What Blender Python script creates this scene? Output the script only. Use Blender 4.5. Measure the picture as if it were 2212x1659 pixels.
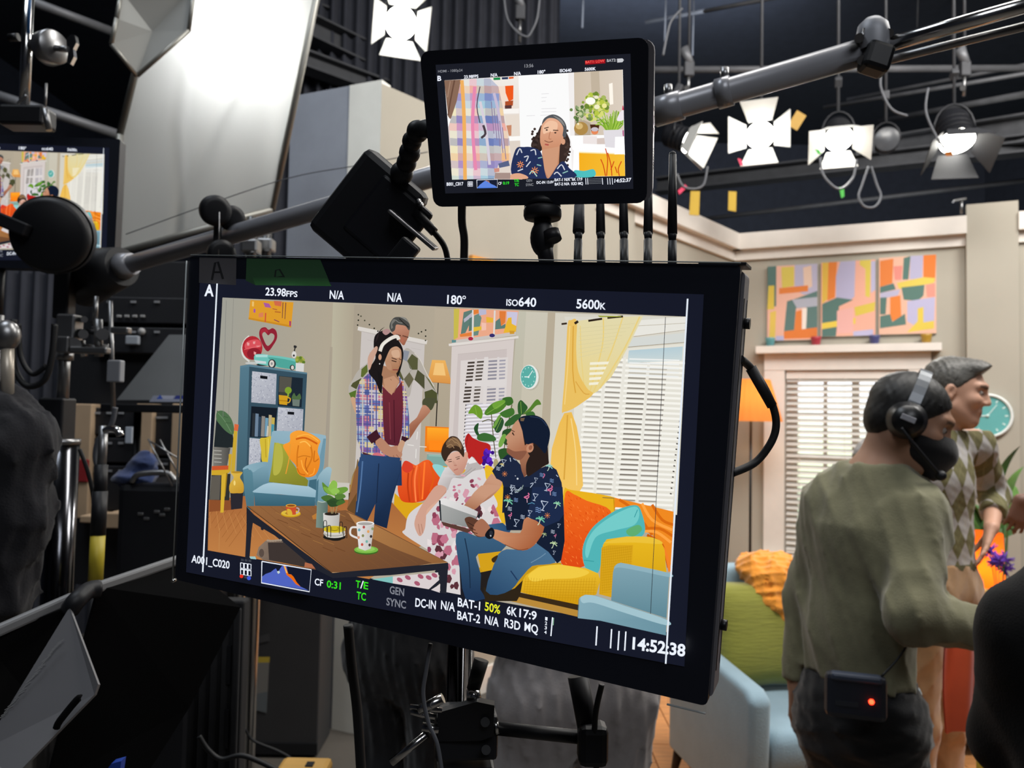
import bpy, bmesh, math, random
import numpy as np
from mathutils import Vector, Matrix, Euler
from mathutils.geometry import tessellate_polygon

# ------------------------------------------------------------------ clear
for o in list(bpy.data.objects):
    bpy.data.objects.remove(o, do_unlink=True)
scene = bpy.context.scene
COL = scene.collection
rnd = random.Random(7)

# ------------------------------------------------------------------ camera
FPX, CX, CY = 1700.0, 1106.0, 829.5
PITCH, ROLL = math.radians(2.4), math.radians(1.1)
CAM = Vector((0, 0, 1.55))
_F = Vector((0, math.cos(PITCH), math.sin(PITCH)))
_u0 = Vector((0, -math.sin(PITCH), math.cos(PITCH)))
_r0 = Vector((1, 0, 0))
_R = math.cos(ROLL) * _r0 + math.sin(ROLL) * _u0
_U = -math.sin(ROLL) * _r0 + math.cos(ROLL) * _u0
cam_data = bpy.data.cameras.new('camera')
cam_data.sensor_fit = 'HORIZONTAL'
cam_data.sensor_width = 36.0
cam_data.lens = 36.0 * FPX / 2212.0
cam_data.clip_start = 0.02
cam_data.clip_end = 100
cam_data.dof.use_dof = True
cam_data.dof.focus_distance = 0.57
cam_data.dof.aperture_fstop = 13.0
camera = bpy.data.objects.new('camera', cam_data)
camera.matrix_world = Matrix(((_R.x, _U.x, -_F.x, CAM.x), (_R.y, _U.y, -_F.y, CAM.y), (_R.z, _U.z, -_F.z, CAM.z), (0, 0, 0, 1)))
COL.objects.link(camera)
scene.camera = camera

# ------------------------------------------------------------------ world, exposure
world = bpy.data.worlds.new('world')
scene.world = world
world.use_nodes = True
world.node_tree.nodes['Background'].inputs[0].default_value = (0.55, 0.62, 0.75, 1)
world.node_tree.nodes['Background'].inputs[1].default_value = 0.05
vs = scene.view_settings
vs.view_transform = 'Standard'
vs.look = 'None'
vs.exposure = 0.0
vs.gamma = 1.0
vs.use_curve_mapping = False
scene.cycles.use_denoising = True
scene.cycles.max_bounces = 6
scene.cycles.diffuse_bounces = 3
scene.cycles.transparent_max_bounces = 8
scene.cycles.sample_clamp_indirect = 4.0
scene.cycles.caustics_reflective = False
scene.cycles.caustics_refractive = False

# ------------------------------------------------------------------ unseen area fills, added without fixtures to brighten set and floor
def fill_light(name, loc, target, sx, sy, energy, col):
    l = bpy.data.lights.new(name, 'AREA')
    l.shape = 'RECTANGLE'; l.size = sx; l.size_y = sy; l.energy = energy; l.color = col
    o = bpy.data.objects.new(name, l)
    o.location = loc
    o.rotation_euler = (Vector(target) - Vector(loc)).to_track_quat('-Z', 'Y').to_euler()
    COL.objects.link(o)
    return o
fill_light('set_fill_light', (1.5, 2.0, 5.4), (2.9, 6.2, 0.9), 2.4, 1.4, 200, (1, .97, .92))
fill_light('set_fill_light', (4.4, 3.0, 5.2), (2.4, 5.6, 1.0), 2.0, 1.4, 210, (1, .97, .92))
fill_light('room_fill_light', (-2.0, 1.0, 6.2), (-1.0, 3.0, 0.0), 1.6, 1.6, 80, (.85, .92, 1.0))  # room fills: added lights, no lamp stands there
fill_light('room_fill_light', (1.5, 8.5, 5.8), (1.5, 9.5, 6.5), 3.0, 1.0, 38, (.80, .88, 1.0))
fill_light('room_fill_light', (1.2, -2.4, 4.6), (0.2, 1.4, 1.2), 2.4, 1.4, 60, (.92, .95, 1.0))  # added behind the camera to lift the dark foreground
# ------------------------------------------------------------------ helpers
def at(px, py, d):
    """world point seen at photo pixel (px, py), d metres along the lens axis"""
    return CAM + d * (_F + _R * ((px - CX) / FPX) - _U * ((py - CY) / FPX))

def camvec(v):
    return _R * v[0] - _U * v[1] + _F * v[2]

def at_plane(px, py, p0, n):
    r = at(px, py, 1.0) - CAM
    return CAM + r * ((p0 - CAM).dot(n) / r.dot(n))

def at_z(px, py, z):
    r = at(px, py, 1.0) - CAM
    return CAM + r * ((z - CAM.z) / r.z)

def lin1(c):
    return c / 12.92 if c <= 0.04045 else ((c + 0.055) / 1.055) ** 2.4

def rgb(c):
    """'rrggbb' in sRGB to a linear tuple"""
    return tuple(lin1(int(c[i:i + 2], 16) / 255.0) for i in (0, 2, 4))

MATS = {}
def mat(name, col, rough=0.6, metal=0.0, var=0.12, scale=8.0, bump=0.0, bscale=60.0, emit=0.0, ecol=None, spec=0.5, stretch=(1, 1, 1), sheen=0.0, trans=0.0, alpha=1.0):
    if name in MATS:
        return MATS[name]
    m = bpy.data.materials.new(name)
    m.use_nodes = True
    nt = m.node_tree
    b = nt.nodes['Principled BSDF']
    base = rgb(col)
    tc = nt.nodes.new('ShaderNodeTexCoord')
    mp = nt.nodes.new('ShaderNodeMapping')
    mp.inputs['Scale'].default_value = stretch
    nt.links.new(tc.outputs['Object'], mp.inputs['Vector'])
    if var > 0:
        nz = nt.nodes.new('ShaderNodeTexNoise')
        nz.inputs['Scale'].default_value = scale
        nz.inputs['Detail'].default_value = 4
        nt.links.new(mp.outputs['Vector'], nz.inputs['Vector'])
        rp = nt.nodes.new('ShaderNodeValToRGB')
        rp.color_ramp.elements[0].position = 0.3
        rp.color_ramp.elements[1].position = 0.7
        rp.color_ramp.elements[0].color = tuple(x * (1 - var) for x in base) + (1,)
        rp.color_ramp.elements[1].color = tuple(min(1, x * (1 + var)) for x in base) + (1,)
        nt.links.new(nz.outputs['Fac'], rp.inputs['Fac'])
        nt.links.new(rp.outputs['Color'], b.inputs['Base Color'])
    else:
        b.inputs['Base Color'].default_value = base + (1,)
    b.inputs['Roughness'].default_value = rough
    b.inputs['Metallic'].default_value = metal
    b.inputs['Specular IOR Level'].default_value = spec
    b.inputs['Sheen Weight'].default_value = sheen
    b.inputs['Transmission Weight'].default_value = trans
    b.inputs['Alpha'].default_value = alpha
    if bump > 0:
        n2 = nt.nodes.new('ShaderNodeTexNoise')
        n2.inputs['Scale'].default_value = bscale
        n2.inputs['Detail'].default_value = 3
        nt.links.new(mp.outputs['Vector'], n2.inputs['Vector'])
        bp = nt.nodes.new('ShaderNodeBump')
        bp.inputs['Strength'].default_value = bump
        bp.inputs['Distance'].default_value = 0.01
        nt.links.new(n2.outputs['Fac'], bp.inputs['Height'])
        nt.links.new(bp.outputs['Normal'], b.inputs['Normal'])
    if emit > 0:
        b.inputs['Emission Color'].default_value = rgb(ecol or col) + (1,)
        b.inputs['Emission Strength'].default_value = emit
    MATS[name] = m
    return m

def attr_mat(name, emissive=False, rough=0.6, strength=1.0, sheen=0.0, bump=0.0, bscale=120):
    """material whose colour is the mesh's own painted colour (flat print, skin tone)"""
    if name in MATS:
        return MATS[name]
    m = bpy.data.materials.new(name)
    m.use_nodes = True
    nt = m.node_tree
    b = nt.nodes['Principled BSDF']
    a = nt.nodes.new('ShaderNodeAttribute')
    a.attribute_name = 'Col'
    if emissive:
        b.inputs['Base Color'].default_value = (0, 0, 0, 1)
        b.inputs['Specular IOR Level'].default_value = 0.0
        nt.links.new(a.outputs['Color'], b.inputs['Emission Color'])
        b.inputs['Emission Strength'].default_value = strength
    else:
        nt.links.new(a.outputs['Color'], b.inputs['Base Color'])
        b.inputs['Sheen Weight'].default_value = sheen
    b.inputs['Roughness'].default_value = rough
    if bump > 0:
        n2 = nt.nodes.new('ShaderNodeTexNoise')
        n2.inputs['Scale'].default_value = bscale
        bp = nt.nodes.new('ShaderNodeBump')
        bp.inputs['Strength'].default_value = bump
        bp.inputs['Distance'].default_value = 0.004
        nt.links.new(n2.outputs['Fac'], bp.inputs['Height'])
        nt.links.new(bp.outputs['Normal'], b.inputs['Normal'])
    MATS[name] = m
    return m

def tag(o, label=None, cat=None, group=None, kind=None):
    if label: o['label'] = label
    if cat: o['category'] = cat
    if group: o['group'] = group
    if kind: o['kind'] = kind
    return o

def thing(name, label, cat, loc=(0, 0, 0), rot=None, group=None):
    o = bpy.data.objects.new(name, None)
    o.empty_display_size = 0.05
    COL.objects.link(o)
    if isinstance(rot, Matrix):
        o.matrix_world = Matrix.Translation(Vector(loc)) @ rot.to_4x4()
    else:
        o.location = loc
        if rot is not None:
            o.rotation_euler = (0, 0, rot) if isinstance(rot, (int, float)) else rot
    return tag(o, label, cat, group)

def link(name, me, parent=None):
    o = bpy.data.objects.new(name, me)
    COL.objects.link(o)
    if parent is not None:
        o.parent = parent
    return o

def frame(z, x=(1, 0, 0)):
    """rotation whose Z column is z"""
    z = Vector(z).normalized()
    x = Vector(x)
    if abs(z.dot(x.normalized())) > 0.98:
        x = Vector((0, 1, 0))
    y = z.cross(x).normalized()
    x = y.cross(z)
    return Matrix(((x.x, y.x, z.x), (x.y, y.y, z.y), (x.z, y.z, z.z)))

class MB:
    """collects shapes into one mesh"""
    def __init__(s):
        s.v, s.f, s.c, s.sm = [], [], [], []
    def add(s, vs_, fs, smooth=False):
        o = len(s.v)
        s.v += [Vector(p) for p in vs_]
        s.f += [tuple(i + o for i in f) for f in fs]
        s.sm += [smooth] * len(fs)
        return s
    def box(s, c, size, rot=None, bev=0.0):
        hx, hy, hz = size[0] / 2, size[1] / 2, size[2] / 2
        c = Vector(c)
        if bev <= 0:
            p = [Vector((x, y, z)) for x in (-hx, hx) for y in (-hy, hy) for z in (-hz, hz)]
            fs = [(0, 1, 3, 2), (4, 6, 7, 5), (0, 4, 5, 1), (2, 3, 7, 6), (0, 2, 6, 4), (1, 5, 7, 3)]
        else:
            b = min(bev, hx * .99, hy * .99, hz * .99)
            bm = bmesh.new()
            bmesh.ops.create_cube(bm, size=1.0)
            for v in bm.verts:
                v.co = Vector((v.co.x * hx * 2, v.co.y * hy * 2, v.co.z * hz * 2))
            bmesh.ops.bevel(bm, geom=list(bm.edges), offset=b, segments=2, profile=0.5, affect='EDGES')
            bm.verts.index_update()
            p = [v.co.copy() for v in bm.verts]
            fs = [tuple(v.index for v in f.verts) for f in bm.faces]
            bm.free()
        if rot is not None:
            p = [rot @ q for q in p]
        return s.add([q + c for q in p], fs)
    def cyl(s, p0, p1, r0, r1=None, n=16, cap=True):
        p0, p1 = Vector(p0), Vector(p1)
        r1 = r0 if r1 is None else r1
        R = frame(p1 - p0)
        vs_ = []
        for p, r in ((p0, r0), (p1, r1)):
            for i in range(n):
                a = 2 * math.pi * i / n
                vs_.append(p + R @ Vector((r * math.cos(a), r * math.sin(a), 0)))
        fs = [(i, (i + 1) % n, n + (i + 1) % n, n + i) for i in range(n)]
        s.add(vs_, fs, True)
        if cap:
            s.add(vs_[:n], [tuple(range(n - 1, -1, -1))])
            s.add(vs_[n:], [tuple(range(n))])
        return s
    def tube(s, pts, r, n=8, sub=0, closed=False):
        pts = [Vector(p) for p in pts]
        if sub:
            pts = catmull(pts, sub, closed)
        m = len(pts)
        rs = r if isinstance(r, (list, tuple)) else [r] * m
        if len(rs) != m:
            rs = [rs[min(len(rs) - 1, int(i * len(rs) / m))] for i in range(m)]
        vs_ = []
        prev = None
        for i in range(m):
            if closed:
                t = pts[(i + 1) % m] - pts[i - 1]
            else:
                t = pts[min(i + 1, m - 1)] - pts[max(i - 1, 0)]
            t.normalize()
            if prev is None:
                R = frame(t)
                x = R.col[0].copy()
            else:
                x = prev - t * prev.dot(t)
                x.normalize()
            y = t.cross(x)
            prev = x
            for k in range(n):
                a = 2 * math.pi * k / n
                vs_.append(pts[i] + (x * math.cos(a) + y * math.sin(a)) * rs[i])
        fs = []
        for i in range(m if closed else m - 1):
            j = (i + 1) % m
            for k in range(n):
                fs.append((i * n + k, i * n + (k + 1) % n, j * n + (k + 1) % n, j * n + k))
        s.add(vs_, fs, True)
        if not closed:
            s.add(vs_[:n], [tuple(range(n - 1, -1, -1))])
            s.add(vs_[-n:], [tuple(range(n))])
        return s
    def lathe(s, prof, n=24, c=(0, 0, 0), rot=None, smooth=True):
        """prof: (radius, height) pairs around local Z"""
        c = Vector(c)
        vs_ = []
        for r, z in prof:
            for i in range(n):
                a = 2 * math.pi * i / n
                p = Vector((r * math.cos(a), r * math.sin(a), z))
                vs_.append((rot @ p if rot is not None else p) + c)
        fs = []
        for j in range(len(prof) - 1):
            for i in range(n):
                fs.append((j * n + i, j * n + (i + 1) % n, (j + 1) * n + (i + 1) % n, (j + 1) * n + i))
        return s.add(vs_, fs, smooth)
    def prism(s, poly, dirv):
        """poly: 3D outline, pushed along dirv"""
        n = len(poly)
        a = [Vector(p) for p in poly]
        b = [p + Vector(dirv) for p in a]
        s.add(a + b, [(i, (i + 1) % n, n + (i + 1) % n, n + i) for i in range(n)])
        tri = tessellate_polygon([a])
        s.add(a, [tuple(t) for t in tri])
        s.add(b, [tuple(reversed(t)) for t in tri])
        return s
    def ball(s, c, r, n=12, m=8, rot=None):
        r = r if isinstance(r, (tuple, list)) else (r, r, r)
        vs_ = []
        for j in range(m + 1):
            th = math.pi * j / m
            for i in range(n):
                a = 2 * math.pi * i / n
                p = Vector((r[0] * math.sin(th) * math.cos(a), r[1] * math.sin(th) * math.sin(a), r[2] * math.cos(th)))
                if rot is not None:
                    p = rot @ p
                vs_.append(p + Vector(c))
        fs = [(j * n + i, (j + 1) * n + i, (j + 1) * n + (i + 1) % n, j * n + (i + 1) % n) for j in range(m) for i in range(n)]
        return s.add(vs_, fs, True)
    def grid(s, fn, nu, nv, smooth=True):
        vs_ = [fn(i / nu, j / nv) for j in range(nv + 1) for i in range(nu + 1)]
        fs = [(j * (nu + 1) + i, j * (nu + 1) + i + 1, (j + 1) * (nu + 1) + i + 1, (j + 1) * (nu + 1) + i) for j in range(nv) for i in range(nu)]
        return s.add(vs_, fs, smooth)
    def mesh(s, name, m=None):
        me = bpy.data.meshes.new(name)
        me.from_pydata([tuple(p) for p in s.v], [], s.f)
        me.polygons.foreach_set('use_smooth', s.sm)
        if m is not None:
            me.materials.append(m)
        me.update()
        return me
    def obj(s, name, m, parent=None, fix=True):
        me = s.mesh(name, m)
        if fix:
            bm = bmesh.new()
            bm.from_mesh(me)
            bmesh.ops.remove_doubles(bm, verts=bm.verts, dist=1e-6)
            bmesh.ops.recalc_face_normals(bm, faces=bm.faces)
            bm.to_mesh(me)
            bm.free()
        return link(name, me, parent)

def catmull(pts, sub, closed=False):
    out = []
    n = len(pts)
    rng = range(n) if closed else range(n - 1)
    for i in rng:
        if closed:
            p0, p1, p2, p3 = pts[i - 1], pts[i], pts[(i + 1) % n], pts[(i + 2) % n]
        else:
            p0, p1, p2, p3 = pts[max(i - 1, 0)], pts[i], pts[i + 1], pts[min(i + 2, n - 1)]
        for k in range(sub):
            t = k / sub
            out.append(0.5 * ((2 * p1) + (p2 - p0) * t + (2 * p0 - 5 * p1 + 4 * p2 - p3) * t * t + (3 * p1 - p0 - 3 * p2 + p3) * t ** 3))
    if not closed:
        out.append(pts[-1])
    return out

def copy_tree(o, parent=None):
    c = o.copy()
    COL.objects.link(c)
    c.parent = parent
    for ch in list(o.children):
        copy_tree(ch, c)
    return c

def struct(name, mb, m, parent=None):
    o = mb.obj(name, m, parent) if isinstance(mb, MB) else mb
    if parent is None:
        o['kind'] = 'structure'
    return o

def cable(name, pts, r, m, label, cat='cable', group=None, parent=None, sub=8):
    o = MB().tube(pts, r, 8, sub).obj(name, m, parent)
    if parent is None:
        tag(o, label, cat, group)
    return o

def P2(s):
    return [tuple(float(c) for c in p.split(',')) for p in s.split()]

# ---- flat print: coloured patches laid on a plane, each a hair above the last
class Print:
    def __init__(s, to3d, up, step=4e-6):
        s.to3d, s.up, s.step = to3d, Vector(up), step
        s.v, s.f, s.c, s.k = [], [], [], 1
    def raw(s, pts2, col, cols=None, newlayer=True):
        n = len(pts2)
        if n < 3:
            return
        tri = tessellate_polygon([[Vector((p[0], p[1], 0)) for p in pts2]])
        o = len(s.v)
        off = s.up * (s.k * s.step)
        s.v += [s.to3d(p[0], p[1]) + off for p in pts2]
        s.f += [tuple(i + o for i in t) for t in tri]
        s.c += cols if cols else [col] * n
        if newlayer:
            s.k += 1
    def P(s, col, pts):
        pts = P2(pts) if isinstance(pts, str) else pts
        s.raw(pts, rgb(col))
    def S(s, col, pts, sub=5):
        s.raw(s.smooth(pts, sub), rgb(col))
    def smooth(s, pts, sub=5, closed=True):
        pts = P2(pts) if isinstance(pts, str) else pts
        return [(p.x, p.y) for p in catmull([Vector(p) for p in pts], sub, closed)]
    def G(s, c0, c1, a, b, pts, smooth=0):
        """gradient from c0 at point a to c1 at point b"""
        pts = s.smooth(pts, smooth) if smooth else (P2(pts) if isinstance(pts, str) else pts)
        a, b = Vector(a), Vector(b)
        d = b - a
        A, B = Vector(rgb(c0)), Vector(rgb(c1))
        cols = []
        for p in pts:
            t = max(0, min(1, (Vector(p) - a).dot(d) / d.length_squared))
            cols.append(tuple(A + (B - A) * t))
        s.raw(pts, None, cols)
    def E(s, col, cx, cy, rx, ry=None, rot=0, n=20):
        ry = rx if ry is None else ry
        ca, sa = math.cos(math.radians(rot)), math.sin(math.radians(rot))
        pts = []
        for i in range(n):
            a = 2 * math.pi * i / n
            x, y = rx * math.cos(a), ry * math.sin(a)
            pts.append((cx + x * ca - y * sa, cy + x * sa + y * ca))
        s.raw(pts, rgb(col))
    def L(s, col, w, pts, sub=0):
        pts = P2(pts) if isinstance(pts, str) else pts
        if sub:
            pts = s.smooth(pts, sub, False)
        v = [Vector(p) for p in pts]
        a, b = [], []
        for i, p in enumerate(v):
            t = v[min(i + 1, len(v) - 1)] - v[max(i - 1, 0)]
            if t.length < 1e-6:
                continue
            t.normalize()
            n = Vector((-t.y, t.x)) * (w / 2)
            a.append(p + n)
            b.append(p - n)
        for i in range(len(a) - 1):
            s.raw([tuple(a[i]), tuple(a[i + 1]), tuple(b[i + 1]), tuple(b[i])], rgb(col), None, i == len(a) - 2)
    def region(s, pts, smooth=0):
        pts = s.smooth(pts, smooth) if smooth else (P2(pts) if isinstance(pts, str) else pts)
        tri = tessellate_polygon([[Vector((p[0], p[1], 0)) for p in pts]])
        out = []
        for t in tri:
            q = [pts[i] for i in t]
            ar = (q[1][0] - q[0][0]) * (q[2][1] - q[0][1]) - (q[2][0] - q[0][0]) * (q[1][1] - q[0][1])
            if abs(ar) > 1e-6:
                out.append(q if ar > 0 else q[::-1])
        return out
    def clip(s, col, patch, reg):
        """convex patch cut to a region"""
        patch = P2(patch) if isinstance(patch, str) else patch
        c = rgb(col)
        for t in reg:
            poly = list(patch)
            for i in range(3):
                a, b = t[i], t[(i + 1) % 3]
                ex, ey = b[0] - a[0], b[1] - a[1]
                new = []
                for j in range(len(poly)):
                    p, q = poly[j], poly[(j + 1) % len(poly)]
                    dp = ex * (p[1] - a[1]) - ey * (p[0] - a[0])
                    dq = ex * (q[1] - a[1]) - ey * (q[0] - a[0])
                    if dp >= 0:
                        new.append(p)
                    if (dp >= 0) != (dq >= 0):
                        u = dp / (dp - dq)
                        new.append((p[0] + (q[0] - p[0]) * u, p[1] + (q[1] - p[1]) * u))
                poly = new
                if len(poly) < 3:
                    break
            if len(poly) >= 3:
                s.raw(poly, c, None, False)
        s.k += 1
    def T(s, col, text, x0, y0, x1, y1, h, slant=0.05, bold=0.02, spacing=1.0):
        """words from baseline start to baseline end, cap height h"""
        cu = bpy.data.curves.new('t', 'FONT')
        cu.body = text
        cu.offset = bold
        cu.resolution_u = 3
        cu.space_character = spacing
        ob = bpy.data.objects.new('t', cu)
        COL.objects.link(ob)
        dg = bpy.context.evaluated_depsgraph_get()
        me = bpy.data.meshes.new_from_object(ob.evaluated_get(dg))
        vv = [v.co.copy() for v in me.vertices]
        ff = [tuple(p.vertices) for p in me.polygons]
        bpy.data.objects.remove(ob)
        bpy.data.curves.remove(cu)
        bpy.data.meshes.remove(me)
        if not vv:
            return
        xa, xb = min(v.x for v in vv), max(v.x for v in vv)
        o = len(s.v)
        f0 = len(s.f)
        off = s.up * (s.k * s.step)
        c = rgb(col)
        for v in vv:
            u = (v.x - xa) / max(1e-6, xb - xa)
            w = v.y / 0.70
            s.v.append(s.to3d(x0 + (x1 - x0) * u + slant * h * w, y0 + (y1 - y0) * u - h * w) + off)
            s.c.append(c)
        s.f += [tuple(i + o for i in f) for f in ff]
        s.k += 1
        if hasattr(s, 'words'):
            s.words.append((o, len(s.v), f0, len(s.f)))
    def obj(s, name, m, parent=None):
        me = bpy.data.meshes.new(name)
        me.from_pydata([tuple(p) for p in s.v], [], s.f)
        at_ = me.color_attributes.new('Col', 'FLOAT_COLOR', 'POINT')
        buf = np.ones((len(s.c), 4), np.float32)
        buf[:, :3] = np.array(s.c, np.float32)
        at_.data.foreach_set('color', buf.ravel())
        me.materials.append(m)
        # face every patch toward up
        bm = bmesh.new(); bm.from_mesh(me)
        for f in bm.faces:
            if f.normal.dot(s.up) < 0:
                f.normal_flip()
        bm.to_mesh(me); bm.free()
        return link(name, me, parent)

WINV = {}
def wthing(name, label, cat, loc=(0, 0, 0), group=None):
    """an Empty at the thing's base whose parts are given in room coordinates"""
    o = thing(name, label, cat, loc, None, group)
    WINV[o.name] = Matrix.Translation(-Vector(loc))
    return o
_link0 = link
def link(name, me, parent=None):
    o = _link0(name, me, parent)
    if parent is not None and parent.name in WINV:
        o.matrix_parent_inverse = WINV[parent.name]
    return o
# ------------------------------------------------------------------ the setting
M_ceil = mat('ceiling_black', '383d49', 0.9, var=0.1)
M_navy = mat('studio_navy', '3b404e', 0.9, var=0.1)
M_conc = mat('studio_floor', '57524c', 0.7, var=0.15, scale=3)
M_wall = mat('set_wall_paint', 'aaa497', 0.85, var=0.03, scale=3)
M_trimw = mat('white_trim_paint', 'e2dbd3', 0.6, var=0.03)
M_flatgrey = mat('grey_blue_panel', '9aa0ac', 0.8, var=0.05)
M_flatwhite = mat('white_panel', 'efefe8', 0.8, var=0.03)
M_beam = mat('grey_steel', '77787c', 0.5, 0.3, var=0.15)
M_beam2 = mat('dull_steel', '4b4c50', 0.6, 0.3, var=0.15)
M_black = mat('black_plastic', '15161a', 0.5, var=0.15, spec=0.35)
M_blackm = mat('black_metal', '0f1013', 0.42, 0.2, var=0.1)
M_chrome = mat('chrome', 'c9c9c9', 0.18, 1.0, var=0.05)
M_steel = mat('brushed_steel', '8f8f90', 0.35, 0.9, var=0.1, scale=20)

struct('floor', MB().box((0.5, 5, -0.05), (16, 18, 0.1)), M_conc)
struct('ceiling', MB().box((0.5, 5, 6.55), (16, 18, 0.1)), M_ceil)
struct('wall_back', MB().box((0.5, 13.9, 3.25), (16, 0.1, 6.6)), M_navy)
struct('wall_left', MB().box((-7.4, 5, 3.25), (0.1, 18, 6.6)), M_navy)
struct('wall_right', MB().box((8.4, 5, 3.25), (0.1, 18, 6.6)), M_navy)
struct('wall_front', MB().box((0.5, -3.9, 3.25), (16, 0.1, 6.6)), M_navy)

# the set's two inner walls, meeting in a corner
WC = Vector((1.96, 7.0, 0)); WH = 3.2
E1 = Vector((0.906, -0.423, 0)).normalized(); N1 = Vector((E1.y, -E1.x, 0))       # window wall
if N1.y > 0: N1 = -N1
E2 = Vector((-0.644, -0.766, 0)).normalized(); N2 = Vector((-E2.y, E2.x, 0))      # left wall
if N2.x < 0: N2 = -N2
def w1(s, z, out=0.0): return WC + E1 * s + N1 * out + Vector((0, 0, z))
def w2(s, z, out=0.0): return WC + E2 * s + N2 * out + Vector((0, 0, z))
def w1px(px, py, out=0.0):
    p = at_plane(px, py, WC + N1 * out, N1) - WC
    return p.dot(E1), p.z
def w2px(px, py, out=0.0):
    p = at_plane(px, py, WC + N2 * out, N2) - WC
    return p.dot(E2), p.z
def wbox(mb, w, s0, s1, z0, z1, o0, o1):
    p = [w(s, z, o) for s in (s0, s1) for o in (o0, o1) for z in (z0, z1)]
    return mb.add(p, [(0, 1, 3, 2), (4, 6, 7, 5), (0, 4, 5, 1), (2, 3, 7, 6), (0, 2, 6, 4), (1, 5, 7, 3)])

# window opening in the window wall
ws0, wz1 = w1px(1696, 800); ws1, _ = w1px(1962, 790); _, wz0 = w1px(1650, 1193)
L1, L2 = 4.6, 4.10
mb = MB()
wbox(mb, w1, -0.1, ws0, 0, WH, -0.1, 0); wbox(mb, w1, ws1, L1, 0, WH, -0.1, 0)
wbox(mb, w1, ws0, ws1, 0, wz0, -0.1, 0); wbox(mb, w1, ws0, ws1, wz1, WH, -0.1, 0)
wall_w = struct('wall_window', mb, M_wall)
wall_s = struct('wall_side', wbox(MB(), w2, 0, L2, 0, WH, -0.1, 0), M_wall)
# cornice boards and crown
_, cz = w1px(1700, 557)
csn = w1px(2086, 500)[0]
struct('trim_1', wbox(wbox(MB(), w1, 0, csn, cz, WH - 0.10, 0, 0.03), w1, 0, csn, WH - 0.13, WH + 0.01, 0, 0.09), M_trimw)
struct('trim_2', wbox(wbox(MB(), w2, 0, 2.2, cz, WH - 0.10, 0, 0.03), w2, 0, 2.2, WH - 0.13, WH + 0.01, 0, 0.09), M_trimw)
# pilaster right of the window, and the stretch of cornice past it
ps0, ps1 = w1px(2088, 600, .07)[0], w1px(2201, 600, .07)[0]
struct('trim_3', wbox(MB(), w1, ps0, ps1, 0, WH + 0.10, 0, 0.07), M_wall)
struct('trim_4', wbox(wbox(MB(), w1, ps1, L1, cz, WH - 0.10, 0, 0.03), w1, ps1, L1, WH - 0.13, WH + 0.01, 0, 0.09), M_trimw)
# vertical mouldings on the side wall
for i, (a, b) in enumerate(((1195, 1275), (1340, 1362))):
    s0, s1 = w2px(a, 520)[0], w2px(b, 520)[0]
    struct('trim_%d' % (5 + i), wbox(MB(), w2, s1, s0, 0, WH - 0.1, 0, 0.035), M_wall)
struct('baseboard_window', wbox(MB(), w1, 0, L1, 0, 0.14, 0, 0.025), M_trimw)
struct('baseboard_side', wbox(MB(), w2, 0, L2, 0, 0.14, 0, 0.025), M_trimw)
# end return of the set wall: two tall panels, one white, one grey-blue
RE = w2(L2, 0)                                     # outer corner of the side wall
RD = Vector((-0.92, 0.40, 0)).normalized()
RN = Vector((-RD.y, RD.x, 0)); RN = RN if RN.y < 0 else -RN
def wr(s, z, out=0.0): return RE + RD * s + RN * out + Vector((0, 0, z))
def wrpx(px, py):
    p = at_plane(px, py, RE, RN) - RE
    return p.dot(RD), p.z
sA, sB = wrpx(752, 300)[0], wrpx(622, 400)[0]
struct('wall_return', wbox(MB(), wr, 0, sA, 0, WH + .02, -0.08, 0), M_flatwhite)
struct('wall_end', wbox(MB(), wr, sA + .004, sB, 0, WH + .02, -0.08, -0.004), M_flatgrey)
# wood floor of the set: single planks
M_plank = mat('warm_oak_plank', 'c98a55', 0.45, var=0.22, scale=5, stretch=(1, 12, 1))
set_floor = struct('floor_boards', MB().box((2.2, 4.7, 0.004), (4.6, 5.2, 0.008)), mat('board_gap', '3a2417', 0.8))
pm = MB().box((0, 0, 0.011), (0.136, 1.28, 0.012), bev=0.002).mesh('plank', M_plank)
for i in range(26):
    for j in range(4):
        o = link('plank', pm, set_floor)
        o.location = (0.05 + i * 0.14, 2.75 + j * 1.285 + (i % 3) * 0.2, 0)

# window: casing, shelf, sill, panes, blind
win = tag(thing('window_1', None, None), kind='structure')
def wpart(name, m, *boxes):
    mb = MB()
    for b in boxes:
        wbox(mb, w1, *b)
    return mb.obj(name, m, win)
cl = w1px(1651, 980)[0]; cr = w1px(2011, 850)[0]
hz0, hz1 = w1px(1660, 765)[1], w1px(1660, 753)[1]
wpart('casing', M_trimw, (cl, ws0, wz0, hz0, 0, 0.035)); wpart('casing', M_trimw, (ws1, cr, wz0, hz0, 0, 0.035))
wpart('head_board', M_trimw, (cl, cr, wz1, hz0, 0, 0.04))
wpart('shelf', M_trimw, (cl - .06, cr + .07, hz0, hz1 + .012, 0, 0.13))
wpart('sill', M_trimw, (cl - .07, cr + .07, wz0 - .045, wz0, 0, 0.11))
wpart('apron', M_trimw, (cl, cr, wz0 - .14, wz0 - .045, 0, 0.03))
gl = w1px(1722, 950)[0]
for a, b in ((ws0, gl), (ws1 - (gl - ws0), ws1)):
    wpart('sash_stile', M_trimw, (a, b, wz0, wz1, -0.075, -0.04))
wpart('sash_rail', M_trimw, (gl, ws1 - .1, wz0, wz0 + .10, -0.075, -0.04)); wpart('sash_rail', M_trimw, (gl, ws1 - .1, wz1 - .10, wz1, -0.075, -0.04))
mids = [w1px(x, 950)[0] for x in (1782, 1848, 1910)]
for k, s in enumerate(mids):
    wpart('glazing_bar', M_trimw, (s - (.03 if k == 1 else .016), s + (.03 if k == 1 else .016), wz0, wz1, -0.07, -0.045))
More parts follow.
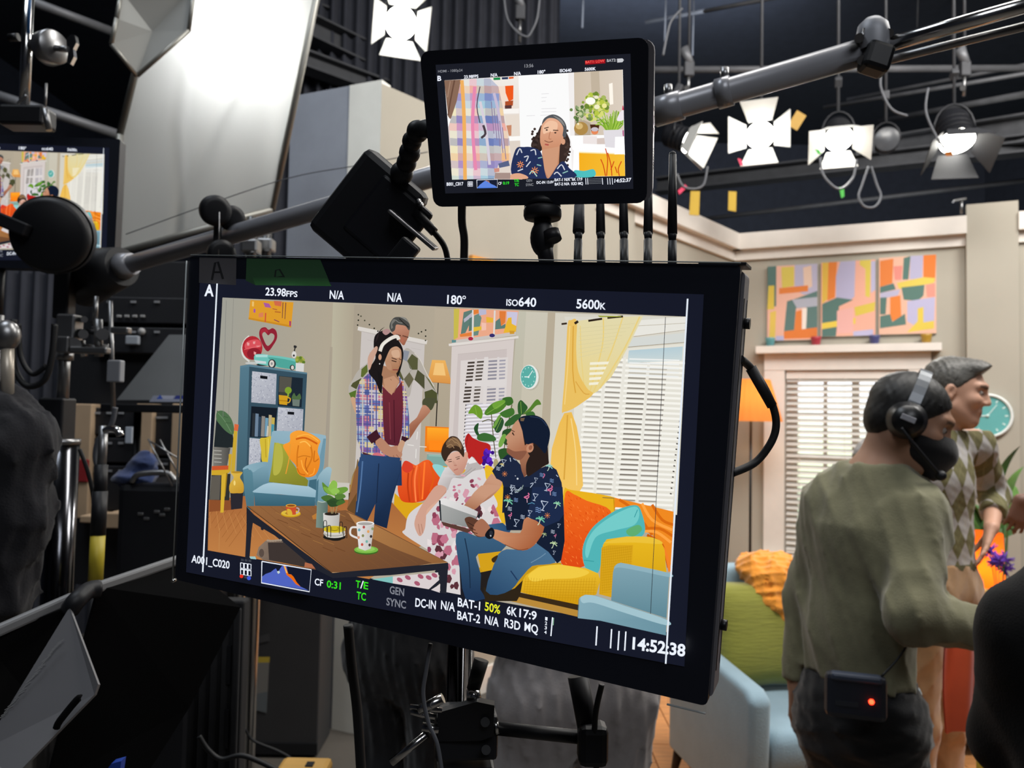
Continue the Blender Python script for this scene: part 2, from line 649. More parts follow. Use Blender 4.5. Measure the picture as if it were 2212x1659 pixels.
for z in (wz0 + (wz1 - wz0) * f for f in (.28, .52, .76)):
    wpart('glazing_bar', M_trimw, (gl, ws1 - .1, z - .016, z + .016, -0.07, -0.045))
M_glass = bpy.data.materials.new('window_glass'); M_glass.use_nodes = True
nt = M_glass.node_tree; nt.nodes.clear()
a_ = nt.nodes.new('ShaderNodeBsdfTransparent'); b_ = nt.nodes.new('ShaderNodeBsdfGlossy'); c_ = nt.nodes.new('ShaderNodeMixShader'); d_ = nt.nodes.new('ShaderNodeOutputMaterial')
b_.inputs['Roughness'].default_value = 0.05; c_.inputs[0].default_value = 0.06
nt.links.new(a_.outputs[0], c_.inputs[1]); nt.links.new(b_.outputs[0], c_.inputs[2]); nt.links.new(c_.outputs[0], d_.inputs[0])
gx = [gl] + mids + [ws1 - .1]; gz = [wz0 + (wz1 - wz0) * f for f in (.0, .28, .52, .76, 1.0)]
for i in range(4):
    for j in range(4):
        wpart('pane', M_glass, (gx[i], gx[i + 1], gz[j], gz[j + 1], -0.060, -0.057))
wpart('blind_valance', M_trimw, (ws0 + .01, ws1 - .01, wz1 - .075, wz1 - .005, -0.035, 0.01))
wpart('bottom_rail', M_trimw, (ws0 + .015, ws1 - .015, wz0 + .012, wz0 + .035, -0.03, 0.0))
M_slat = mat('white_blind_slat', 'f0ece8', 0.5, var=0.03)
_nt = M_slat.node_tree; _tr = _nt.nodes.new('ShaderNodeBsdfTranslucent'); _tr.inputs[0].default_value = (.9, .9, .88, 1); _mx = _nt.nodes.new('ShaderNodeMixShader'); _mx.inputs[0].default_value = .45
_nt.links.new(_nt.nodes['Principled BSDF'].outputs[0], _mx.inputs[1]); _nt.links.new(_tr.outputs[0], _mx.inputs[2]); _nt.links.new(_mx.outputs[0], _nt.nodes['Material Output'].inputs[0])
nsl = 30
zs = [wz0 + .055 + (wz1 - .085 - wz0 - .055) * i / (nsl - 1) for i in range(nsl)]
sm_ = MB()
tilt = math.radians(34)
hw = .026
for o in (0.0,):
    p = []
    for s in (ws0 + .015, ws1 - .015):
        for u, t in ((-hw, -.0012), (hw, -.0012), (hw, .0012), (-hw, .0012)):
            p.append(E1 * s + N1 * (u * math.cos(tilt) + t * math.sin(tilt)) + Vector((0, 0, -u * math.sin(tilt) + t * math.cos(tilt))))
    sm_.add(p, [(0, 1, 5, 4), (1, 2, 6, 5), (2, 3, 7, 6), (3, 0, 4, 7), (3, 2, 1, 0), (4, 5, 6, 7)])
slat_me = sm_.mesh('slat', M_slat)
for z in zs:
    o = link('slat', slat_me, win)
    o.location = WC + N1 * -0.012 + Vector((0, 0, z))
for s in (ws0 + .12, (ws0 + ws1) / 2, ws1 - .12):
    p = [w1(s, wz0 + .02, .016), w1(s, wz1 - .05, .016)]
    MB().cyl(p[0], p[1], .0022, n=6).obj('ladder_cord', M_trimw, win)
# lit garden backing outside the set window
m = bpy.data.materials.new('daylight_backing'); m.use_nodes = True; nt = m.node_tree
b = nt.nodes['Principled BSDF']
tc = nt.nodes.new('ShaderNodeTexCoord'); sx = nt.nodes.new('ShaderNodeSeparateXYZ'); nz = nt.nodes.new('ShaderNodeTexNoise'); rp = nt.nodes.new('ShaderNodeValToRGB')
nz.inputs['Scale'].default_value = 5; nz.inputs['Detail'].default_value = 5
nt.links.new(tc.outputs['Object'], sx.inputs[0]); nt.links.new(tc.outputs['Object'], nz.inputs['Vector'])
ad = nt.nodes.new('ShaderNodeMath'); ad.operation = 'MULTIPLY_ADD'; ad.inputs[1].default_value = 0.35
nt.links.new(nz.outputs['Fac'], ad.inputs[0])
mr = nt.nodes.new('ShaderNodeMapRange'); mr.inputs[1].default_value = 0.4; mr.inputs[2].default_value = 2.6
nt.links.new(sx.outputs['Z'], mr.inputs[0]); nt.links.new(mr.outputs[0], ad.inputs[2])
cr_ = rp.color_ramp
cr_.elements[0].position = 0.30; cr_.elements[0].color = rgb('b9cbb0') + (1,)
cr_.elements[1].position = 0.85; cr_.elements[1].color = rgb('f4f7ff') + (1,)
e = cr_.elements.new(0.55); e.color = rgb('dfe8c8') + (1,)
nt.links.new(ad.outputs[0], rp.inputs['Fac'])
b.inputs['Base Color'].default_value = (0, 0, 0, 1)
nt.links.new(rp.outputs['Color'], b.inputs['Emission Color']); b.inputs['Emission Strength'].default_value = 2.0
back = tag(wbox(MB(), w1, -.2, 3.0, 0, 3.0, -1.25, -1.2).obj('daylight_backdrop', m), 'bright garden backdrop glowing through the slats of the set window', 'backdrop')

# ---- things on the window wall
canvas_m = mat('canvas_edge', 'd8cfc6', 0.8)
print_m = attr_mat('matte_print', rough=0.8)
def painting(label, corners, patches):
    c = [w1px(*p) for p in corners]
    s0, s1 = (c[0][0] + c[3][0]) / 2, (c[1][0] + c[2][0]) / 2
    z1, z0 = (c[0][1] + c[1][1]) / 2, (c[2][1] + c[3][1]) / 2
    t = wthing('painting', label, 'painting', w1(s0, z0), 'abstract canvases over the window')
    wbox(MB(), w1, s0, s1, z0, z1, 0.002, 0.03).obj('canvas', canvas_m, t)
    pr = Print(lambda u, v: w1(s0 + (s1 - s0) * u / 100, z1 - (z1 - z0) * v / 100, 0.0302), N1, 2e-5)
    for col, pts in patches:
        pr.P(col, pts)
    pr.obj('paint', print_m, t)
painting('abstract canvas on the left of three, dark green bar at its upper left', [(1660, 577), (1767, 571), (1765, 731), (1657, 740)], [
    ('e8b4a0', '0,0 100,0 100,100 0,100'), ('b9b4cc', '55,0 100,0 100,40 72,40 55,32'), ('e6c6b2', '72,4 88,2 90,30 74,34'), ('57756f', '0,0 18,0 18,54 0,56'),
    ('d8c45c', '28,2 54,2 54,28 30,30'), ('d9bd4c', '2,26 14,26 14,58 0,58'), ('e0803c', '24,30 82,28 82,36 24,38'), ('5d7a76', '40,48 62,44 100,36 100,86 78,86 78,56 58,58 54,90 34,90'),
    ('aeb0bd', '50,46 100,44 100,56 60,58'), ('e0803c', '58,62 72,60 70,90 54,90'), ('f0e2d8', '70,58 80,58 78,88 70,88'), ('e07c38', '34,88 100,84 100,98 34,98'), ('e3c25c', '6,62 18,60 16,100 4,100'), ('b6b2d2', '18,94 34,94 34,100 18,100')])
painting('abstract canvas in the middle of three, tall lilac block at top', [(1775, 569), (1892, 562), (1890, 724), (1773, 729)], [
    ('eaae98', '0,0 100,0 100,100 0,100'), ('dcb44c', '2,0 14,0 12,50 2,56'), ('e08038', '14,0 30,0 26,48 12,52'), ('b4b0ce', '36,0 64,0 62,48 48,56 28,50 28,20'), ('d9c458', '72,0 92,0 90,50 82,48 82,12 72,6'),
    ('b9b5d0', '92,2 100,2 100,40 92,44'), ('56766f', '2,56 30,48 60,52 34,60 28,100 2,100'), ('d8c050', '62,62 100,56 98,68 64,74'), ('e6c84e', '2,82 64,76 64,84 2,90'), ('e8b0a8', '30,66 60,62 60,96 30,96'), ('bdb7d6', '60,94 96,92 96,100 60,100')])
painting('abstract canvas on the right of three, orange blocks in its top corners', [(1899, 558), (2024, 552), (2020, 720), (1898, 724)], [
    ('e3b49c', '0,0 100,0 100,100 0,100'), ('de7e3c', '2,4 26,2 24,34 2,38'), ('56776f', '44,2 56,0 52,30 42,30'), ('b3afcb', '56,0 78,0 76,30 54,30'), ('e07b34', '78,0 100,0 98,34 78,36'), ('e08c80', '26,12 42,12 40,30 28,30'),
    ('dcc458', '32,34 78,28 98,30 96,36 78,38 36,42'), ('55756e', '2,38 26,34 30,42 2,46'), ('b6b2cc', '2,46 38,42 34,50 2,54'), ('57786f', '40,40 80,38 78,52 68,58 44,56'), ('e09484', '82,38 98,36 98,54 84,54'),
    ('55756e', '2,52 14,52 12,74 2,74'), ('b7b3d2', '50,58 98,54 96,90 68,92 50,84'), ('e08038', '20,52 38,50 40,82 30,86 20,80'), ('57776f', '2,76 20,74 24,84 46,74 48,88 2,92'), ('dcc250', '68,68 78,66 78,86 96,84 96,94 50,98 68,84')])
cupm = {'teal': mat('teal_glass_cup', '5f9aa0', 0.2), 'red': mat('red_cup', 'b03a48', 0.35), 'blue': mat('navy_cup', '474a78', 0.35), 'amber': mat('amber_cup', 'b08a34', 0.3)}
for px, k, lab in ((1664, 'teal', 'small teal cup under the left canvas on the window shelf'), (1763, 'red', 'small red cup between left and middle canvas on the window shelf'),
                   (1889, 'blue', 'small navy blue cup between middle and right canvas on the window shelf'), (2001, 'amber', 'small amber cup under the right canvas on the window shelf')):
    s, _ = w1px(px, 745, .06)
    b = w1(s, hz1 + .012, .07)
    o = MB().lathe([(0, 0), (.028, 0), (.032, .004), (.041, .06), (.043, .075), (.038, .075), (.034, .02), (0, .018)], 16, b).obj('cup', cupm[k])
    tag(o, lab, 'cup', 'little cups on the window shelf')

# wall clock
ck = w1px(2133, 898, .09)
cc = w1(ck[0], ck[1], 0.07)
t = wthing('wall_clock', 'round teal wall clock with white rim on the pilaster', 'clock', cc)
R1 = frame(N1, E1)
MB().lathe([(0, 0), (.165, 0), (.172, .006), (.172, .034), (.166, .042), (.152, .042), (.150, .030)], 40, cc, R1).obj('rim', mat('clock_white', 'e6ebe8', 0.4), t)
face = MB().lathe([(.151, .028), (0, .028)], 40, cc, R1, False).obj('face', mat('clock_teal', '5fa9a8', 0.5, var=0.03), t)
mk = mat('clock_marks', 'cfe6e2', 0.5, var=0)
for k in range(12):
    a = math.radians(30 * k)
    p = cc + R1 @ Vector((math.sin(a) * .125, math.cos(a) * .125, .0295))
    MB().box(p, (.010, .022, .002), R1 @ Matrix.Rotation(-a, 3, 'Z')).obj('hour_mark', mk, face)
for name, ang, ln, wd in (('minute_hand', 36, .115, .006), ('hour_hand', 268, .085, .010)):
    a = math.radians(ang)
    d = Vector((math.sin(a), math.cos(a), 0))
    MB().box(cc + R1 @ (d * ln * .42 + Vector((0, 0, .033))), (wd, ln, .002), R1 @ Matrix.Rotation(-a, 3, 'Z')).obj(name, mk, t)
MB().lathe([(.012, .030), (.012, .037), (0, .037)], 12, cc, R1).obj('hub', mk, t)
# orange picture on the side wall, only its top shows over the monitor
s0, s1 = w2px(1012, 560)[0], w2px(1066, 560)[0]; z1 = w2px(1030, 556)[1]
t = wthing('painting', 'orange and yellow picture on the side wall peeking over the big monitor', 'painting', w2(s1, z1 - .6))
wbox(MB(), w2, s1, s0, z1 - .6, z1, .002, .03).obj('canvas', mat('orange_canvas', 'd99545', 0.8), t)
pr = Print(lambda u, v: w2(s0 + (s1 - s0) * u / 100, z1 - .6 * v / 100, .0302), N2, 2e-5)
for c_, p in (('e0a13c', '2,2 98,2 98,98 2,98'), ('d7785c', '10,4 40,4 30,40 12,30'), ('d9b04c', '55,10 90,8 88,60 60,50'), ('c97a8c', '20,50 30,50 30,70 20,72'), ('cf6a3a', '45,60 50,60 50,90 44,90')):
    pr.P(c_, p)
pr.obj('paint', print_m, t)

# ---- studio behind: pleated curtain, pipes, beams
M_curt = mat('dark_curtain', '3c3e47', 0.95, var=0.1)
def curtain(name, label, a, b, z0, z1, n, amp):
    a, b = Vector(a), Vector(b); d = (b - a); nn = Vector((d.y, -d.x, 0)).normalized()
    mb = MB().grid(lambda u, v: a + d * u + nn * (amp * math.sin(u * n * 2 * math.pi) * (0.9 + .2 * math.sin(u * 31))) + Vector((0, 0, z0 + (z1 - z0) * v)), n * 8, 2)
    mb.grid(lambda u, v: a + d * u + nn * (amp * math.sin(u * n * 2 * math.pi) * (0.9 + .2 * math.sin(u * 31)) + .01) + Vector((0, 0, z0 + (z1 - z0) * v)), n * 8, 2)
    return tag(mb.obj(name, M_curt), label, 'curtain')
curtain('curtain', 'dark pleated curtain hanging behind the white and grey panels', (-2.6, 7.2, 0), (0.4, 7.6, 0), 0.0, 6.5, 26, .05)
curtain('curtain', 'dark pleated curtain at the far left behind the equipment', (-4.8, 5.2, 0), (-2.2, 5.6, 0), 0.0, 2.5, 30, .04)
# ------------------------------------------------------------------ smooth bodies: distance fields turned into one continuous surface
def V3(v): return np.array([v[0], v[1], v[2]], np.float32)
def f_cone(a, b, ra, rb, sc=None):
    a, b = V3(a), V3(b)
    ab = b - a; L = max(1e-9, float(ab @ ab))
    if sc is not None:
        n, k = sc; abn = float(ab @ n); kk = 1.0 / (k * k) - 1
    def f(p):
        q = p - a
        s_ = q @ ab
        t = np.clip(s_ / L, 0, 1)
        r2 = np.einsum('ij,ij->i', q, q) - t * (2 * s_ - t * L)
        if sc is not None:                      # flatten along a direction
            rn = q @ n - t * abn
            r2 = r2 + rn * rn * kk
        return np.sqrt(np.maximum(r2, 0)) - (ra + (rb - ra) * t)
    return f
def f_ell(c, r, R=None):
    c, r = V3(c), V3(r)
    Rm = np.array(R, np.float32) if R is not None else None
    def f(p):
        q = p - c
        if Rm is not None:
            q = q @ Rm
        q = q / r; k0 = np.sqrt(np.einsum('ij,ij->i', q, q)); q = q / r; k1 = np.sqrt(np.einsum('ij,ij->i', q, q)) + 1e-9
        return k0 * (k0 - 1) / k1
    return f
def smin(a, b, k):
    h = np.clip(0.5 + 0.5 * (b - a) / k, 0, 1)
    return b + (a - b) * h - k * h * (1 - h)
def f_union(items):
    """items: (field, blend[, 'sub'])"""
    def f(p):
        d = None
        use = items
        if len(p) > 600 and len(items) > 6:          # leave out what is too far to matter
            mn, mx = p.min(0), p.max(0)
            rad = float(np.linalg.norm(mx - mn)) / 2
            if rad < .35:
                e0 = [float(it[0](((mn + mx) / 2)[None])[0]) for it in items]
                b = min(e for e, it in zip(e0, items) if len(it) < 3)
                use = [it for e, it in zip(e0, items) if e < b + 2.6 * rad + .10]
                if len(use[0]) > 2: use = [it for it in use if len(it) < 3] + [it for it in use if len(it) > 2]
        for it in use:
            e = it[0](p)
            if d is None: d = e
            elif len(it) > 2: d = -smin(-d, e, it[1])
            else: d = smin(d, e, it[1])
        return d
    return f
def f_cut(fn, planes):
    """keep the side n.(p-c) <= 0"""
    pl = [(V3(c), V3(n) / np.linalg.norm(V3(n))) for c, n in planes]
    def f(p):
        d = fn(p)
        for c, n in pl:
            d = np.maximum(d, (p - c) @ n)
        return d
    return f
def f_wrinkle(fn, amp, freq, seed=0, aniso=(1, 1, 1)):
    r = np.random.RandomState(seed)
    ks = [(r.normal(size=3) * freq * np.array(aniso) * (0.7 + .6 * i / 4), r.uniform(0, 6.3)) for i in range(5)]
    def f(p):
        w = 0.35 * np.sin(p @ V3(r0 * .4) + 1.3)
        n = sum((1 - np.abs(np.sin(p @ k.astype(np.float32) + ph + w))) ** 2 for k, ph in ks) / 5 * 2.4 - 0.5
        return fn(p) - amp * n
    r0 = ks[0][0]
    return f
def surf(fn, lo, hi, h):
    """surface nets on a sparse grid"""
    B = 6
    lo = V3(lo); hi = V3(hi)
    nb = np.ceil((hi - lo) / (h * B)).astype(int) + 1
    n = nb * B + 1
    D = np.full(n, 1.0, np.float32)
    bc = np.stack(np.meshgrid(*[np.arange(k) for k in nb], indexing='ij'), -1).reshape(-1, 3)
    cd = fn((lo + (bc * B + B / 2) * h).astype(np.float32))
    D_sign = np.where(cd < 0, -1.0, 1.0)
    keep = np.abs(cd) < h * B * 1.45
    g = np.stack(np.meshgrid(*[np.arange(B + 1)] * 3, indexing='ij'), -1).reshape(-1, 3)
    for b in bc[(~keep) & (D_sign < 0)]:
        D[b[0] * B:b[0] * B + B + 1, b[1] * B:b[1] * B + B + 1, b[2] * B:b[2] * B + B + 1] = -1
    kb = bc[keep]
    key = (kb // 3) @ np.array([1000003, 1009, 1])
    for q in np.unique(key):
        sel = kb[key == q]
        idx = (sel[:, None, :] * B + g[None]).reshape(-1, 3)
        D[idx[:, 0], idx[:, 1], idx[:, 2]] = fn((lo + idx * h).astype(np.float32))
    S = D < 0
    c8 = [S[dx:n[0] - 1 + dx, dy:n[1] - 1 + dy, dz:n[2] - 1 + dz] for dx in (0, 1) for dy in (0, 1) for dz in (0, 1)]
    cnt = sum(c.astype(np.int8) for c in c8)
    act = (cnt > 0) & (cnt < 8)
    cells = np.argwhere(act)
    vid = np.full(act.shape, -1, np.int64)
    vid[act] = np.arange(len(cells))
    acc = np.zeros((len(cells), 3)); num = np.zeros(len(cells))
    corners = [np.array((dx, dy, dz)) for dx in (0, 1) for dy in (0, 1) for dz in (0, 1)]
    for a in range(8):
        for ax in range(3):
            if corners[a][ax]: continue
            o2 = corners[a].copy(); o2[ax] = 1
            pa, pb = cells + corners[a], cells + o2
            da = D[pa[:, 0], pa[:, 1], pa[:, 2]]; db = D[pb[:, 0], pb[:, 1], pb[:, 2]]
            m = (da < 0) != (db < 0)
            t = np.where(m, da / np.where(m, da - db, 1), 0)
            pt = pa + (pb - pa) * t[:, None]
            acc[m] += pt[m]; num[m] += 1
    verts = lo + (acc / num[:, None]) * h
    faces = []
    for ax in range(3):
        u, w = (ax + 1) % 3, (ax + 2) % 3
        s0 = [slice(None)] * 3; s1 = [slice(None)] * 3
        s0[ax] = slice(0, -1); s1[ax] = slice(1, None)
        e = S[tuple(s0)] != S[tuple(s1)]
        for k in (u, w):
            sl = [slice(None)] * 3; sl[k] = slice(0, 1); e[tuple(sl)] = False
            sl[k] = slice(-1, None); e[tuple(sl)] = False
        ed = np.argwhere(e)
        du = np.zeros(3, int); du[u] = 1
        dw = np.zeros(3, int); dw[w] = 1
        q = [ed - du - dw, ed - dw, ed, ed - du]
        ids = np.stack([vid[x[:, 0], x[:, 1], x[:, 2]] for x in q], 1)
        flip = ~S[ed[:, 0], ed[:, 1], ed[:, 2]]
        ids[flip] = ids[flip][:, ::-1]
        faces.append(ids[(ids >= 0).all(1)])
    return verts, np.concatenate(faces)
def surf_obj(name, fn, lo, hi, h, m, parent=None, colfn=None, org=(0, 0, 0)):
    v, f = surf(fn, lo, hi, h)
    me = bpy.data.meshes.new(name)
    me.vertices.add(len(v)); me.vertices.foreach_set('co', (v - V3(org)).astype(np.float32).ravel())
    me.loops.add(len(f) * 4); me.loops.foreach_set('vertex_index', f.astype(np.int32).ravel())
    me.polygons.add(len(f)); me.polygons.foreach_set('loop_start', np.arange(0, len(f) * 4, 4, dtype=np.int32))
    me.update(calc_edges=True); me.validate()
    me.polygons.foreach_set('use_smooth', np.ones(len(me.polygons), bool))
    if colfn is not None:
        c = np.ones((len(v), 4), np.float32); c[:, :3] = colfn(v.astype(np.float32))
        a = me.color_attributes.new('Col', 'FLOAT_COLOR', 'POINT')
        a.data.foreach_set('color', c.ravel())
    me.materials.append(m)
    return _link0(name, me, parent)

M_skin = attr_mat('skin', rough=0.55)
def hand_items(w, d, n, side=1, curl=.35, spread=.16, s=1.0):
    """palm and five fingers; d points along the hand, n out of the palm"""
    w, d = Vector(w), Vector(d).normalized()
    n = Vector(n); n = (n - d * n.dot(d)).normalized()
    t = d.cross(n) * side                                  # toward the thumb
    it = []
    ks = []
    for i, (off, ln, fw) in enumerate(((.030, .070, .088), (.010, .078, .092), (-.010, .072, .089), (-.029, .056, .080))):
        k = w + d * fw * s + t * off * s
        ks.append(k)
        it.append((f_cone(w + t * off * .5 * s, k, .017 * s, .0115 * s), .014))
        dd = (d + t * spread * (off / .03) * .9).normalized()
        a1, a2, a3 = curl * .6, curl * 1.5, curl * 2.2
        p = k
        for ang, f, r0, r1 in ((a1, .45, .0098, .0090), (a2, .32, .0088, .0080), (a3, .25, .0080, .0066)):
            q = p + (dd * math.cos(ang) + n * math.sin(ang)) * ln * f * s
            it.append((f_cone(p, q, r0 * s, r1 * s), .004))
            p = q
    b = w + d * .022 * s + t * .026 * s
    k1 = b + (d * .6 + t * .75 + n * .25).normalized() * .045 * s
    k2 = k1 + (d * .85 + t * .4 + n * .35).normalized() * .034 * s
    k3 = k2 + (d * .95 + t * .1 + n * .4).normalized() * .026 * s
    it += [(f_cone(w, b, .017 * s, .016 * s), .012), (f_cone(b, k1, .016 * s, .0125 * s), .010), (f_cone(k1, k2, .0112 * s, .0100 * s), .004), (f_cone(k2, k3, .0098 * s, .0078 * s), .004)]
    return it

def head_frame(fwd, up=(0, 0, 1)):
    y = Vector(fwd).normalized(); x = y.cross(Vector(up)).normalized(); z = x.cross(y)
    return Matrix(((x.x, y.x, z.x), (x.y, y.y, z.y), (x.z, y.z, z.z)))

class Person:
    def __init__(s, J, face, body_fwd, skin='b98a6c', scale=1.0, build=1.0):
        s.J = {k: Vector(v) for k, v in J.items()}
        s.fw = Vector((body_fwd[0], body_fwd[1], 0)).normalized()
        s.HR = head_frame(face); s.hc = s.J['head']; s.sc = scale; s.bd = build
        s.skin = skin
        J = s.J
        for a in 'LR':
            if 'kn' + a not in J:
                hp = J['hip' + a]
                J['kn' + a] = Vector((hp.x, hp.y, .50)) + s.fw * .03
            if 'an' + a not in J:
                J['an' + a] = Vector((J['kn' + a].x, J['kn' + a].y, .085)) - s.fw * .03
    def H(s, x, y, z):
        return s.hc + s.HR @ (Vector((x, y, z)) * s.sc)
    def torso(s, g=0.0):
        J, k = s.J, s.bd
        n = (V3(s.fw), 0.70)
        mid = J['chest'].lerp(J['waist'], .5)
        it = [(f_cone(J['pel'], J['waist'], .146 * k + g, .134 * k + g, n), .05), (f_cone(J['waist'], J['chest'], .134 * k + g, .152 * k + g, n), .05),
              (f_cone(J['chest'], J['neck'] - Vector((0, 0, .05)), .155 * k + g, .085 * k + g, n), .06)]
        for a in 'LR':
            it.append((f_cone(J['neck'] - Vector((0, 0, .035)), J['sh' + a], .055 + g, .058 + g), .05))
        return it
    def arm(s, a, g0=0.0, g1=0.0, end=1.0):
        J = s.J
        w = J['el' + a].lerp(J['wr' + a], end)
        return [(f_cone(J['sh' + a], J['el' + a], .056 + g0, .043 + g0), .045), (f_cone(J['el' + a], w, .042 + g1, (.042 + (.027 - .042) * end) + g1), .03)]
    def legs(s, g=0.0, end=1.0, flare=0.0):
        it = []
        J = s.J
        for a in 'LR':
            w = J['kn' + a].lerp(J['an' + a], end)
            it += [(f_cone(J['pel'].lerp(J['hip' + a], .7), J['hip' + a], .095 + g, .086 + g), .06), (f_cone(J['hip' + a], J['kn' + a], .085 + g, .058 + g), .05), (f_cone(J['kn' + a], w, .057 + g, .042 + g + flare), .03)]
        return it
    def head(s):
        H, R, k = s.H, s.HR, s.sc
        E = lambda c, r: f_ell(H(*c), Vector(r) * k, R)
        C = lambda a, b, ra, rb: f_cone(H(*a), H(*b), ra * k, rb * k)
        it = [(E((0, -.014, .030), (.074, .098, .088)), .02), (E((0, .022, -.035), (.060, .070, .082)), .035), (C((0, .050, -.098), (0, .058, -.102), .026, .024), .03)]
        for x in (-1, 1):
            it += [(C((x * .052, -.002, -.055), (x * .018, .060, -.098), .022, .020), .03), (E((x * .038, .062, -.022), (.024, .024, .022)), .025), (C((x * .012, .088, .032), (x * .044, .070, .030), .012, .011), .018)]
        it += [(C((0, .088, .016), (0, .106, -.026), .009, .0120), .012)]
        for x in (-1, 1):
            it += [(E((x * .012, .098, -.030), (.0095, .011, .0085)), .006)]
        for x in (-1, 1):
            it += [(E((x * .031, .098, .006), (.019, .020, .013)), .012, 'sub')]
        it += [(C((-.020, .083, -.062), (.020, .083, -.062), .0095, .0095), .010), (C((-.015, .082, -.073), (.015, .082, -.073), .0095, .0095), .008)]
        for x in (-1, 1):
            it += [(E((x * .077, -.014, -.006), (.010, .019, .031)), .006), (E((x * .083, -.006, -.004), (.006, .010, .016)), .006, 'sub')]
        it += [(f_cone(H(0, -.030, -.055), s.J['neck'] - Vector((0, 0, .02)), .055 * k, .058 * k), .03)]
        return it
    def face_cols(s, brow='2a211c', lip='9c5a50', stub=None, stubk=.0):
        sk = np.array(rgb(s.skin), np.float32)
        R = np.array(s.HR, np.float32); c = V3(s.hc)
        bl = np.array(rgb(brow), np.float32); lp = np.array(rgb(lip), np.float32)
        def col(v):
            q = ((v - c) @ R) / s.sc
            out = np.tile(sk, (len(v), 1))
            x, y, z = np.abs(q[:, 0]), q[:, 1], q[:, 2]
            near = (np.abs(q) < .2).all(1)
            def mix(mask, cc, k):
                out[mask] = out[mask] * (1 - k) + cc * k
            if stub:
                mix(near & (y > .0) & (z < -.045) & (z > -.14) & (x < .065), np.array(rgb(stub), np.float32), stubk)
            mix(near & (y > .068) & (np.abs(z - .028 - (x - .03) * .1) < .0065) & (x > .010) & (x < .052), bl, .8)
            mix(near & (y > .075) & (np.abs(z + .0675) < .0105) & (x < .024), lp, .65)
            mix(near & (y > .06) & (np.abs(z - .005) < .0055) & (x > .018) & (x < .044), bl, .45)
            return out
        return col
    def bounds(s, pad=.16):
        P = list(s.J.values()) + [s.H(0, .12, .14), s.H(0, -.12, -.1)]
        return [min(p[i] for p in P) - pad for i in range(3)], [max(p[i] for p in P) + pad for i in range(3)]

def make_person(label, J, face, fwd, hands, skin, cloth, h=.0075, brow='2a211c', scale=1.0, build=1.0, stub=None, stubk=0.0, shoes='17171a', lip='9c5a50'):
    """cloth: list of (name, field builder, material, cell size)"""
    p = Person(J, face, fwd, skin, scale, build)
    base = Vector(((p.J['anL'].x + p.J['anR'].x) / 2, (p.J['anL'].y + p.J['anR'].y) / 2, 0))
    it = p.torso() + p.arm('L') + p.arm('R') + p.legs() + p.head()
    for a, d, n, sd, curl in hands:
        it += hand_items(p.J['wr' + a], d, n, sd, curl)
    for a in 'LR':
        an = p.J['an' + a]
        toe = Vector((an.x, an.y, .035)) + p.fw * .15
        it += [(f_cone(an, Vector((an.x, an.y, .05)), .040, .036), .03), (f_cone(Vector((an.x, an.y, .045)) - p.fw * .04, toe, .036, .030), .03)]
    lo, hi = p.bounds(); lo[2] = 0.0
    body = surf_obj('person', f_union(it), lo, hi, h, M_skin, None, p.face_cols(brow, lip, stub, stubk), base)
    body.location = base
    tag(body, label, 'person')
    for nm, fb, m, hh in cloth:
        l2, h2 = (p.hc - Vector((.2,) * 3), p.hc + Vector((.2,) * 3)) if nm in ('hair', 'face_mask') else (lo, hi)
        o = surf_obj(nm, fb(p), l2, h2, hh, m, body, None, base)
    sm = mat('shoe_' + shoes, shoes, .6)
    for a in 'LR':
        an = p.J['an' + a]
        toe = Vector((an.x, an.y, .045)) + p.fw * .15
        f = f_cut(f_union([(f_cone(Vector((an.x, an.y, .06)) - p.fw * .05, toe, .050, .043), .02)]), [((0, 0, 0.002), (0, 0, -1))])
        surf_obj('shoe', f, Vector((an.x - .3, an.y - .3, 0)), Vector((an.x + .3, an.y + .3, .16)), .010, sm, body, None, base)
    for x in (-1, 1):
        e = MB().ball(p.H(x * .031, .0755, .005) - base, .0120 * scale, 10, 8)
        e.obj('eye', mat('eye_white', 'a89c94', .2, var=0), body)
        MB().ball(p.H(x * .0315, .0845, .004) - base, .0052 * scale, 8, 6).obj('iris', mat('iris_dark', '241a14', .2, var=0), body)
    return p, body, base

def top(g=.014, end=.9, hem=None, wr=(.006, 22, 1), hood=False, collar=.02):
    def fb(p):
        J = p.J
        ai = p.arm('L', g, g, end) + p.arm('R', g, g, end)
        full, arms = f_union(p.torso(g) + ai), f_union(ai)
        hz = float(J['pel'].z + .02 if hem is None else hem)
        nz_ = float(J['neck'].z + collar)
        ws = [(V3(J['el' + a].lerp(J['wr' + a], end)), V3((J['wr' + a] - J['el' + a]).normalized())) for a in 'LR']
        def base(q):
            d = np.minimum(np.maximum(full(q), hz - q[:, 2]), arms(q))
            d = np.maximum(d, q[:, 2] - nz_)
            for w, dr in ws:
                near = ((q - w) ** 2).sum(1) < .0144
                d = np.where(near, np.maximum(d, (q - w) @ dr - .012), d)
            return d
        return f_wrinkle(base, *wr) if wr else base
    return fb
def trousers(g=.016, wr=(.006, 16, 2), waist=.10, end=1.0, flare=.02):
    def fb(p):
        J = p.J
        n = (V3(p.fw), 0.72)
        it = [(f_cone(J['pel'] - Vector((0, 0, .04)), J['pel'].lerp(J['waist'], .8), .146 * p.bd + g, .136 * p.bd + g, n), .05)] + p.legs(g, end, flare)
        f = f_wrinkle(f_union(it), *wr) if wr else f_union(it)
        return f_cut(f, [((0, 0, J['pel'].z + waist), (0, 0, 1)), ((0, 0, .06), (0, 0, -1))])
    return fb
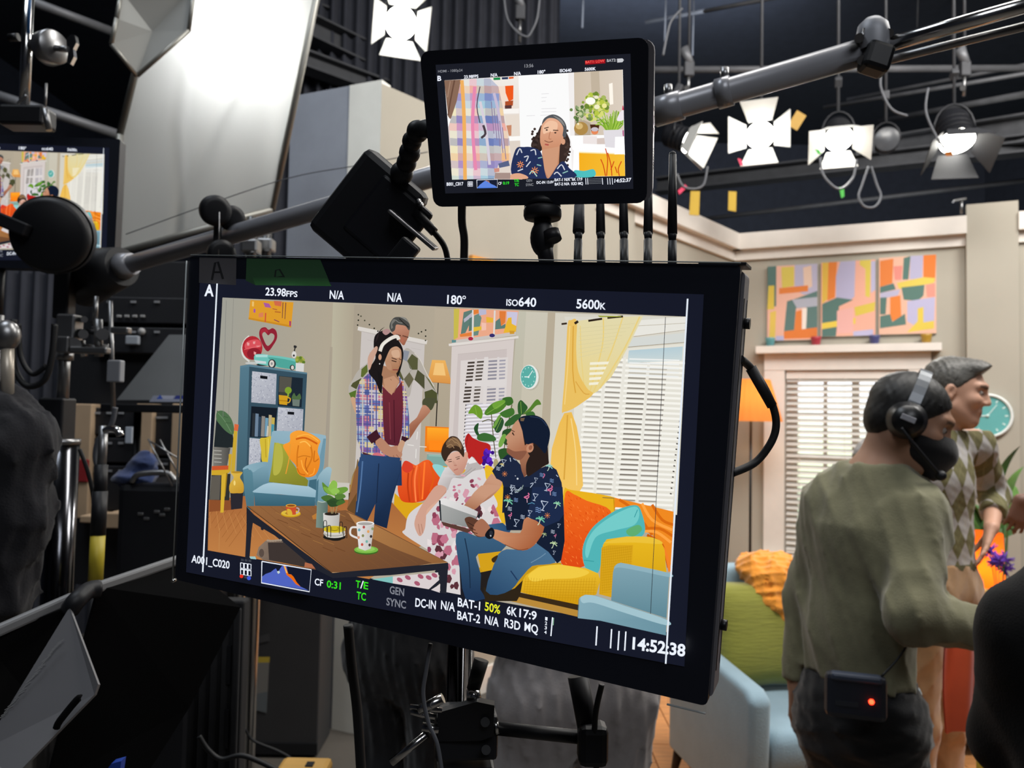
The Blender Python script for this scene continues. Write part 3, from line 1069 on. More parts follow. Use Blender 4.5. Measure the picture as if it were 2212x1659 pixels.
def hair(parts, cuts=(), wr=(.0022, 110, 3, (1, .3, 1))):
    """parts: (centre, radii) ellipsoids in head space, cuts: (point, normal) in head space"""
    def fb(p):
        f = f_union([(f_ell(p.H(*c), Vector(r) * p.sc, p.HR), .02) for c, r in parts])
        if wr: f = f_wrinkle(f, *wr)
        return f_cut(f, [(p.H(*c), p.HR @ Vector(n)) for c, n in cuts])
    return fb

# ------------------------------------------------------------------ the people
def cloth_mat(name, col, sheen=.3, var=.08, scale=30, bump=.15):
    return mat(name, col, .9, var=var, scale=scale, bump=bump, bscale=300, sheen=sheen, spec=.2)
M_olive = cloth_mat('olive_shirt_cotton', '7d7a60')
M_blkt = cloth_mat('black_trouser_cotton', '1b1b1d')
M_greyt = cloth_mat('grey_trouser_cotton', '979190')
M_blks = cloth_mat('black_sweatshirt', '0b0b0c', sheen=.05)
M_khaki = cloth_mat('khaki_cotton', 'a17f5c')
M_hairb = mat('black_hair', '141312', .55, var=.3, scale=120, stretch=(1, 1, .2))
M_hairg = mat('grey_hair', '55534f', .5, var=.45, scale=90, stretch=(.3, 1, 2))
M_mask = cloth_mat('black_mask_cloth', '141416')

# argyle knit: two-colour diamonds with thin diagonal lines
def argyle(fw):
    m = bpy.data.materials.new('argyle_knit'); m.use_nodes = True
    nt = m.node_tree; b = nt.nodes['Principled BSDF']; b.inputs['Roughness'].default_value = .9
    N = nt.nodes.new; Lk = nt.links.new
    def math_(op, a, c=None, d=None):
        n = N('ShaderNodeMath'); n.operation = op
        for i, q in enumerate((a, c, d)):
            if q is None: continue
            if isinstance(q, (int, float)): n.inputs[i].default_value = q
            else: Lk(q, n.inputs[i])
        return n.outputs[0]
    tc = N('ShaderNodeTexCoord'); sx = N('ShaderNodeSeparateXYZ'); Lk(tc.outputs['Object'], sx.inputs[0])
    X = math_('ADD', math_('MULTIPLY', sx.outputs['X'], -fw[1]), math_('MULTIPLY', sx.outputs['Y'], fw[0]))
    a = math_('MULTIPLY', X, 1 / .078); c = math_('MULTIPLY', sx.outputs['Z'], 1 / .138)
    u = math_('ADD', a, c); v = math_('SUBTRACT', a, c)
    fu = math_('FLOOR', u); fv = math_('FLOOR', v)
    par = math_('MODULO', math_('ABSOLUTE', math_('ADD', fu, fv)), 2.0)
    def mixc(f, A, B):
        n = N('ShaderNodeMix'); n.data_type = 'RGBA'
        Lk(f, n.inputs['Factor'])
        for k, q in ((6, A), (7, B)):
            if isinstance(q, tuple): n.inputs[k].default_value = q + (1,)
            else: Lk(q, n.inputs[k])
        return n.outputs[2]
    colr = mixc(par, rgb('6b6644'), rgb('a8a4a2'))
    # thin cross lines half a diamond off
    l1 = math_('LESS_THAN', math_('ABSOLUTE', math_('SUBTRACT', math_('FRACT', math_('ADD', u, .5)), .5)), .0)
    g1 = math_('LESS_THAN', math_('ABSOLUTE', math_('SUBTRACT', math_('FRACT', u), .5)), .022)
    g2 = math_('LESS_THAN', math_('ABSOLUTE', math_('SUBTRACT', math_('FRACT', v), .5)), .022)
    colr = mixc(math_('MULTIPLY', math_('MAXIMUM', g1, g2), .35), colr, rgb('9b9468'))
    band = math_('LESS_THAN', sx.outputs['Z'], 1.015)
    colr = mixc(band, colr, rgb('5e5b40'))
    Lk(colr, b.inputs['Base Color'])
    nz = N('ShaderNodeTexNoise'); nz.inputs['Scale'].default_value = 260
    bp = N('ShaderNodeBump'); bp.inputs['Strength'].default_value = .2; bp.inputs['Distance'].default_value = .004
    Lk(nz.outputs['Fac'], bp.inputs['Height']); Lk(bp.outputs['Normal'], b.inputs['Normal'])
    return m

# man with the headset, seen from behind, reaching to the right
Jh = dict(neck=at(1890, 1012, 2.02), head=at(1966, 908, 2.0), chest=at(1880, 1150, 2.0), waist=at(1852, 1360, 2.0), pel=at(1852, 1490, 2.0),
          shR=at(1972, 1108, 1.93), shL=at(1800, 1092, 2.10), elR=at(1972, 1330, 1.80), wrR=at(2175, 1372, 1.78), elL=at(1744, 1290, 2.16), wrL=at(1724, 1474, 2.12),
          hipR=at(1905, 1560, 1.97), hipL=at(1812, 1560, 2.04))
Jh['knR'] = at(1945, 1870, 2.0); Jh['knL'] = at(1838, 1850, 2.12)
hs, hs_body, hs_base = make_person('person in an olive long-sleeved shirt with headset and black face mask, seen from behind', Jh, (.87, -.36, -.40), (.82, .57),
    [('R', (.9, .2, 0), (0, 0, -1), -1, .4), ('L', (-.05, .0, -1), (.6, -.5, 0), -1, .5)], 'a97f66',
    [('shirt', top(.016, .93, Jh['pel'].z + .035, (.010, 40, 4, (1, 1, .6)), collar=.015), M_olive, .008),
     ('trousers', trousers(.014, (.008, 36, 5), .04), M_blkt, .010),
     ('hair', hair([((0, -.018, .036), (.083, .104, .092)), ((0, -.055, -.02), (.068, .058, .062))], [((0, .078, .05), (0, 1, -.25)), ((0, .03, .012), (0, .75, -.66)), ((0, -.07, -.075), (0, 0, -1))]), M_hairb, .0055),
     ('face_mask', lambda p: f_cut(f_union([(f_ell(p.H(0, .046, -.052), (.069, .086, .058), p.HR), .01), (f_cone(p.H(0, .092, -.03), p.H(0, .108, -.055), .024, .026), .03), (f_cone(p.H(0, .09, -.09), p.H(0, .10, -.105), .03, .025), .03)]), [(p.H(0, .05, -.012), p.HR @ Vector((0, -.12, 1))), (p.H(0, .006, 0), p.HR @ Vector((0, -1, 0))), (p.H(0, .05, -.128), p.HR @ Vector((0, 0, -1)))]), M_mask, .006)], h=.007, build=.86, scale=.94)
for y0 in (-.03, -.07):
    MB().tube([hs.H(.064, .03, y0) - hs_base, hs.H(.078, .005, y0 * .6) - hs_base, hs.H(.082, -.016, -.006) - hs_base], .0018, 6, 4).obj('mask_strap', M_mask, hs_body)

# man in the argyle sweater
Ja = dict(neck=at(2030, 938, 3.159), head=at(2066, 846, 3.127), chest=at(2008, 1030, 3.127), waist=at(2012, 1150, 3.127), pel=at(2020, 1240, 3.127),
          shL=at(2104, 962, 3.222), shR=at(1893, 990, 3.032), elL=at(2148, 1070, 3.328), wrL=at(2142, 1140, 3.106), elR=at(1885, 1160, 2.968), wrR=at(1930, 1300, 2.883),
          hipL=at(2052, 1280, 3.180), hipR=at(1985, 1285, 3.095))
Ja['knL'] = at(2040, 1560, 3.201); Ja['knR'] = at(1985, 1560, 3.127)
ar, ar_body, ar_base = make_person('grey-haired person in an olive and grey argyle sweater and khaki trousers', Ja, (.82, -.55, -.16), (.25, -.97),
    [('L', (-.42, -.25, -.85), (-.6, .3, .2), 1, .16), ('R', (.2, -.1, -1), (.8, .2, 0), -1, .5)], 'c89a82',
    [('sweater', top(.016, .55, Ja['pel'].z + .02, (.005, 36, 6), collar=.018), argyle((.25, -.97)), .008),
     ('trousers', trousers(.016, (.009, 36, 7), .06), M_khaki, .010),
     ('hair', hair([((0, -.022, .040), (.080, .102, .090)), ((0, .040, .090), (.058, .062, .038)), ((0, .082, .088), (.050, .030, .024)), ((0, -.07, -.03), (.062, .045, .06))], [((0, .066, .03), (0, .86, -.6)), ((0, .0, -.002), (0, .75, -.66)), ((0, -.07, -.08), (0, 0, -1))], (.004, 95, 3, (1.6, .25, .8))), M_hairg, .006)],
    h=.007, brow='3a322c', scale=1.07, build=1.06, stub='b88a74', stubk=.3)

# crew behind the big monitor: only trousers and hips show under it
def crew(label, px, d, fwd, skin, tm, um, h_=1.74, w_=.17, hb='2a2420', leg=0.0, build=1.0):
    c = at(px, 900, d); x, y = c.x, c.y
    f = Vector((fwd[0], fwd[1], 0)).normalized(); r = Vector((f.y, -f.x, 0))
    k = h_ / 1.75
    Pt = lambda lr, fb_, z: Vector((x, y, z * k)) + r * lr + f * fb_
    J = dict(pel=Pt(0, 0, .95), waist=Pt(0, 0, 1.08), chest=Pt(0, 0, 1.28), neck=Pt(0, -.01, 1.47), head=Pt(0, .03, 1.63), shR=Pt(w_, 0, 1.40), shL=Pt(-w_, 0, 1.40),
             elR=Pt(w_ + .05, -.01, 1.13), elL=Pt(-w_ - .05, -.01, 1.13), wrR=Pt(w_ - .02, .17, 1.02), wrL=Pt(-w_ + .02, .17, 1.02), hipR=Pt(.09 + leg * .3, 0, .86), hipL=Pt(-.09 - leg * .3, 0, .86))
    J['knR'] = Pt(.10 + leg * .7, .03, .48); J['knL'] = Pt(-.10 - leg * .7, .03, .48); J['anR'] = Pt(.10 + leg, 0, .085); J['anL'] = Pt(-.10 - leg, 0, .085)
    return make_person(label, J, (f.x, f.y, -.1), fwd, [('R', f * .8 + Vector((0, 0, -.3)), -r, 1, .6), ('L', f * .8 + Vector((0, 0, -.3)), r, -1, .6)], skin,
        [('shirt', top(.014, .92, J['pel'].z + .05, (.006, 36, 8)), um, .016), ('trousers', trousers(.022, (.014, 34, 9, (1.2, 1.2, .25)), .08, 1.0, .03), tm, .010),
         ('hair', hair([((0, -.02, .036), (.083, .104, .092))], [((0, .078, .05), (0, 1, -.25)), ((0, .03, .012), (0, .75, -.66))]), mat('brown_hair', hb, .6, var=.3, scale=90), .012)], h=.012, build=build)
crew('person in loose grey trousers standing behind the big monitor', 1252, 1.95, (-.35, .94), 'b08a72', M_greyt, M_blks, 1.78, leg=.03, build=1.1)
crew('person in black trousers standing behind the left half of the big monitor', 892, 2.45, (.5, .86), '8a6652', M_blkt, M_blks, 1.66, build=1.15)

Jb = dict(pel=at(2330, 1560, 1.15), neck=at(2330, 1100, 1.12), head=at(2345, 985, 1.10))
c = at(2490, 900, 1.15)
Pt = lambda x, y, z: Vector((c.x + x, c.y + y, z))
Jb = dict(pel=Pt(0, 0, .93), waist=Pt(0, .02, 1.03), chest=Pt(0, .03, 1.18), neck=Pt(0, .06, 1.36), head=Pt(.03, .12, 1.50), shL=Pt(-.125, .06, 1.235), shR=Pt(.17, 0, 1.27), elL=Pt(-.105, .16, 1.04), elR=Pt(.23, .05, 1.02), wrL=Pt(.06, .33, 1.02), wrR=Pt(.15, .28, 1.0), hipL=Pt(-.085, 0, .85), hipR=Pt(.085, 0, .85))
make_person('person in a black sweatshirt close by at the right edge, seen from behind', Jb, (.3, .9, -.3), (.35, .93), [('L', (.6, .6, 0), (0, 0, -1), 1, .6), ('R', (0, 1, 0), (0, 0, -1), -1, .6)], 'b08a70',
    [('sweatshirt', top(.020, .93, .72, (.006, 10, 12)), M_blks, .009), ('trousers', trousers(.016), M_blkt, .012), ('hair', hair([((0, -.02, .036), (.083, .104, .092))], [((0, .03, .012), (0, .75, -.66))]), M_hairb, .010)], h=.010)
c = at(2330, 900, 3.7)
Jc = dict(pel=Pt(0, 0, .95), waist=Pt(0, 0, 1.08), chest=Pt(0, 0, 1.28), neck=Pt(0, 0, 1.47), head=Pt(-.02, -.02, 1.63), shR=Pt(-.12, -.10, 1.40), shL=Pt(.12, .10, 1.40), elR=Pt(-.17, -.16, 1.23), elL=Pt(.17, .14, 1.13), wrR=at(2207, 1080, 3.45), wrL=Pt(0, .1, 1.0), hipR=Pt(-.07, -.06, .86), hipL=Pt(.07, .06, .86))
make_person('person mostly out of frame at the right edge whose lowered brown hand shows', Jc, (-.8, .5, -.1), (-.6, .8), [('R', (-.22, .1, -1), (.3, .9, 0), 1, .45), ('L', (-.5, .5, -.5), (0, -1, 0), -1, .5)], '6b4a3c',
    [('shirt', top(.014, .45, 1.0, (.006, 16, 13)), cloth_mat('cream_shirt', 'c9c0b4'), .012), ('trousers', trousers(.018), M_greyt, .014), ('hair', hair([((0, -.02, .036), (.085, .106, .094))], [((0, .03, .012), (0, .75, -.66))]), M_hairb, .012)], h=.009)
# ------------------------------------------------------------------ furniture and props of the set
# pale blue armchair
FY = Vector((.2, -.98, 0)).normalized(); FX = Vector((FY.y, -FY.x, 0)); FX = FX if FX.x > 0 else -FX
a0 = at(1622, 1502, 2.72); a0.z = 0
CB = a0 - FX * .0                                         # outer front corner of the near arm
arm_rot = Matrix(((FX.x, -FY.x, 0), (FX.y, -FY.y, 0), (0, 0, 1)))     # x across, y to the back
def ch(x, y, z): return CB + FX * x - FY * y + Vector((0, 0, z))
M_blue = mat('pale_blue_upholstery', '93adbb', .9, var=.05, scale=12, bump=.3, bscale=250, sheen=.3)
t = wthing('armchair', 'pale blue upholstered armchair at the right with a pillow on it', 'armchair', ch(.4, .4, 0))
def rbox(x0, x1, y0, y1, z0, z1, bev): return MB().box(ch((x0 + x1) / 2, (y0 + y1) / 2, (z0 + z1) / 2), (x1 - x0, y1 - y0, z1 - z0), arm_rot, bev)
def smooth_obj(mb, name, m, parent, lv=2):
    o = mb.obj(name, m, parent)
    s_ = o.modifiers.new('round', 'SUBSURF'); s_.levels = 1; s_.render_levels = lv
    for p_ in o.data.polygons: p_.use_smooth = True
    return o
for x0 in (0, .605):
    mb = MB()
    for y0, y1 in ((0, .72),):
        mb.prism([ch(x0, y0 + .02, .14), ch(x0, y1, .14), ch(x0, y1, .66), ch(x0, y0 + .05, .61), ch(x0, y0, .58)], FX * .085)
    o = mb.obj('armrest', M_blue, t)
    bv = o.modifiers.new('round', 'BEVEL'); bv.width = .03; bv.segments = 4
    for p_ in o.data.polygons: p_.use_smooth = True
rb = MB().prism([ch(.04, .60, .16), ch(.04, .78, .16), ch(.04, .86, .90), ch(.04, .74, .91)], FX * .61).obj('backrest', M_blue, t)
bv = rb.modifiers.new('round', 'BEVEL'); bv.width = .04; bv.segments = 4
for p_ in rb.data.polygons: p_.use_smooth = True
sb = rbox(.075, .615, .03, .68, .14, .30, .02).obj('seat_base', M_blue, t)
sc_ = rbox(.082, .608, .0, .64, .30, .465, .045).obj('seat_cushion', M_blue, t)
for p_ in sc_.data.polygons: p_.use_smooth = True
M_dwood = mat('dark_wood_leg', '2e211b', .5)
for x, y in ((.05, .06), (.64, .06), (.05, .70), (.64, .70)):
    MB().cyl(ch(x, y, .15), ch(x - .02, y + .03, 0), .025, .013, 10).obj('leg', M_dwood, t)
# olive pillow leaning on the back
M_oliv = mat('olive_corduroy', '8b8b35', .95, var=.10, scale=30, bump=.5, bscale=90, stretch=(.2, .2, 3), sheen=.4)
pc = ch(.33, .50, .675)
pa = FX.copy(); pb = (Vector((0, 0, 1)) * .90 - FY * .36).normalized(); pn = pa.cross(pb)
pillow = MB()
for sd in (-1, 1):
    def pf(u, v, sd=sd):
        a, b = u * 2 - 1, v * 2 - 1
        k = max(0, (1 - a ** 4) * (1 - b ** 4)) ** .6
        pin = 1 - .06 * (1 - abs(a)) * (abs(b)) - .06 * (1 - abs(b)) * abs(a)
        return pc + pa * (a * .235 * pin) + pb * (b * .215 * pin) + pn * (sd * .075 * k)
    pillow.grid(pf, 16, 16)
tag(pillow.obj('pillow', M_oliv), 'olive green corduroy pillow on the pale blue armchair', 'pillow')
# orange hooded top thrown over pillow and chair back
M_org = mat('bright_orange_fleece', 'f39a2e', .95, var=.10, scale=20, bump=.3, bscale=160, sheen=.5)
hc = ch(.50, .60, .82)
items = [(f_ell(ch(.42, .64, .93), (.13, .10, .055)), .03), (f_ell(ch(.40, .53, .85), (.10, .06, .10)), .04), (f_ell(ch(.50, .50, .80), (.10, .06, .12)), .04), (f_cone(ch(.36, .50, .80), ch(.60, .40, .60), .045, .04), .04), (f_cone(ch(.55, .52, .85), ch(.66, .44, .64), .05, .045), .04), (f_cone(ch(.32, .60, .92), ch(.34, .52, .82), .05, .035), .03)]
hood = surf_obj('hooded_top', f_wrinkle(f_union(items), .020, 38, 21), hc - Vector((.45, .45, .4)), hc + Vector((.45, .45, .3)), .0075, M_org, None, None, hc)
hood.location = hc
tag(hood, 'crumpled bright orange hooded top thrown over the armchair back', 'hooded top')
for dx in (0, .03):
    q = [ch(.42 + dx, .44, .78), ch(.43 + dx, .405, .70), ch(.425 + dx, .395, .64 - dx)]
    MB().tube([p - hc for p in q], .005, 6, 5).obj('drawstring', M_org, hood)

# floor lamp by the window
lp = at(1622, 910, 6.45)
t = wthing('floor_lamp', 'floor lamp with orange pleated shade standing left of the window', 'lamp', (lp.x, lp.y, 0))
q = Vector((lp.x, lp.y, 0))
MB().cyl(q + Vector((0, 0, .03)), Vector((lp.x, lp.y, lp.z + .1)), .011, n=10).obj('pole', M_blackm, t)
MB().lathe([(0, .03), (.02, .03), (.14, .015), (.145, 0), (0, 0)], 24, q).obj('base', M_blackm, t)
m = bpy.data.materials.new('lit_orange_shade'); m.use_nodes = True; nt = m.node_tree; b = nt.nodes['Principled BSDF']
b.inputs['Base Color'].default_value = rgb('e8974a') + (1,); b.inputs['Roughness'].default_value = .9
tr = nt.nodes.new('ShaderNodeBsdfTranslucent'); tr.inputs[0].default_value = rgb('ffae5e') + (1,)
mx = nt.nodes.new('ShaderNodeMixShader'); mx.inputs[0].default_value = .55
nt.links.new(b.outputs[0], mx.inputs[1]); nt.links.new(tr.outputs[0], mx.inputs[2]); nt.links.new(mx.outputs[0], nt.nodes['Material Output'].inputs[0])
M_shade = m
z0, z1 = lp.z, at(1622, 820, 6.45).z
nn = 48
prof = lambda z, k: (.245 + (.150 - .245) * k) 
def shade_fn(u, v):
    a = u * 2 * math.pi
    r = prof(0, v) * (1 + .018 * math.cos(a * 24))
    return Vector((lp.x + r * math.cos(a), lp.y + r * math.sin(a), z0 + (z1 - z0) * v))
MB().grid(shade_fn, 96, 4).obj('shade', M_shade, t)
MB().ball((lp.x, lp.y, z0 + .15), .04).obj('bulb', mat('warm_bulb', 'ffd9a0', emit=6.0, ecol='ffb868', var=0), t)
def lamp_light(name, loc, energy, col, r, parent=None, kind='POINT', rot=None, spot=None, blend=.5):
    l = bpy.data.lights.new(name, kind); l.energy = energy; l.color = col
    if kind == 'AREA': l.size = r
    else: l.shadow_soft_size = r
    if spot: l.spot_size = math.radians(spot); l.spot_blend = blend
    o = bpy.data.objects.new(name, l); COL.objects.link(o)
    if rot is not None: o.matrix_world = Matrix.Translation(Vector(loc)) @ rot.to_4x4()
    else: o.location = loc
    if parent is not None:
        mw = o.matrix_basis.copy()
        o.parent = parent
        o.matrix_parent_inverse = WINV.get(parent.name, Matrix())
    return o
lamp_light('bulb_light', (lp.x, lp.y, z0 + .16), 6, (1, .66, .36), .05, t)

# yellow sofa end behind the armchair
sp = at(1725, 1195, 6.0); SX = E1; SY = N1
def sf(x, y, z): return Vector((sp.x, sp.y, 0)) + SX * x + SY * (-y) + Vector((0, 0, z))
srot = Matrix(((SX.x, -SY.x, 0), (SX.y, -SY.y, 0), (0, 0, 1)))
M_yel = mat('yellow_upholstery', 'd9a520', .9, var=.06, scale=20, bump=.4, bscale=200, sheen=.3)
t = wthing('sofa', 'yellow upholstered sofa under the window behind the armchair', 'sofa', sf(.8, .3, 0))
def sbox(n_, x0, x1, y0, y1, z0, z1, bv_):
    o = MB().box(sf((x0 + x1) / 2, (y0 + y1) / 2, (z0 + z1) / 2), (x1 - x0, y1 - y0, z1 - z0), srot, bv_).obj(n_, M_yel, t)
    for p_ in o.data.polygons: p_.use_smooth = True
sbox('armrest', -.02, .16, -.45, .30, .08, .56, .06); sbox('armrest', .62, .80, -.45, .30, .08, .56, .06)
sbox('seat', .16, .62, -.45, .20, .08, .42, .05); sbox('backrest', .10, .68, .10, .32, .10, .80, .07)

# orange table lamp with teal jar base on a round side table
tl = at(2118, 1262, 4.6)
q = Vector((tl.x, tl.y, 0))
tz = at(2118, 1345, 4.6).z
t = wthing('side_table', 'round pale side table under the orange lamp', 'table', q)
M_pale = mat('pale_wood', 'c9ab90', .6, var=.1)
MB().lathe([(0, tz - .03), (.30, tz - .03), (.31, tz - .015), (.30, tz), (0, tz)], 32, q).obj('table_top', M_pale, t)
for k in range(3):
    a = k * 2.094 + .5
    MB().cyl(q + Vector((.18 * math.cos(a), .18 * math.sin(a), tz - .03)), q + Vector((.25 * math.cos(a), .25 * math.sin(a), 0)), .018, .012, 8).obj('leg', M_pale, t)
t = wthing('table_lamp', 'table lamp with orange drum shade and teal jar base', 'lamp', q + Vector((0, 0, tz)))
MB().lathe([(0, 0), (.07, 0), (.075, .01), (.075, .15), (.06, .19), (.035, .20), (.035, .225), (0, .225)], 24, q + Vector((0, 0, tz))).obj('base', mat('teal_glass', '7fb3b0', .25, var=.05), t)
m2 = M_shade.copy(); m2.name = 'lit_deep_orange_shade'; m2.node_tree.nodes['Principled BSDF'].inputs['Base Color'].default_value = rgb('f07a22') + (1,)
for n_ in m2.node_tree.nodes:
    if n_.type == 'BSDF_TRANSLUCENT': n_.inputs[0].default_value = rgb('ff8420') + (1,)
MB().lathe([(.125, tl.z - tz), (.115, at(2118, 1150, 4.6).z - tz)], 40, q + Vector((0, 0, tz))).obj('shade', m2, t)
MB().ball(q + Vector((0, 0, tz + .34)), .035).obj('bulb', MATS['warm_bulb'], t)
lamp_light('bulb_light', q + Vector((0, 0, tz + .34)), 8, (1, .55, .2), .05, t)
# purple feather flowers
M_pur = mat('purple_feather', '5a2fa0', .8, var=.25, scale=40)
fp = at(2160, 1210, 4.3)
t = wthing('purple_flowers', 'bunch of purple feathery flowers beside the orange lamp', 'flowers', Vector((fp.x, fp.y, tz)))
for k in range(5):
    r_ = random.Random(k)
    top_ = fp + Vector((r_.uniform(-.05, .05), r_.uniform(-.04, .04), r_.uniform(-.06, .08)))
    mb = MB()
    for j in range(26):
        d_ = Vector((r_.gauss(0, 1), r_.gauss(0, 1), r_.gauss(.3, 1))).normalized() * r_.uniform(.03, .06)
        mb.cyl(top_, top_ + d_, .007, .003, 4)
    mb.obj('blossom', M_pur, t)
    MB().cyl(top_, Vector((fp.x, fp.y, tz + .08)), .003, n=5).obj('stem', mat('stem_green', '4d7a35', .7), t)
MB().lathe([(0, 0), (.04, 0), (.05, .06), (.035, .12), (.03, .12), (0, .01)], 16, Vector((fp.x, fp.y, tz))).obj('vase', mat('white_vase', 'd8d4cc', .4), t)
# big leafy plant
M_leaf = mat('broad_leaf', '5c8a3c', .5, var=.3, scale=10)
M_leafd = mat('dark_leaf', '3d6630', .5, var=.3, scale=10)
gp = at(2150, 1200, 4.95)
t = wthing('potted_plant', 'tall leafy green plant behind the person in the argyle sweater', 'plant', (gp.x, gp.y, 0))
q = Vector((gp.x, gp.y, 0))
MB().lathe([(0, 0), (.14, 0), (.18, .32), (.16, .32), (.15, .28), (0, .28)], 24, q).obj('pot', mat('grey_pot', '8d8a86', .7), t)
def leaf(base, tip, w, bend, m, parent, name='leaf'):
    base, tip = Vector(base), Vector(tip)
    d = tip - base; L = d.length; d.normalize()
    x = d.cross(Vector((0, 0, 1)))
    x = x.normalized() if x.length > .05 else Vector((1, 0, 0))
    n = x.cross(d)
    def fn(u, v):
        wv = w * math.sin(math.pi * (v ** .8)) ** .8 if 0 < v < 1 else 0
        return base + d * L * v + x * (u * 2 - 1) * wv + n * (bend * L * (v * (1 - v)) + .25 * wv * abs(u * 2 - 1))
    mb = MB().grid(fn, 4, 8)
    o = mb.obj(name, m, parent, False)
    return o
r_ = random.Random(5)
for k, (px, py, dx) in enumerate(((2072, 1060, -1), (2096, 1010, -1), (2205, 955, 1), (2190, 1040, 1), (2120, 1130, -1), (2075, 1130, -1), (2160, 1075, .2), (2212, 1000, 1), (2100, 1080, -.5), (2140, 1020, 0), (2188, 1110, 1), (2066, 1098, -1))):
    tip = at(px, py, 4.8 + r_.uniform(0, .5))
    st = q + Vector((r_.uniform(-.05, .05), r_.uniform(-.05, .05), .30))
    mid = st.lerp(tip, .62) + Vector((-dx * .05, 0, .10))
    MB().tube([st, st.lerp(mid, .5) + Vector((0, 0, .06)), mid], .007, 6, 4).obj('stem', M_leafd, t)
    leaf(mid, tip + Vector((0, 0, -.02)), .085, .25, M_leaf if k % 2 else M_leafd, t)
# yellow chair with an orange cloth over its back, partly behind the black sweatshirt
yc = at(2196, 1500, 2.3)
t = wthing('wooden_chair', 'yellow wooden chair half hidden behind the black sweatshirt', 'chair', (yc.x, yc.y, 0))
M_ychair = mat('yellow_paint', 'd9b63a', .5, var=.08)
for x in (-.10, .26):
    MB().cyl((yc.x + x, yc.y, .95), (yc.x + x - .005, yc.y - .01, 0), .018, n=8).obj('rear_leg', M_ychair, t)
    MB().cyl((yc.x + x, yc.y + .38, .45), (yc.x + x, yc.y + .40, 0), .018, n=8).obj('leg', M_ychair, t)
MB().box((yc.x + .20, yc.y + .17, .46), (.24, .34, .03), None, .01).obj('seat', M_ychair, t)
for z in (.90, .70):
    MB().box((yc.x + .08, yc.y, z), (.36, .02, .06), None, .005).obj('back_rail', M_ychair, t)
zt, zb = at(2080, 1412, 2.26).z, at(2080, 1592, 2.26).z
xl = at(2052, 1500, 2.26).x
def cf(u, v, s_=0):
    x = xl + .16 * u + .012 * math.sin(v * 3) - .02 * math.sin(math.pi * v) * (1 - u)
    return Vector((x, yc.y - .035 + .016 * math.sin(u * 13 + v * 1.5) + s_, zt + .10 + (zb - zt - .10) * v + .02 * math.sin(u * 7)))
mb = MB().grid(lambda u, v: cf(u, v), 24, 12).grid(lambda u, v: cf(u, v, .008), 24, 12)
tag(mb.obj('cloth', mat('red_orange_cloth', 'e8592a', .9, var=.1, sheen=.4)), 'red-orange cloth hanging over the back of the yellow chair', 'cloth')
# low dark table with a green crate and two white balls
bt = at(2052, 1592, 3.65)
t = wthing('low_table', 'low dark table under the green crate', 'table', (bt.x, bt.y + .2, 0))
MB().box((bt.x + .05, bt.y + .22, bt.z - .02), (.40, .44, .04), None, .005).obj('table_top', M_blackm, t)
for x in (-.12, .22):
    for y in (.03, .40):
        MB().cyl((bt.x + x, bt.y + y, bt.z - .03), (bt.x + x, bt.y + y, 0), .015, n=8).obj('leg', M_blackm, t)
M_green = mat('green_plastic', '5f8f2c', .5, var=.1)
t = wthing('crate', 'green plastic crate with round holes on the low dark table', 'crate', (bt.x + .05, bt.y + .2, bt.z))
cw, cd_, chh = .26, .24, at(2040, 1488, 3.65).z - bt.z
def holed(mb, o, ux, uz, W_, H_, nx, nz_, nrm):
    for i in range(nx):
        for j in range(nz_):
            cx_, cz_ = (i + .5) * W_ / nx, (j + .5) * H_ / nz_
            hw_, hh_ = W_ / nx / 2, H_ / nz_ / 2
            r = min(hw_, hh_) * .55
            for sgn in (0, 1):
                off = nrm * (.006 * sgn)
                ring, sq = [], []
                for k in range(16):
                    a = 2 * math.pi * k / 16
                    ring.append(o + ux * (cx_ + r * math.cos(a)) + uz * (cz_ + r * math.sin(a)) + off)
                    m_ = max(abs(math.cos(a)), abs(math.sin(a)))
                    sq.append(o + ux * (cx_ + hw_ * math.cos(a) / m_) + uz * (cz_ + hh_ * math.sin(a) / m_) + off)
                mb.add(ring + sq, [(k, (k + 1) % 16, 16 + (k + 1) % 16, 16 + k) for k in range(16)])
c0 = Vector((bt.x - .08, bt.y + .06, bt.z + .001))
ex, ey, ez = Vector((1, 0, 0)), Vector((0, 1, 0)), Vector((0, 0, 1))
for o_, u_, W_, nr in ((c0, ex, cw, ey), (c0 + ey * cd_, ex, cw, ey), (c0, ey, cd_, ex), (c0 + ex * cw, ey, cd_, ex)):
    mb = MB(); holed(mb, o_, u_, ez, W_, chh, 4, 3, nr); mb.obj('side', M_green, t)
MB().box(c0 + Vector((cw / 2, cd_ / 2, .004)), (cw, cd_, .006)).obj('bottom', M_green, t)
for k, (px, py, lab) in enumerate(((2050, 1455, 'upper small white ball lying in the green crate'), (2050, 1475, 'lower small white ball lying in the green crate'))):
    c = c0 + Vector((cw * (.45 + .25 * k), .05 + .12 * k, chh - .012 + .012 * (1 - k)))
    tag(MB().ball(c, .03, 16, 12).obj('ball', mat('white_ball', 'e6e4e0', .4, var=.02)), lab, 'ball')

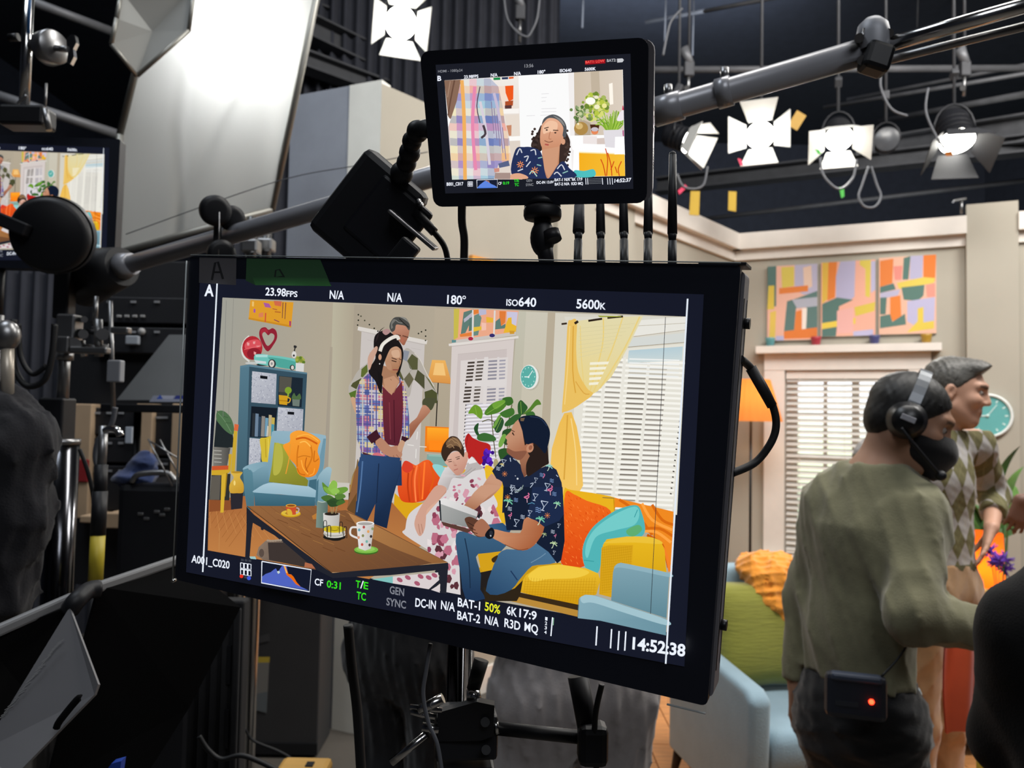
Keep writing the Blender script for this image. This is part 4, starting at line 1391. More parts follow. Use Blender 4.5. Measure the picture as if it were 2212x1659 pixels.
# headset: band, ear cup, boom microphone
hsr = hs.HR
t = wthing('headset', 'black and silver headset with boom microphone worn over black hair', 'headset', hs.H(0, 0, .1))
band = [hs.H(.093 * math.sin(a), -.016 + .0 * math.cos(a), -.0 + .030 * 0 + (.128 * math.cos(a) if abs(a) < 1.6 else 0) + .004) for a in [(-1.45 + 2.9 * i / 16) for i in range(17)]]
M_silver = mat('silver_grey_plastic', '6d7176', .35, .3, var=.08)
mb = MB()
yv = hsr @ Vector((0, 1, 0))
for i in range(16):
    a, b = band[i], band[i + 1]
    ca = (a - hs.H(0, -.016, 0)).normalized(); cb_ = (b - hs.H(0, -.016, 0)).normalized()
    w_ = .014
    mb.add([a - yv * w_, a + yv * w_, b + yv * w_, b - yv * w_, a - yv * w_ + ca * .008, a + yv * w_ + ca * .008, b + yv * w_ + cb_ * .008, b - yv * w_ + cb_ * .008], [(0, 1, 2, 3), (7, 6, 5, 4), (0, 4, 5, 1), (1, 5, 6, 2), (2, 6, 7, 3), (3, 7, 4, 0)])
mb.obj('headband', M_silver, t)
for sd in (1, -1):
    cr0 = frame(hsr @ Vector((sd, 0, 0)), hsr @ Vector((0, 1, 0)))
    c = hs.H(sd * .084, -.014, -.006)
    cup = MB().lathe([(0, -.01), (.040, -.01), (.046, .0), (.046, .018), (.036, .030), (.034, .038), (0, .040)], 28, c, cr0).obj('ear_cup', mat('headset_black', '101114', .35, var=.1), t)
    MB().lathe([(.038, -.012), (.047, -.004), (.038, .004)], 28, c, cr0).obj('ear_pad', M_black, t)
    MB().box(c + hsr @ Vector((sd * .0405, 0, .004)), (.004, .034, .014), hsr, .0015).obj('badge', mat('badge_grey', '9a9aa0', .5, var=0), cup)
mic = [hs.H(.128, -.02, -.03), hs.H(.126, .02, -.055), hs.H(.10, .075, -.085), hs.H(.07, .115, -.105)]
MB().tube(mic, .004, 8, 5).obj('boom_arm', M_black, t)
MB().ball(mic[-1], (.013, .016, .013)).obj('microphone', M_black, t)

# beltpack on the back of the trousers
bp = at(1848, 1503, 1.845)
BR = frame(Vector((-.55, -.83, .05)), (0, 0, 1))
bz = Vector((0, 0, 1)); bn = Vector((-.30, -.95, .0)).normalized(); bx = bz.cross(bn)
BR = Matrix(((bx.x, bn.x, bz.x), (bx.y, bn.y, bz.y), (bx.z, bn.z, bz.z)))
t = wthing('beltpack', 'dark blue-grey intercom beltpack with red light on the back of the olive shirt', 'beltpack', bp - bz * .055)
MB().box(bp, (.135, .036, .105), BR, .014).obj('body', mat('navy_plastic', '20242e', .4, var=.1), t)
MB().box(bp + bn * .008 + bz * .045, (.11, .03, .018), BR, .006).obj('top_ridge', mat('navy_plastic2', '3a4252', .4, var=.1), t)
MB().ball(bp + bn * .0185 + bx * .032 - bz * .004, .006).obj('red_light', mat('red_led', 'ff5030', emit=14.0, ecol='ff2a14', var=0), t)
MB().box(bp + bn * .0183 - bx * .02 - bz * .015, (.05, .002, .012), BR).obj('label_plate', mat('dark_plate', '2c3036', .4, var=0), t)
MB().tube([bp + bx * .055 + bz * .05, bp + bx * .10 + bz * .10 + bn * -.02, bp + bx * .13 + bz * .16 - bn * .04, bp + bx * .13 + bz * .2 - bn * .10], .003, 6, 5).obj('cord', M_black, t)
# ------------------------------------------------------------------ studio grid: pipes, beams, lamps
def pipe(label, a, b, r, m=None, cat='pipe', n=14, name='pipe', group='lighting grid pipes'):
    return tag(MB().cyl(a, b, r, n=n).obj(name, m or M_beam2), label, cat, group)
pipe('level grey grid pipe right of the small monitor', at(1380, 151, 7.0), at(2300, 147, 7.0), .030, M_beam)
pipe('thin grid pipe crossing just above the set wall at the right', at(1480, 478, 9.5), at(2300, 380, 8.0), .025, M_beam2)
pipe('thin slanted pipe at the top between the two upper lamps', at(1395, 48, 9.0), at(1700, -10, 8.0), .022, M_beam2)
pipe('dull pipe sloping down at the upper left corner', at(60, 0, 4.4), at(252, 72, 4.9), .026, M_beam)
pipe('dull pipe sloping down above the left monitor', at(-40, 195, 4.0), at(275, 297, 4.4), .026, M_beam)
for k, (a, b, r) in enumerate((((1780, 232, 9.0), (2330, 140, 7.2), .022), ((1830, 215, 9.2), (2330, 118, 7.4), .020), ((1900, 262, 9.0), (2330, 182, 7.0), .032))):
    pipe(('lowest', 'topmost', 'thickest')[(0, 1, 2)[k]] + ' of the three slanted pipes at the upper right', at(*a), at(*b), r, M_beam)
def beam(label, a, b, w, h, m=M_beam):
    a, b = Vector(a), Vector(b)
    R = frame(b - a, (0, 0, 1))
    L = (b - a).length
    mb = MB()
    for x in (-h / 2, h / 2):
        mb.box((a + b) / 2 + R @ Vector((x, 0, 0)), (.02, w, L), R)
    mb.box((a + b) / 2, (h, .02, L), R)
    return tag(mb.obj('roof_beam', m), label, 'beam', 'roof beams')
beam('broad pale roof beam behind the lamps at the right', at(1880, 330, 9.0), at(2340, 262, 7.2), .22, .26, M_beam)
beam('lower dull roof beam behind the lamps at the right', at(1420, 402, 9.6), at(2340, 300, 7.4), .20, .16, M_beam2)
beam('upper roof beam running down behind the diffusion frame', at(640, -20, 7.4), at(1010, 128, 8.6), .28, .22, M_beam2)
beam('middle roof beam running down behind the diffusion frame', at(640, 52, 7.2), at(960, 205, 8.2), .26, .20, M_beam2)
beam('lower roof beam just above the white and grey panels', at(620, 118, 7.0), at(930, 232, 7.9), .18, .14, M_beam2)
for k, px in enumerate((1040, 1108, 1180, 1262, 1440, 1500, 1985, 2060)):
    pipe('%s thin rod from the left hanging off the dark ceiling' % ('first second third fourth fifth sixth seventh last'.split()[k]), at(px, -60, 8.4 + .1 * k), at(px - 4, 60 + 30 * (k % 3), 8.4 + .1 * k), .010, M_beam2, 'rod', 8, 'drop_rod', 'ceiling drop rods')

def xframe(fwd):
    y = Vector(fwd).normalized(); x = y.cross(Vector((0, 0, 1)))
    x = x.normalized() if x.length > .05 else Vector((1, 0, 0))
    z = x.cross(y)
    return Matrix(((x.x, y.x, z.x), (x.y, y.y, z.y), (x.z, y.z, z.z)))
M_lamp = mat('lamp_housing', '1c1d22', .5, .3, var=.15)
M_doorw = mat('barn_door_white', 'dcdcd8', .55, var=.04)
M_doorb = mat('barn_door_black', '2b2c30', .6, var=.1)
def fresnel(label, px, py, d, aim, s=.13, lit=30.0, doors=(.6, .6, .6, .6), energy=0, doorm=None, col='fffdf4', spot=70):
    c = at(px, py, d)
    R = xframe(aim)
    t = thing('studio_lamp', label, 'studio lamp', c, R, 'studio lamps on the grid')
    t.matrix_world = Matrix.Translation(c) @ R.to_4x4()
    Ry = Matrix.Rotation(-math.pi / 2, 3, 'X')                 # lathe axis onto local y
    MB().lathe([(0, -s * 2.2), (s * .8, -s * 2.2), (s * 1.0, -s * 1.9), (s * 1.0, -.01), (s * 1.06, -.002), (s * 1.0, -.004)], 24, (0, 0, 0), Ry).obj('housing', M_lamp, t)
    for k in range(3):
        MB().lathe([(s * 1.0, -s * (.5 + .4 * k)), (s * 1.05, -s * (.5 + .4 * k)), (s * 1.05, -s * (.58 + .4 * k)), (s * 1.0, -s * (.58 + .4 * k))], 24, (0, 0, 0), Ry).obj('cooling_rib', M_lamp, t)
    lm = mat('lit_lens_%g' % lit, col, .3, emit=lit, ecol=col, var=0) if lit > 0 else mat('dark_lens', '4a4c50', .25, var=.05)
    MB().lathe([(s * 1.0, -.004), (s * .6, .006), (0, .012)], 24, (0, 0, 0), Ry).obj('lens', lm, t)
    dm = doorm or M_doorb
    for k, op in enumerate(doors):
        if op is None: continue
        a = k * math.pi / 2                                     # 0 top, 1 right, 2 bottom, 3 left
        Q = Matrix.Rotation(a, 3, 'Y')
        ln, w0, w1 = s * 1.7, s * .85, s * 1.35
        z0 = s * 1.0
        ca, sa = math.cos(op), math.sin(op)
        pts = [Vector((-w0, 0.005, z0)), Vector((w0, 0.005, z0)), Vector((w1, ln * ca, z0 + ln * sa)), Vector((-w1, ln * ca, z0 + ln * sa))]
        nr = (pts[1] - pts[0]).cross(pts[3] - pts[0]).normalized() * .004
        MB().prism([Q @ p for p in pts], Q @ nr).obj('barn_door', dm, t)
    # yoke and hook clamp, upright whatever the aim
    Ri = R.transposed()
    up = Ri @ Vector((0, 0, 1))
    b = Vector((0, -s, 0))
    mb = MB()
    arc = [b + Vector((math.cos(q), 0, 0)) * s * 1.2 + up * (math.sin(q) * s * 1.7) for q in [math.pi * i / 10 for i in range(11)]]
    mb.tube(arc, .009, 6).obj('yoke', M_lamp, t)
    MB().cyl(b + up * s * 1.7, b + up * (6.5 - c.z), .011, n=8).obj('hanger', M_beam2, t)
    MB().box(b + up * (s * 1.7 + .22), (.05, .05, .07), None, .008).obj('hook_clamp', M_beam2, t)
    if energy:
        l = bpy.data.lights.new('lamp_light', 'SPOT'); l.energy = energy; l.spot_size = math.radians(spot); l.spot_blend = .6; l.shadow_soft_size = .10; l.color = (1, .97, .92)
        o = bpy.data.objects.new('lamp_light', l); COL.objects.link(o); o.parent = t
        o.matrix_local = Matrix.Translation((0, .03, 0)) @ Matrix.Rotation(math.pi / 2, 4, 'X')
    return t
def toward(px, py, d, q):
    return Vector(q) - at(px, py, d)
fresnel('bright studio lamp with white barn doors left of the small monitor', 866, 50, 4.3, (.25, -.85, -.55), .085, 30, (.5, .55, .55, .35), 60, M_doorw)
fresnel('studio lamp turned sideways, leftmost of the lamps at the upper right', 1488, 305, 5.9, (.80, -.45, -.45), .09, 30, (.35, .7, .35, .5), 60, M_doorw)
fresnel('brightest studio lamp, facing the camera, second of the lamps at the upper right', 1642, 292, 5.6, (-.36, -.90, -.12), .095, 40, (.9, .75, .9, .75), 90, M_doorw)
fresnel('studio lamp tilted down with a big white lower door, third at the upper right', 1812, 300, 5.7, (-.25, -.72, -.70), .095, 30, (.3, .75, .35, .8), 80, M_doorw)
fresnel('unlit studio lamp with a grey lens, fourth of the lamps at the upper right', 1916, 300, 6.2, (-.35, -.92, -.12), .09, 0, (None, 1.1, None, None), 0)
fresnel('boxy studio lamp pointing down with black doors, rightmost of the lamps', 2068, 306, 5.6, (-.1, -.50, -.86), .115, 20, (.5, .6, .3, .6), 60, M_doorb)

# coloured tags and safety loops under the lamps
def tagcard(label, pts, d, col, name='gaffer_tag'):
    p = [at(x, y, d) for x, y in pts]
    nr = Vector((0, .006, 0))
    tag(MB().prism(p, nr).obj(name, mat('tag_' + col, col, .7, var=.06)), label, 'tag', 'coloured tags on the lamps')
    c = (p[0] + p[1]) / 2
    return c
for lab, pts, col in (('long yellow tag hanging furthest left under the lamps', P2('1492,413 1512,413 1510,466 1489,464'), 'b8962c'), ('narrow yellow tag hanging right of the long one', P2('1574,413 1591,414 1590,457 1573,454'), 'b8962c'),
                      ('tilted yellow tag right of the brightest lamp', P2('1722,238 1742,250 1722,282 1702,270'), 'a8843a'), ('pink tag end by the long antenna tip', P2('1464,412 1480,398 1485,404 1468,420'), 'd2355a'),
                      ('pink tag end under the brightest lamp', P2('1594,342 1601,344 1606,356 1600,358'), 'd2355a'), ('green tag end under the third lamp', P2('1813,404 1823,406 1824,424 1818,428'), '3fa03c'),
                      ('green tag left of the third lamp', P2('1761,322 1770,324 1774,332 1768,333'), '3fa03c'), ('orange tag under the dark boxy lamp', P2('2042,328 2058,326 2058,336 2044,337'), 'c9762a')):
    c = tagcard(lab, pts, 5.5, col)
M_cab = mat('black_cable_rubber', '0e0f12', .6, var=.1)
M_cabg = mat('grey_cable', '56585e', .5, var=.1)
for lab, q in (('safety cable loop hanging right of the third lamp', ((1876, 360), (1862, 400), (1855, 425), (1868, 446), (1890, 446), (1903, 425), (1894, 398), (1882, 360))),
               ('safety cable drooping under the third lamp', ((1772, 340), (1780, 380), (1812, 408), (1842, 385), (1850, 345))), ('safety cable drooping under the leftmost lamp', ((1462, 375), (1475, 402), (1500, 408), (1520, 398), (1528, 360))),
               ('cable hanging in a curve left of the boxy lamp', ((1905, 150), (1902, 185), (1915, 220), (1932, 240), (1960, 250))), ('cable looping over the yoke of the boxy lamp', ((2005, 190), (2000, 240), (2020, 290), (2040, 320))),
               ('cable loop at the top over the small monitor, left strand', ((1088, -10), (1096, 40), (1118, 70), (1138, 80))), ('cable loop at the top over the small monitor, right strand', ((1166, -10), (1160, 40), (1146, 72), (1138, 80))),
               ('grey cable curving down at the upper right of the small monitor', ((1474, 18), (1450, 45), (1440, 80), (1432, 120)))):
    cable('cable', [at(x, y, 5.5) for x, y in q], .008, M_cabg, lab, group='cables on the grid')
for lab, x, y, s_ in (('clamp hardware hanging right of the small monitor', 1488, 150, 1.0), ('clamp hardware hanging from the grid pipe at the far right', 2084, 150, 1.0), ('clamp hardware over the top edge of the small monitor', 1124, 28, 1.1)):
    t = wthing('grid_clamp', lab, 'clamp', at(x, y + 60 * s_, 6.4))
    MB().box(at(x, y, 6.4), (.08, .06, .12), None, .01).obj('jaw', M_beam2, t)
    MB().cyl(at(x - 12, y - 45, 6.4), at(x + 4, y - 12, 6.4), .045, .03, 10).obj('lever', M_beam, t)
    MB().cyl(at(x, y, 6.4), at(x - 2, y + 58 * s_, 6.4), .014, n=8).obj('spigot', M_steel, t)
    MB().cyl(at(x, y, 6.4), Vector((at(x, y, 6.4).x, at(x, y, 6.4).y, 6.5)), .012, n=8).obj('drop_pipe', M_beam2, t)
    MB().cyl(at(x - 4, y + 40, 6.35), at(x - 4, y + 40, 6.55), .022, n=10).obj('bolt', M_steel, t)
# wall-top bracket with bright clip
t = wthing('wall_clip', 'small bright metal clip on a stem at the top of the window wall', 'clip', at(2076, 462, 6.25))
MB().cyl(at(2077, 462, 6.25), at(2077, 432, 6.25), .012, n=8).obj('stem', M_steel, t)
MB().box(at(2072, 432, 6.25), (.11, .03, .02), Matrix.Rotation(-.2, 3, 'Y'), .005).obj('clip', M_chrome, t)

# ------------------------------------------------------------------ diffusion frame with the lamp behind it
m = bpy.data.materials.new('white_silk'); m.use_nodes = True; nt = m.node_tree; b = nt.nodes['Principled BSDF']
b.inputs['Base Color'].default_value = rgb('c9cac6') + (1,); b.inputs['Roughness'].default_value = .8
tr = nt.nodes.new('ShaderNodeBsdfTranslucent'); tr.inputs[0].default_value = (.85, .87, .85, 1)
mx = nt.nodes.new('ShaderNodeMixShader'); mx.inputs[0].default_value = .5
nt.links.new(b.outputs[0], mx.inputs[1]); nt.links.new(tr.outputs[0], mx.inputs[2]); nt.links.new(mx.outputs[0], nt.nodes['Material Output'].inputs[0])
M_silk = m
c4 = [at(352, -80, 2.95), at(700, -80, 3.05), at(588, 452, 3.25), at(250, 548, 3.1)]
t = wthing('diffusion_frame', 'large white silk diffusion frame glowing from the lamp behind it', 'diffusion frame', (c4[3] + c4[2]) / 2)
KN = at(259, 290, 3.05)
nrm = (c4[1] - c4[0]).cross(c4[3] - c4[0]).normalized()
if nrm.y < 0: nrm = -nrm
def silk_fn(u, v):
    e = c4[0].lerp(KN, v / .58) if v < .58 else KN.lerp(c4[3], (v - .58) / .42)
    p = e.lerp(c4[1].lerp(c4[2], v), u)
    w = .014 * math.sin(6 * u + 9 * v * (1 - u)) * math.sin(math.pi * u) + .010 * math.sin(17 * u - 6 * v) * math.exp(-((u - .9) / .3) ** 2) + .022 * math.exp(-((u - .25 - .15 * v) / .04) ** 2) * (v) + .016 * math.exp(-((u - .85 + .5 * v) / .05) ** 2)
    return p + nrm * w
MB().grid(silk_fn, 48, 48).obj('silk', M_silk, t, False)
M_alu = mat('frame_aluminium', '8b8a84', .4, .5, var=.08)
for a, b in ((c4[0], c4[1]), (c4[1], c4[2]), (c4[2], c4[3]), (c4[3], KN), (KN, c4[0])):
    MB().cyl(a, b, .014, n=8).obj('frame_tube', M_alu, t)
for q_ in (c4[0], c4[1]):
    MB().cyl(q_, Vector((q_.x, q_.y, 6.5)), .005, n=6).obj('hanging_line', M_alu, t)
hot = at(515, 60, 3.30)
t2 = wthing('studio_lamp', 'lamp head burning behind the white silk frame', 'studio lamp', hot, 'studio lamps on the grid')
dirf = (at(500, 110, 3.0) - hot).normalized()
MB().cyl(hot - dirf * .30, hot, .13, .15, 20).obj('housing', M_lamp, t2)
MB().lathe([(.13, .004), (0, .012)], 20, hot, frame(dirf)).obj('lens', mat('lit_lens_hot', 'ffffff', emit=25, var=0), t2)
MB().cyl(hot - dirf * .15 + Vector((0, 0, .1)), hot - dirf * .15 + Vector((0, 0, 1.6)), .015, n=8).obj('hanger', M_beam2, t2)
lamp_light('lamp_light', hot + dirf * .03, 9, (1, .99, .97), .10, t2, 'SPOT', frame(-dirf), 100, .7)
# folded silver reflector bag at its upper left
p8 = [at(x, y, d) for x, y, d in ((262, -20, 2.62), (420, -30, 2.72), (408, 66, 2.7), (296, 164, 2.66), (240, 95, 2.58), (252, 40, 2.58))]
t = wthing('softbox', 'grey softbox with folded cloth skirt at the corner of the silk frame', 'softbox', p8[3])
back_ = at(330, 30, 2.86)
mb = MB()
for i in range(6):
    a, b = p8[i], p8[(i + 1) % 6]
    for k in range(1):
        mb.add([a, b, back_], [(0, 1, 2)])
mb.obj('back_cloth', mat('softbox_grey', '6e7276', .6, var=.15), t)
fr = MB()
cen = sum(p8, Vector()) / 6
for i in range(6):
    a, b = p8[i], p8[(i + 1) % 6]
    mm = (a + b) / 2
    fr.add([a, mm, cen + Vector((0, .05, 0))], [(0, 1, 2)]); fr.add([mm, b, cen + Vector((0, .05, 0))], [(0, 1, 2)])
fr.obj('front_cloth', M_silk, t, False)
for i in range(6):
    MB().cyl(p8[i], p8[(i + 1) % 6], .008, n=6).obj('rim_rod', M_alu, t)

# ------------------------------------------------------------------ boom stand: column, clamps, drum, long boom
t = wthing('boom_stand', 'tall chrome camera stand with a long grey boom pipe sloping up to the right', 'stand', (at(137, 900, 1.6).x, at(137, 900, 1.6).y, 0))
M_boom = mat('boom_grey', 'a4a5ab', .32, .2, var=.1, scale=4)
A_, B_ = at(215, 590, 1.64), at(1905, 101, 1.0)
MB().cyl(A_, B_, .0175, n=28).obj('boom', M_boom, t)
ax = (B_ - A_).normalized()
MB().cyl(A_ - ax * .05, A_ + ax * .07, .062, .040, 24).obj('boom_socket', M_black, t)
MB().cyl(A_ + ax * .07, A_ + ax * .10, .028, .022, 20).obj('boom_collar', M_boom, t)
for f, w in ((.735, .03), (.80, .04), (.86, .02)):
    q = A_.lerp(B_, f)
    MB().cyl(q, q + ax * w, .0205, n=20).obj('boom_ring', M_boom, t)
    MB().cyl(q + ax * w * .5 + Vector((0, 0, .018)), q + ax * w * .5 + Vector((0, 0, .034)), .006, n=10).obj('lock_screw', M_steel, t)
C_ = at(2330, -22, .93)
MB().cyl(B_, C_, .0095, n=16).obj('extension_tube', M_chrome, t)
MB().cyl(at(1870, 142, 1.03), at(2330, 28, .95), .0055, n=10).obj('control_rod', M_steel, t)
MB().cyl(at(1430, 214, 1.13), at(1690, 142, 1.09), .003, n=8).obj('control_rod', M_steel, t)
hb = at(1886, 98, 1.0)
MB().lathe([(.019, -.02), (.021, .0), (.018, .014), (.010, .022), (0, .024)], 20, hb + Vector((0, 0, .012)), None).obj('tip_dome', mat('cast_grey', '9a9ca2', .5, .2, var=.15), t)
MB().box(at(1892, 128, .99), (.034, .03, .036), Matrix.Rotation(.3, 3, 'Y'), .006).obj('tip_bracket', M_blackm, t)
for dx, dy in ((-30, -18), (34, -28), (-24, 30), (22, 38)):
    MB().cyl(at(1886 + dx, 100 + dy, .985), at(1886 + dx, 100 + dy, 1.015), .006, n=10).obj('bolt', M_steel, t)
for x in (1866, 1918):
    MB().cyl(at(x, 62, .99), at(x - 6, 92, .99), .0022, n=6).obj('pin', M_steel, t)
# drum at the pivot
dc = at(108, 508, 1.47); da = (CAM - dc).normalized() + _R * -.32
da.normalize()
MB().lathe([(0, .012), (.060, .012), (.066, .008), (.070, 0), (.070, -.028), (.066, -.034), (0, -.034)], 40, dc, frame(da)).obj('drum', M_black, t)
MB().lathe([(.073, -.010), (.073, -.030), (.068, -.034)], 40, dc, frame(da)).obj('drum_band', mat('dark_grey_metal', '3b3c40', .4, .5, var=.1), t)
MB().box(at(-4, 472, 1.44), (.12, .02, .024), Matrix.Rotation(.38, 3, 'Y'), .003).obj('drum_handle', M_black, t)
# upright under the drum
def vbar(n_, x0, x1, y0, y1, d, m, rnd_=True):
    a, b = at((x0 + x1) / 2, y0, d), at((x0 + x1) / 2, y1, d)
    r = (x1 - x0) / 2 * d / FPX
    if rnd_: return MB().cyl(a, Vector((a.x, a.y, b.z)), r, n=20).obj(n_, m, t)
    return MB().box((a + Vector((a.x, a.y, b.z))) / 2, (2 * r, 2 * r, abs(a.z - b.z)), None, .004).obj(n_, m, t)
vbar('pivot_post', 126, 160, 560, 690, 1.6, M_black, False)
vbar('pivot_block', 132, 172, 680, 748, 1.58, M_steel, False)
vbar('mast', 129, 153, 740, 872, 1.6, M_steel)
vbar('mast_collar', 124, 158, 760, 778, 1.6, M_steel)
vbar('mast_sleeve', 98, 152, 860, 962, 1.6, M_black, False)
vbar('column', 104, 169, 955, 1700, 1.6, mat('polished_column', '55565a', .16, 1.0, var=.05))
vbar('column_cap', 102, 171, 948, 960, 1.6, M_steel)
q0 = at(136, 1700, 1.6); q0.z = 0
for k in range(3):
    a = k * 2.094 + .4
    MB().cyl(q0 + Vector((0, 0, .22)), q0 + Vector((.2 * math.cos(a), .2 * math.sin(a), .03)), .02, n=8).obj('stand_leg', M_steel, t)
for (x0, y0, x1, y1, r, m_) in ((150, 752, 238, 752, 8, M_steel), (165, 716, 225, 718, 6, M_black), (205, 700, 208, 640, 5, M_steel), (238, 650, 245, 890, 5, M_steel), (212, 690, 214, 770, 9, M_steel), (176, 736, 182, 770, 7, M_chrome)):
    MB().cyl(at(x0, y0, 1.58), at(x1, y1, 1.58), r * 1.58 / FPX, n=12).obj('clamp_rod', m_, t)
for (x, y, r) in ((222, 722, 13), (180, 722, 10), (160, 744, 14), (182, 690, 7)):
    MB().cyl(at(x, y, 1.55), at(x, y, 1.60), r * 1.56 / FPX, n=16).obj('clamp_knob', M_steel, t)
for (x, y, w, h, m_) in ((250, 802, 30, 48, mat('grey_box', '8d9096', .5, var=.05)), (262, 714, 38, 14, M_steel), (140, 745, 26, 36, M_steel), (195, 757, 80, 14, M_steel)):
    c = at(x, y, 1.55)
    MB().box(c, (w * 1.55 / FPX, .02, h * 1.55 / FPX), None, .003).obj('clamp_block', m_, t)
# pulley wheels sitting on the boom
tw = wthing('pulley_bracket', 'black pulley wheels on a bracket clamped to the boom', 'pulley', at(468, 545, 1.46))
for (x, y, r, dd) in ((465, 455, 33, 1.43), (500, 472, 28, 1.47), (478, 548, 30, 1.43)):
    MB().lathe([(0, .008), (r * .62 * dd / FPX, .008), (r * dd / FPX, .006), (r * dd / FPX * .93, 0), (r * dd / FPX, -.006), (r * .62 * dd / FPX, -.008), (0, -.008)], 28, at(x, y, dd), frame((CAM - at(x, y, dd)).normalized() + _R * .25)).obj('pulley_wheel', M_black, tw)
MB().box(at(470, 502, 1.455), (.014, .008, .10), None, .002).obj('bracket', M_blackm, tw)
MB().cyl(at(474, 458, 1.42), at(472, 553, 1.42), .0012, n=6).obj('line', M_steel, tw)
cable('wire', [at(272, 506, 1.9), at(594, 393, 1.9), at(780, 356, 1.9), at(925, 328, 1.9)], .0012, M_cabg, 'thin grey wire strung across the silk frame and pale panels', 'wire')
# chrome posts behind the boom over the big monitor
for k, (x, lab) in enumerate(((545, 'left chrome stand post just above the big monitor'), (577, 'right chrome stand post just above the big monitor'))):
    a = at(x, 470, 2.4 + .1 * k)
    t_ = wthing('stand_post', lab, 'stand', (a.x, a.y, 0), 'chrome posts behind the boom')
    MB().cyl(Vector((a.x, a.y, 0)), a, .016, n=14).obj('post', M_chrome, t_)
    MB().box(a + Vector((0, 0, -.09)), (.05, .05, .04), None, .006).obj('collar', M_steel, t_)

# ---- grip head and rods at the upper left
t = wthing('grip_head', 'chrome grip head with wing knob on a rod at the upper left corner', 'grip head', at(60, 300, 1.55))
MB().cyl(at(63, -30, 1.55), at(52, 240, 1.55), .010, n=16).obj('rod', M_chrome, t)
MB().cyl(at(66, -30, 1.53), at(61, 72, 1.53), .003, n=8).obj('blue_tape', mat('blue_tape', '2c5f93', .5), t)
MB().cyl(at(70, 98, 1.55), at(92, 100, 1.54), .012, n=12).obj('arm_stub', M_steel, t)
MB().lathe([(0, -.016), (.030, -.016), (.033, -.012), (.033, .010), (.030, .014), (0, .014)], 28, at(110, 103, 1.54), frame(_R * .9 - _F * .45)).obj('grip_disc', M_steel, t)
MB().cyl(at(120, 104, 1.53), at(148, 107, 1.52), .006, n=10).obj('screw', M_steel, t)
wing = [at(x, y, 1.52) for x, y in ((143, 84), (152, 74), (162, 76), (165, 92), (158, 106), (160, 122), (152, 138), (144, 134), (147, 112), (144, 100))]
MB().prism(wing, _F * .010).obj('wing_knob', M_chrome, t)
MB().box(at(60, 256, 1.55), (.088, .05, .040), None, .006).obj('bracket', M_black, t)
MB().cyl(at(100, 180, 1.54), at(97, 238, 1.54), .0025, n=8).obj('pin', M_steel, t)
MB().cyl(at(97, 236, 1.52), at(106, 282, 1.52), .006, n=10).obj('lever', M_steel, t)
MB().cyl(at(40, 80, 1.56), at(20, 82, 1.56), .008, n=10).obj('side_knob', M_blackm, t)
MB().tube([at(38, 240, 1.53), at(40, 222, 1.53), at(58, 206, 1.53)], .003, 8, 4).obj('hook', M_steel, t)

# ---- cables, jacket, rods at the left edge
for lab, q, r in (('black cable loop hanging left of the chrome stand, outer', ((30, 690), (28, 780), (55, 832), (95, 822), (112, 770), (118, 700)), .006), ('black cable loop hanging left of the chrome stand, inner', ((40, 700), (45, 770), (70, 808), (100, 790)), .005),
                  ('grey cable winding down beside the black and yellow pole', ((249, 880), (240, 918), (213, 950), (206, 990), (218, 1030), (222, 1062)), .005), ('black cable drooping right of the chrome column', ((172, 970), (190, 1020), (202, 1080), (200, 1140)), .004)):
    cable('cable', [at(x, y, 1.5) for x, y in q], r, M_cab if 'black' in lab[:6] else M_cabg, lab, group='cables around the stand')
ja = at(40, 1090, 1.3)
items = [(f_cone(at(0, 905, 1.3), at(26, 960, 1.3), .045, .055), .05), (f_cone(at(28, 960, 1.3), at(22, 1120, 1.3), .050, .056), .05), (f_cone(at(20, 1120, 1.3), at(2, 1290, 1.3), .053, .05), .05), (f_cone(at(-60, 900, 1.32), at(-60, 1280, 1.32), .07, .07), .05)]
jk = surf_obj('jacket', f_wrinkle(f_union(items), .014, 45, 33, (1, 1, .5)), ja - Vector((.35, .25, .45)), ja + Vector((.25, .25, .35)), .009, cloth_mat('black_jacket_cloth', '222226', sheen=.1), None, None, ja)
jk.location = ja
tag(jk, 'black jacket hanging at the left edge of the picture', 'jacket')
t = wthing('jacket_stand', 'slim chrome stand the black jacket hangs on', 'stand', (ja.x - .05, ja.y, 0))
MB().cyl(Vector((ja.x - .05, ja.y, .02)), Vector((ja.x - .05, ja.y, 1.63)), .011, n=12).obj('pole', M_steel, t)
MB().cyl(at(16, 740, 1.3), at(16, 872, 1.3), .010, n=14).obj('handle_rod', mat('ivory_rod', 'b9b0a2', .35, .3, var=.05), t)
MB().ball(at(14, 725, 1.3), (.022, .02, .026)).obj('clamp_head', M_steel, t)
for k in range(3):
    a = k * 2.094
    MB().cyl(Vector((ja.x - .05, ja.y, .2)), Vector((ja.x - .05 + .1 * math.cos(a), ja.y + .1 * math.sin(a), .012)), .010, n=8).obj('leg', M_steel, t)
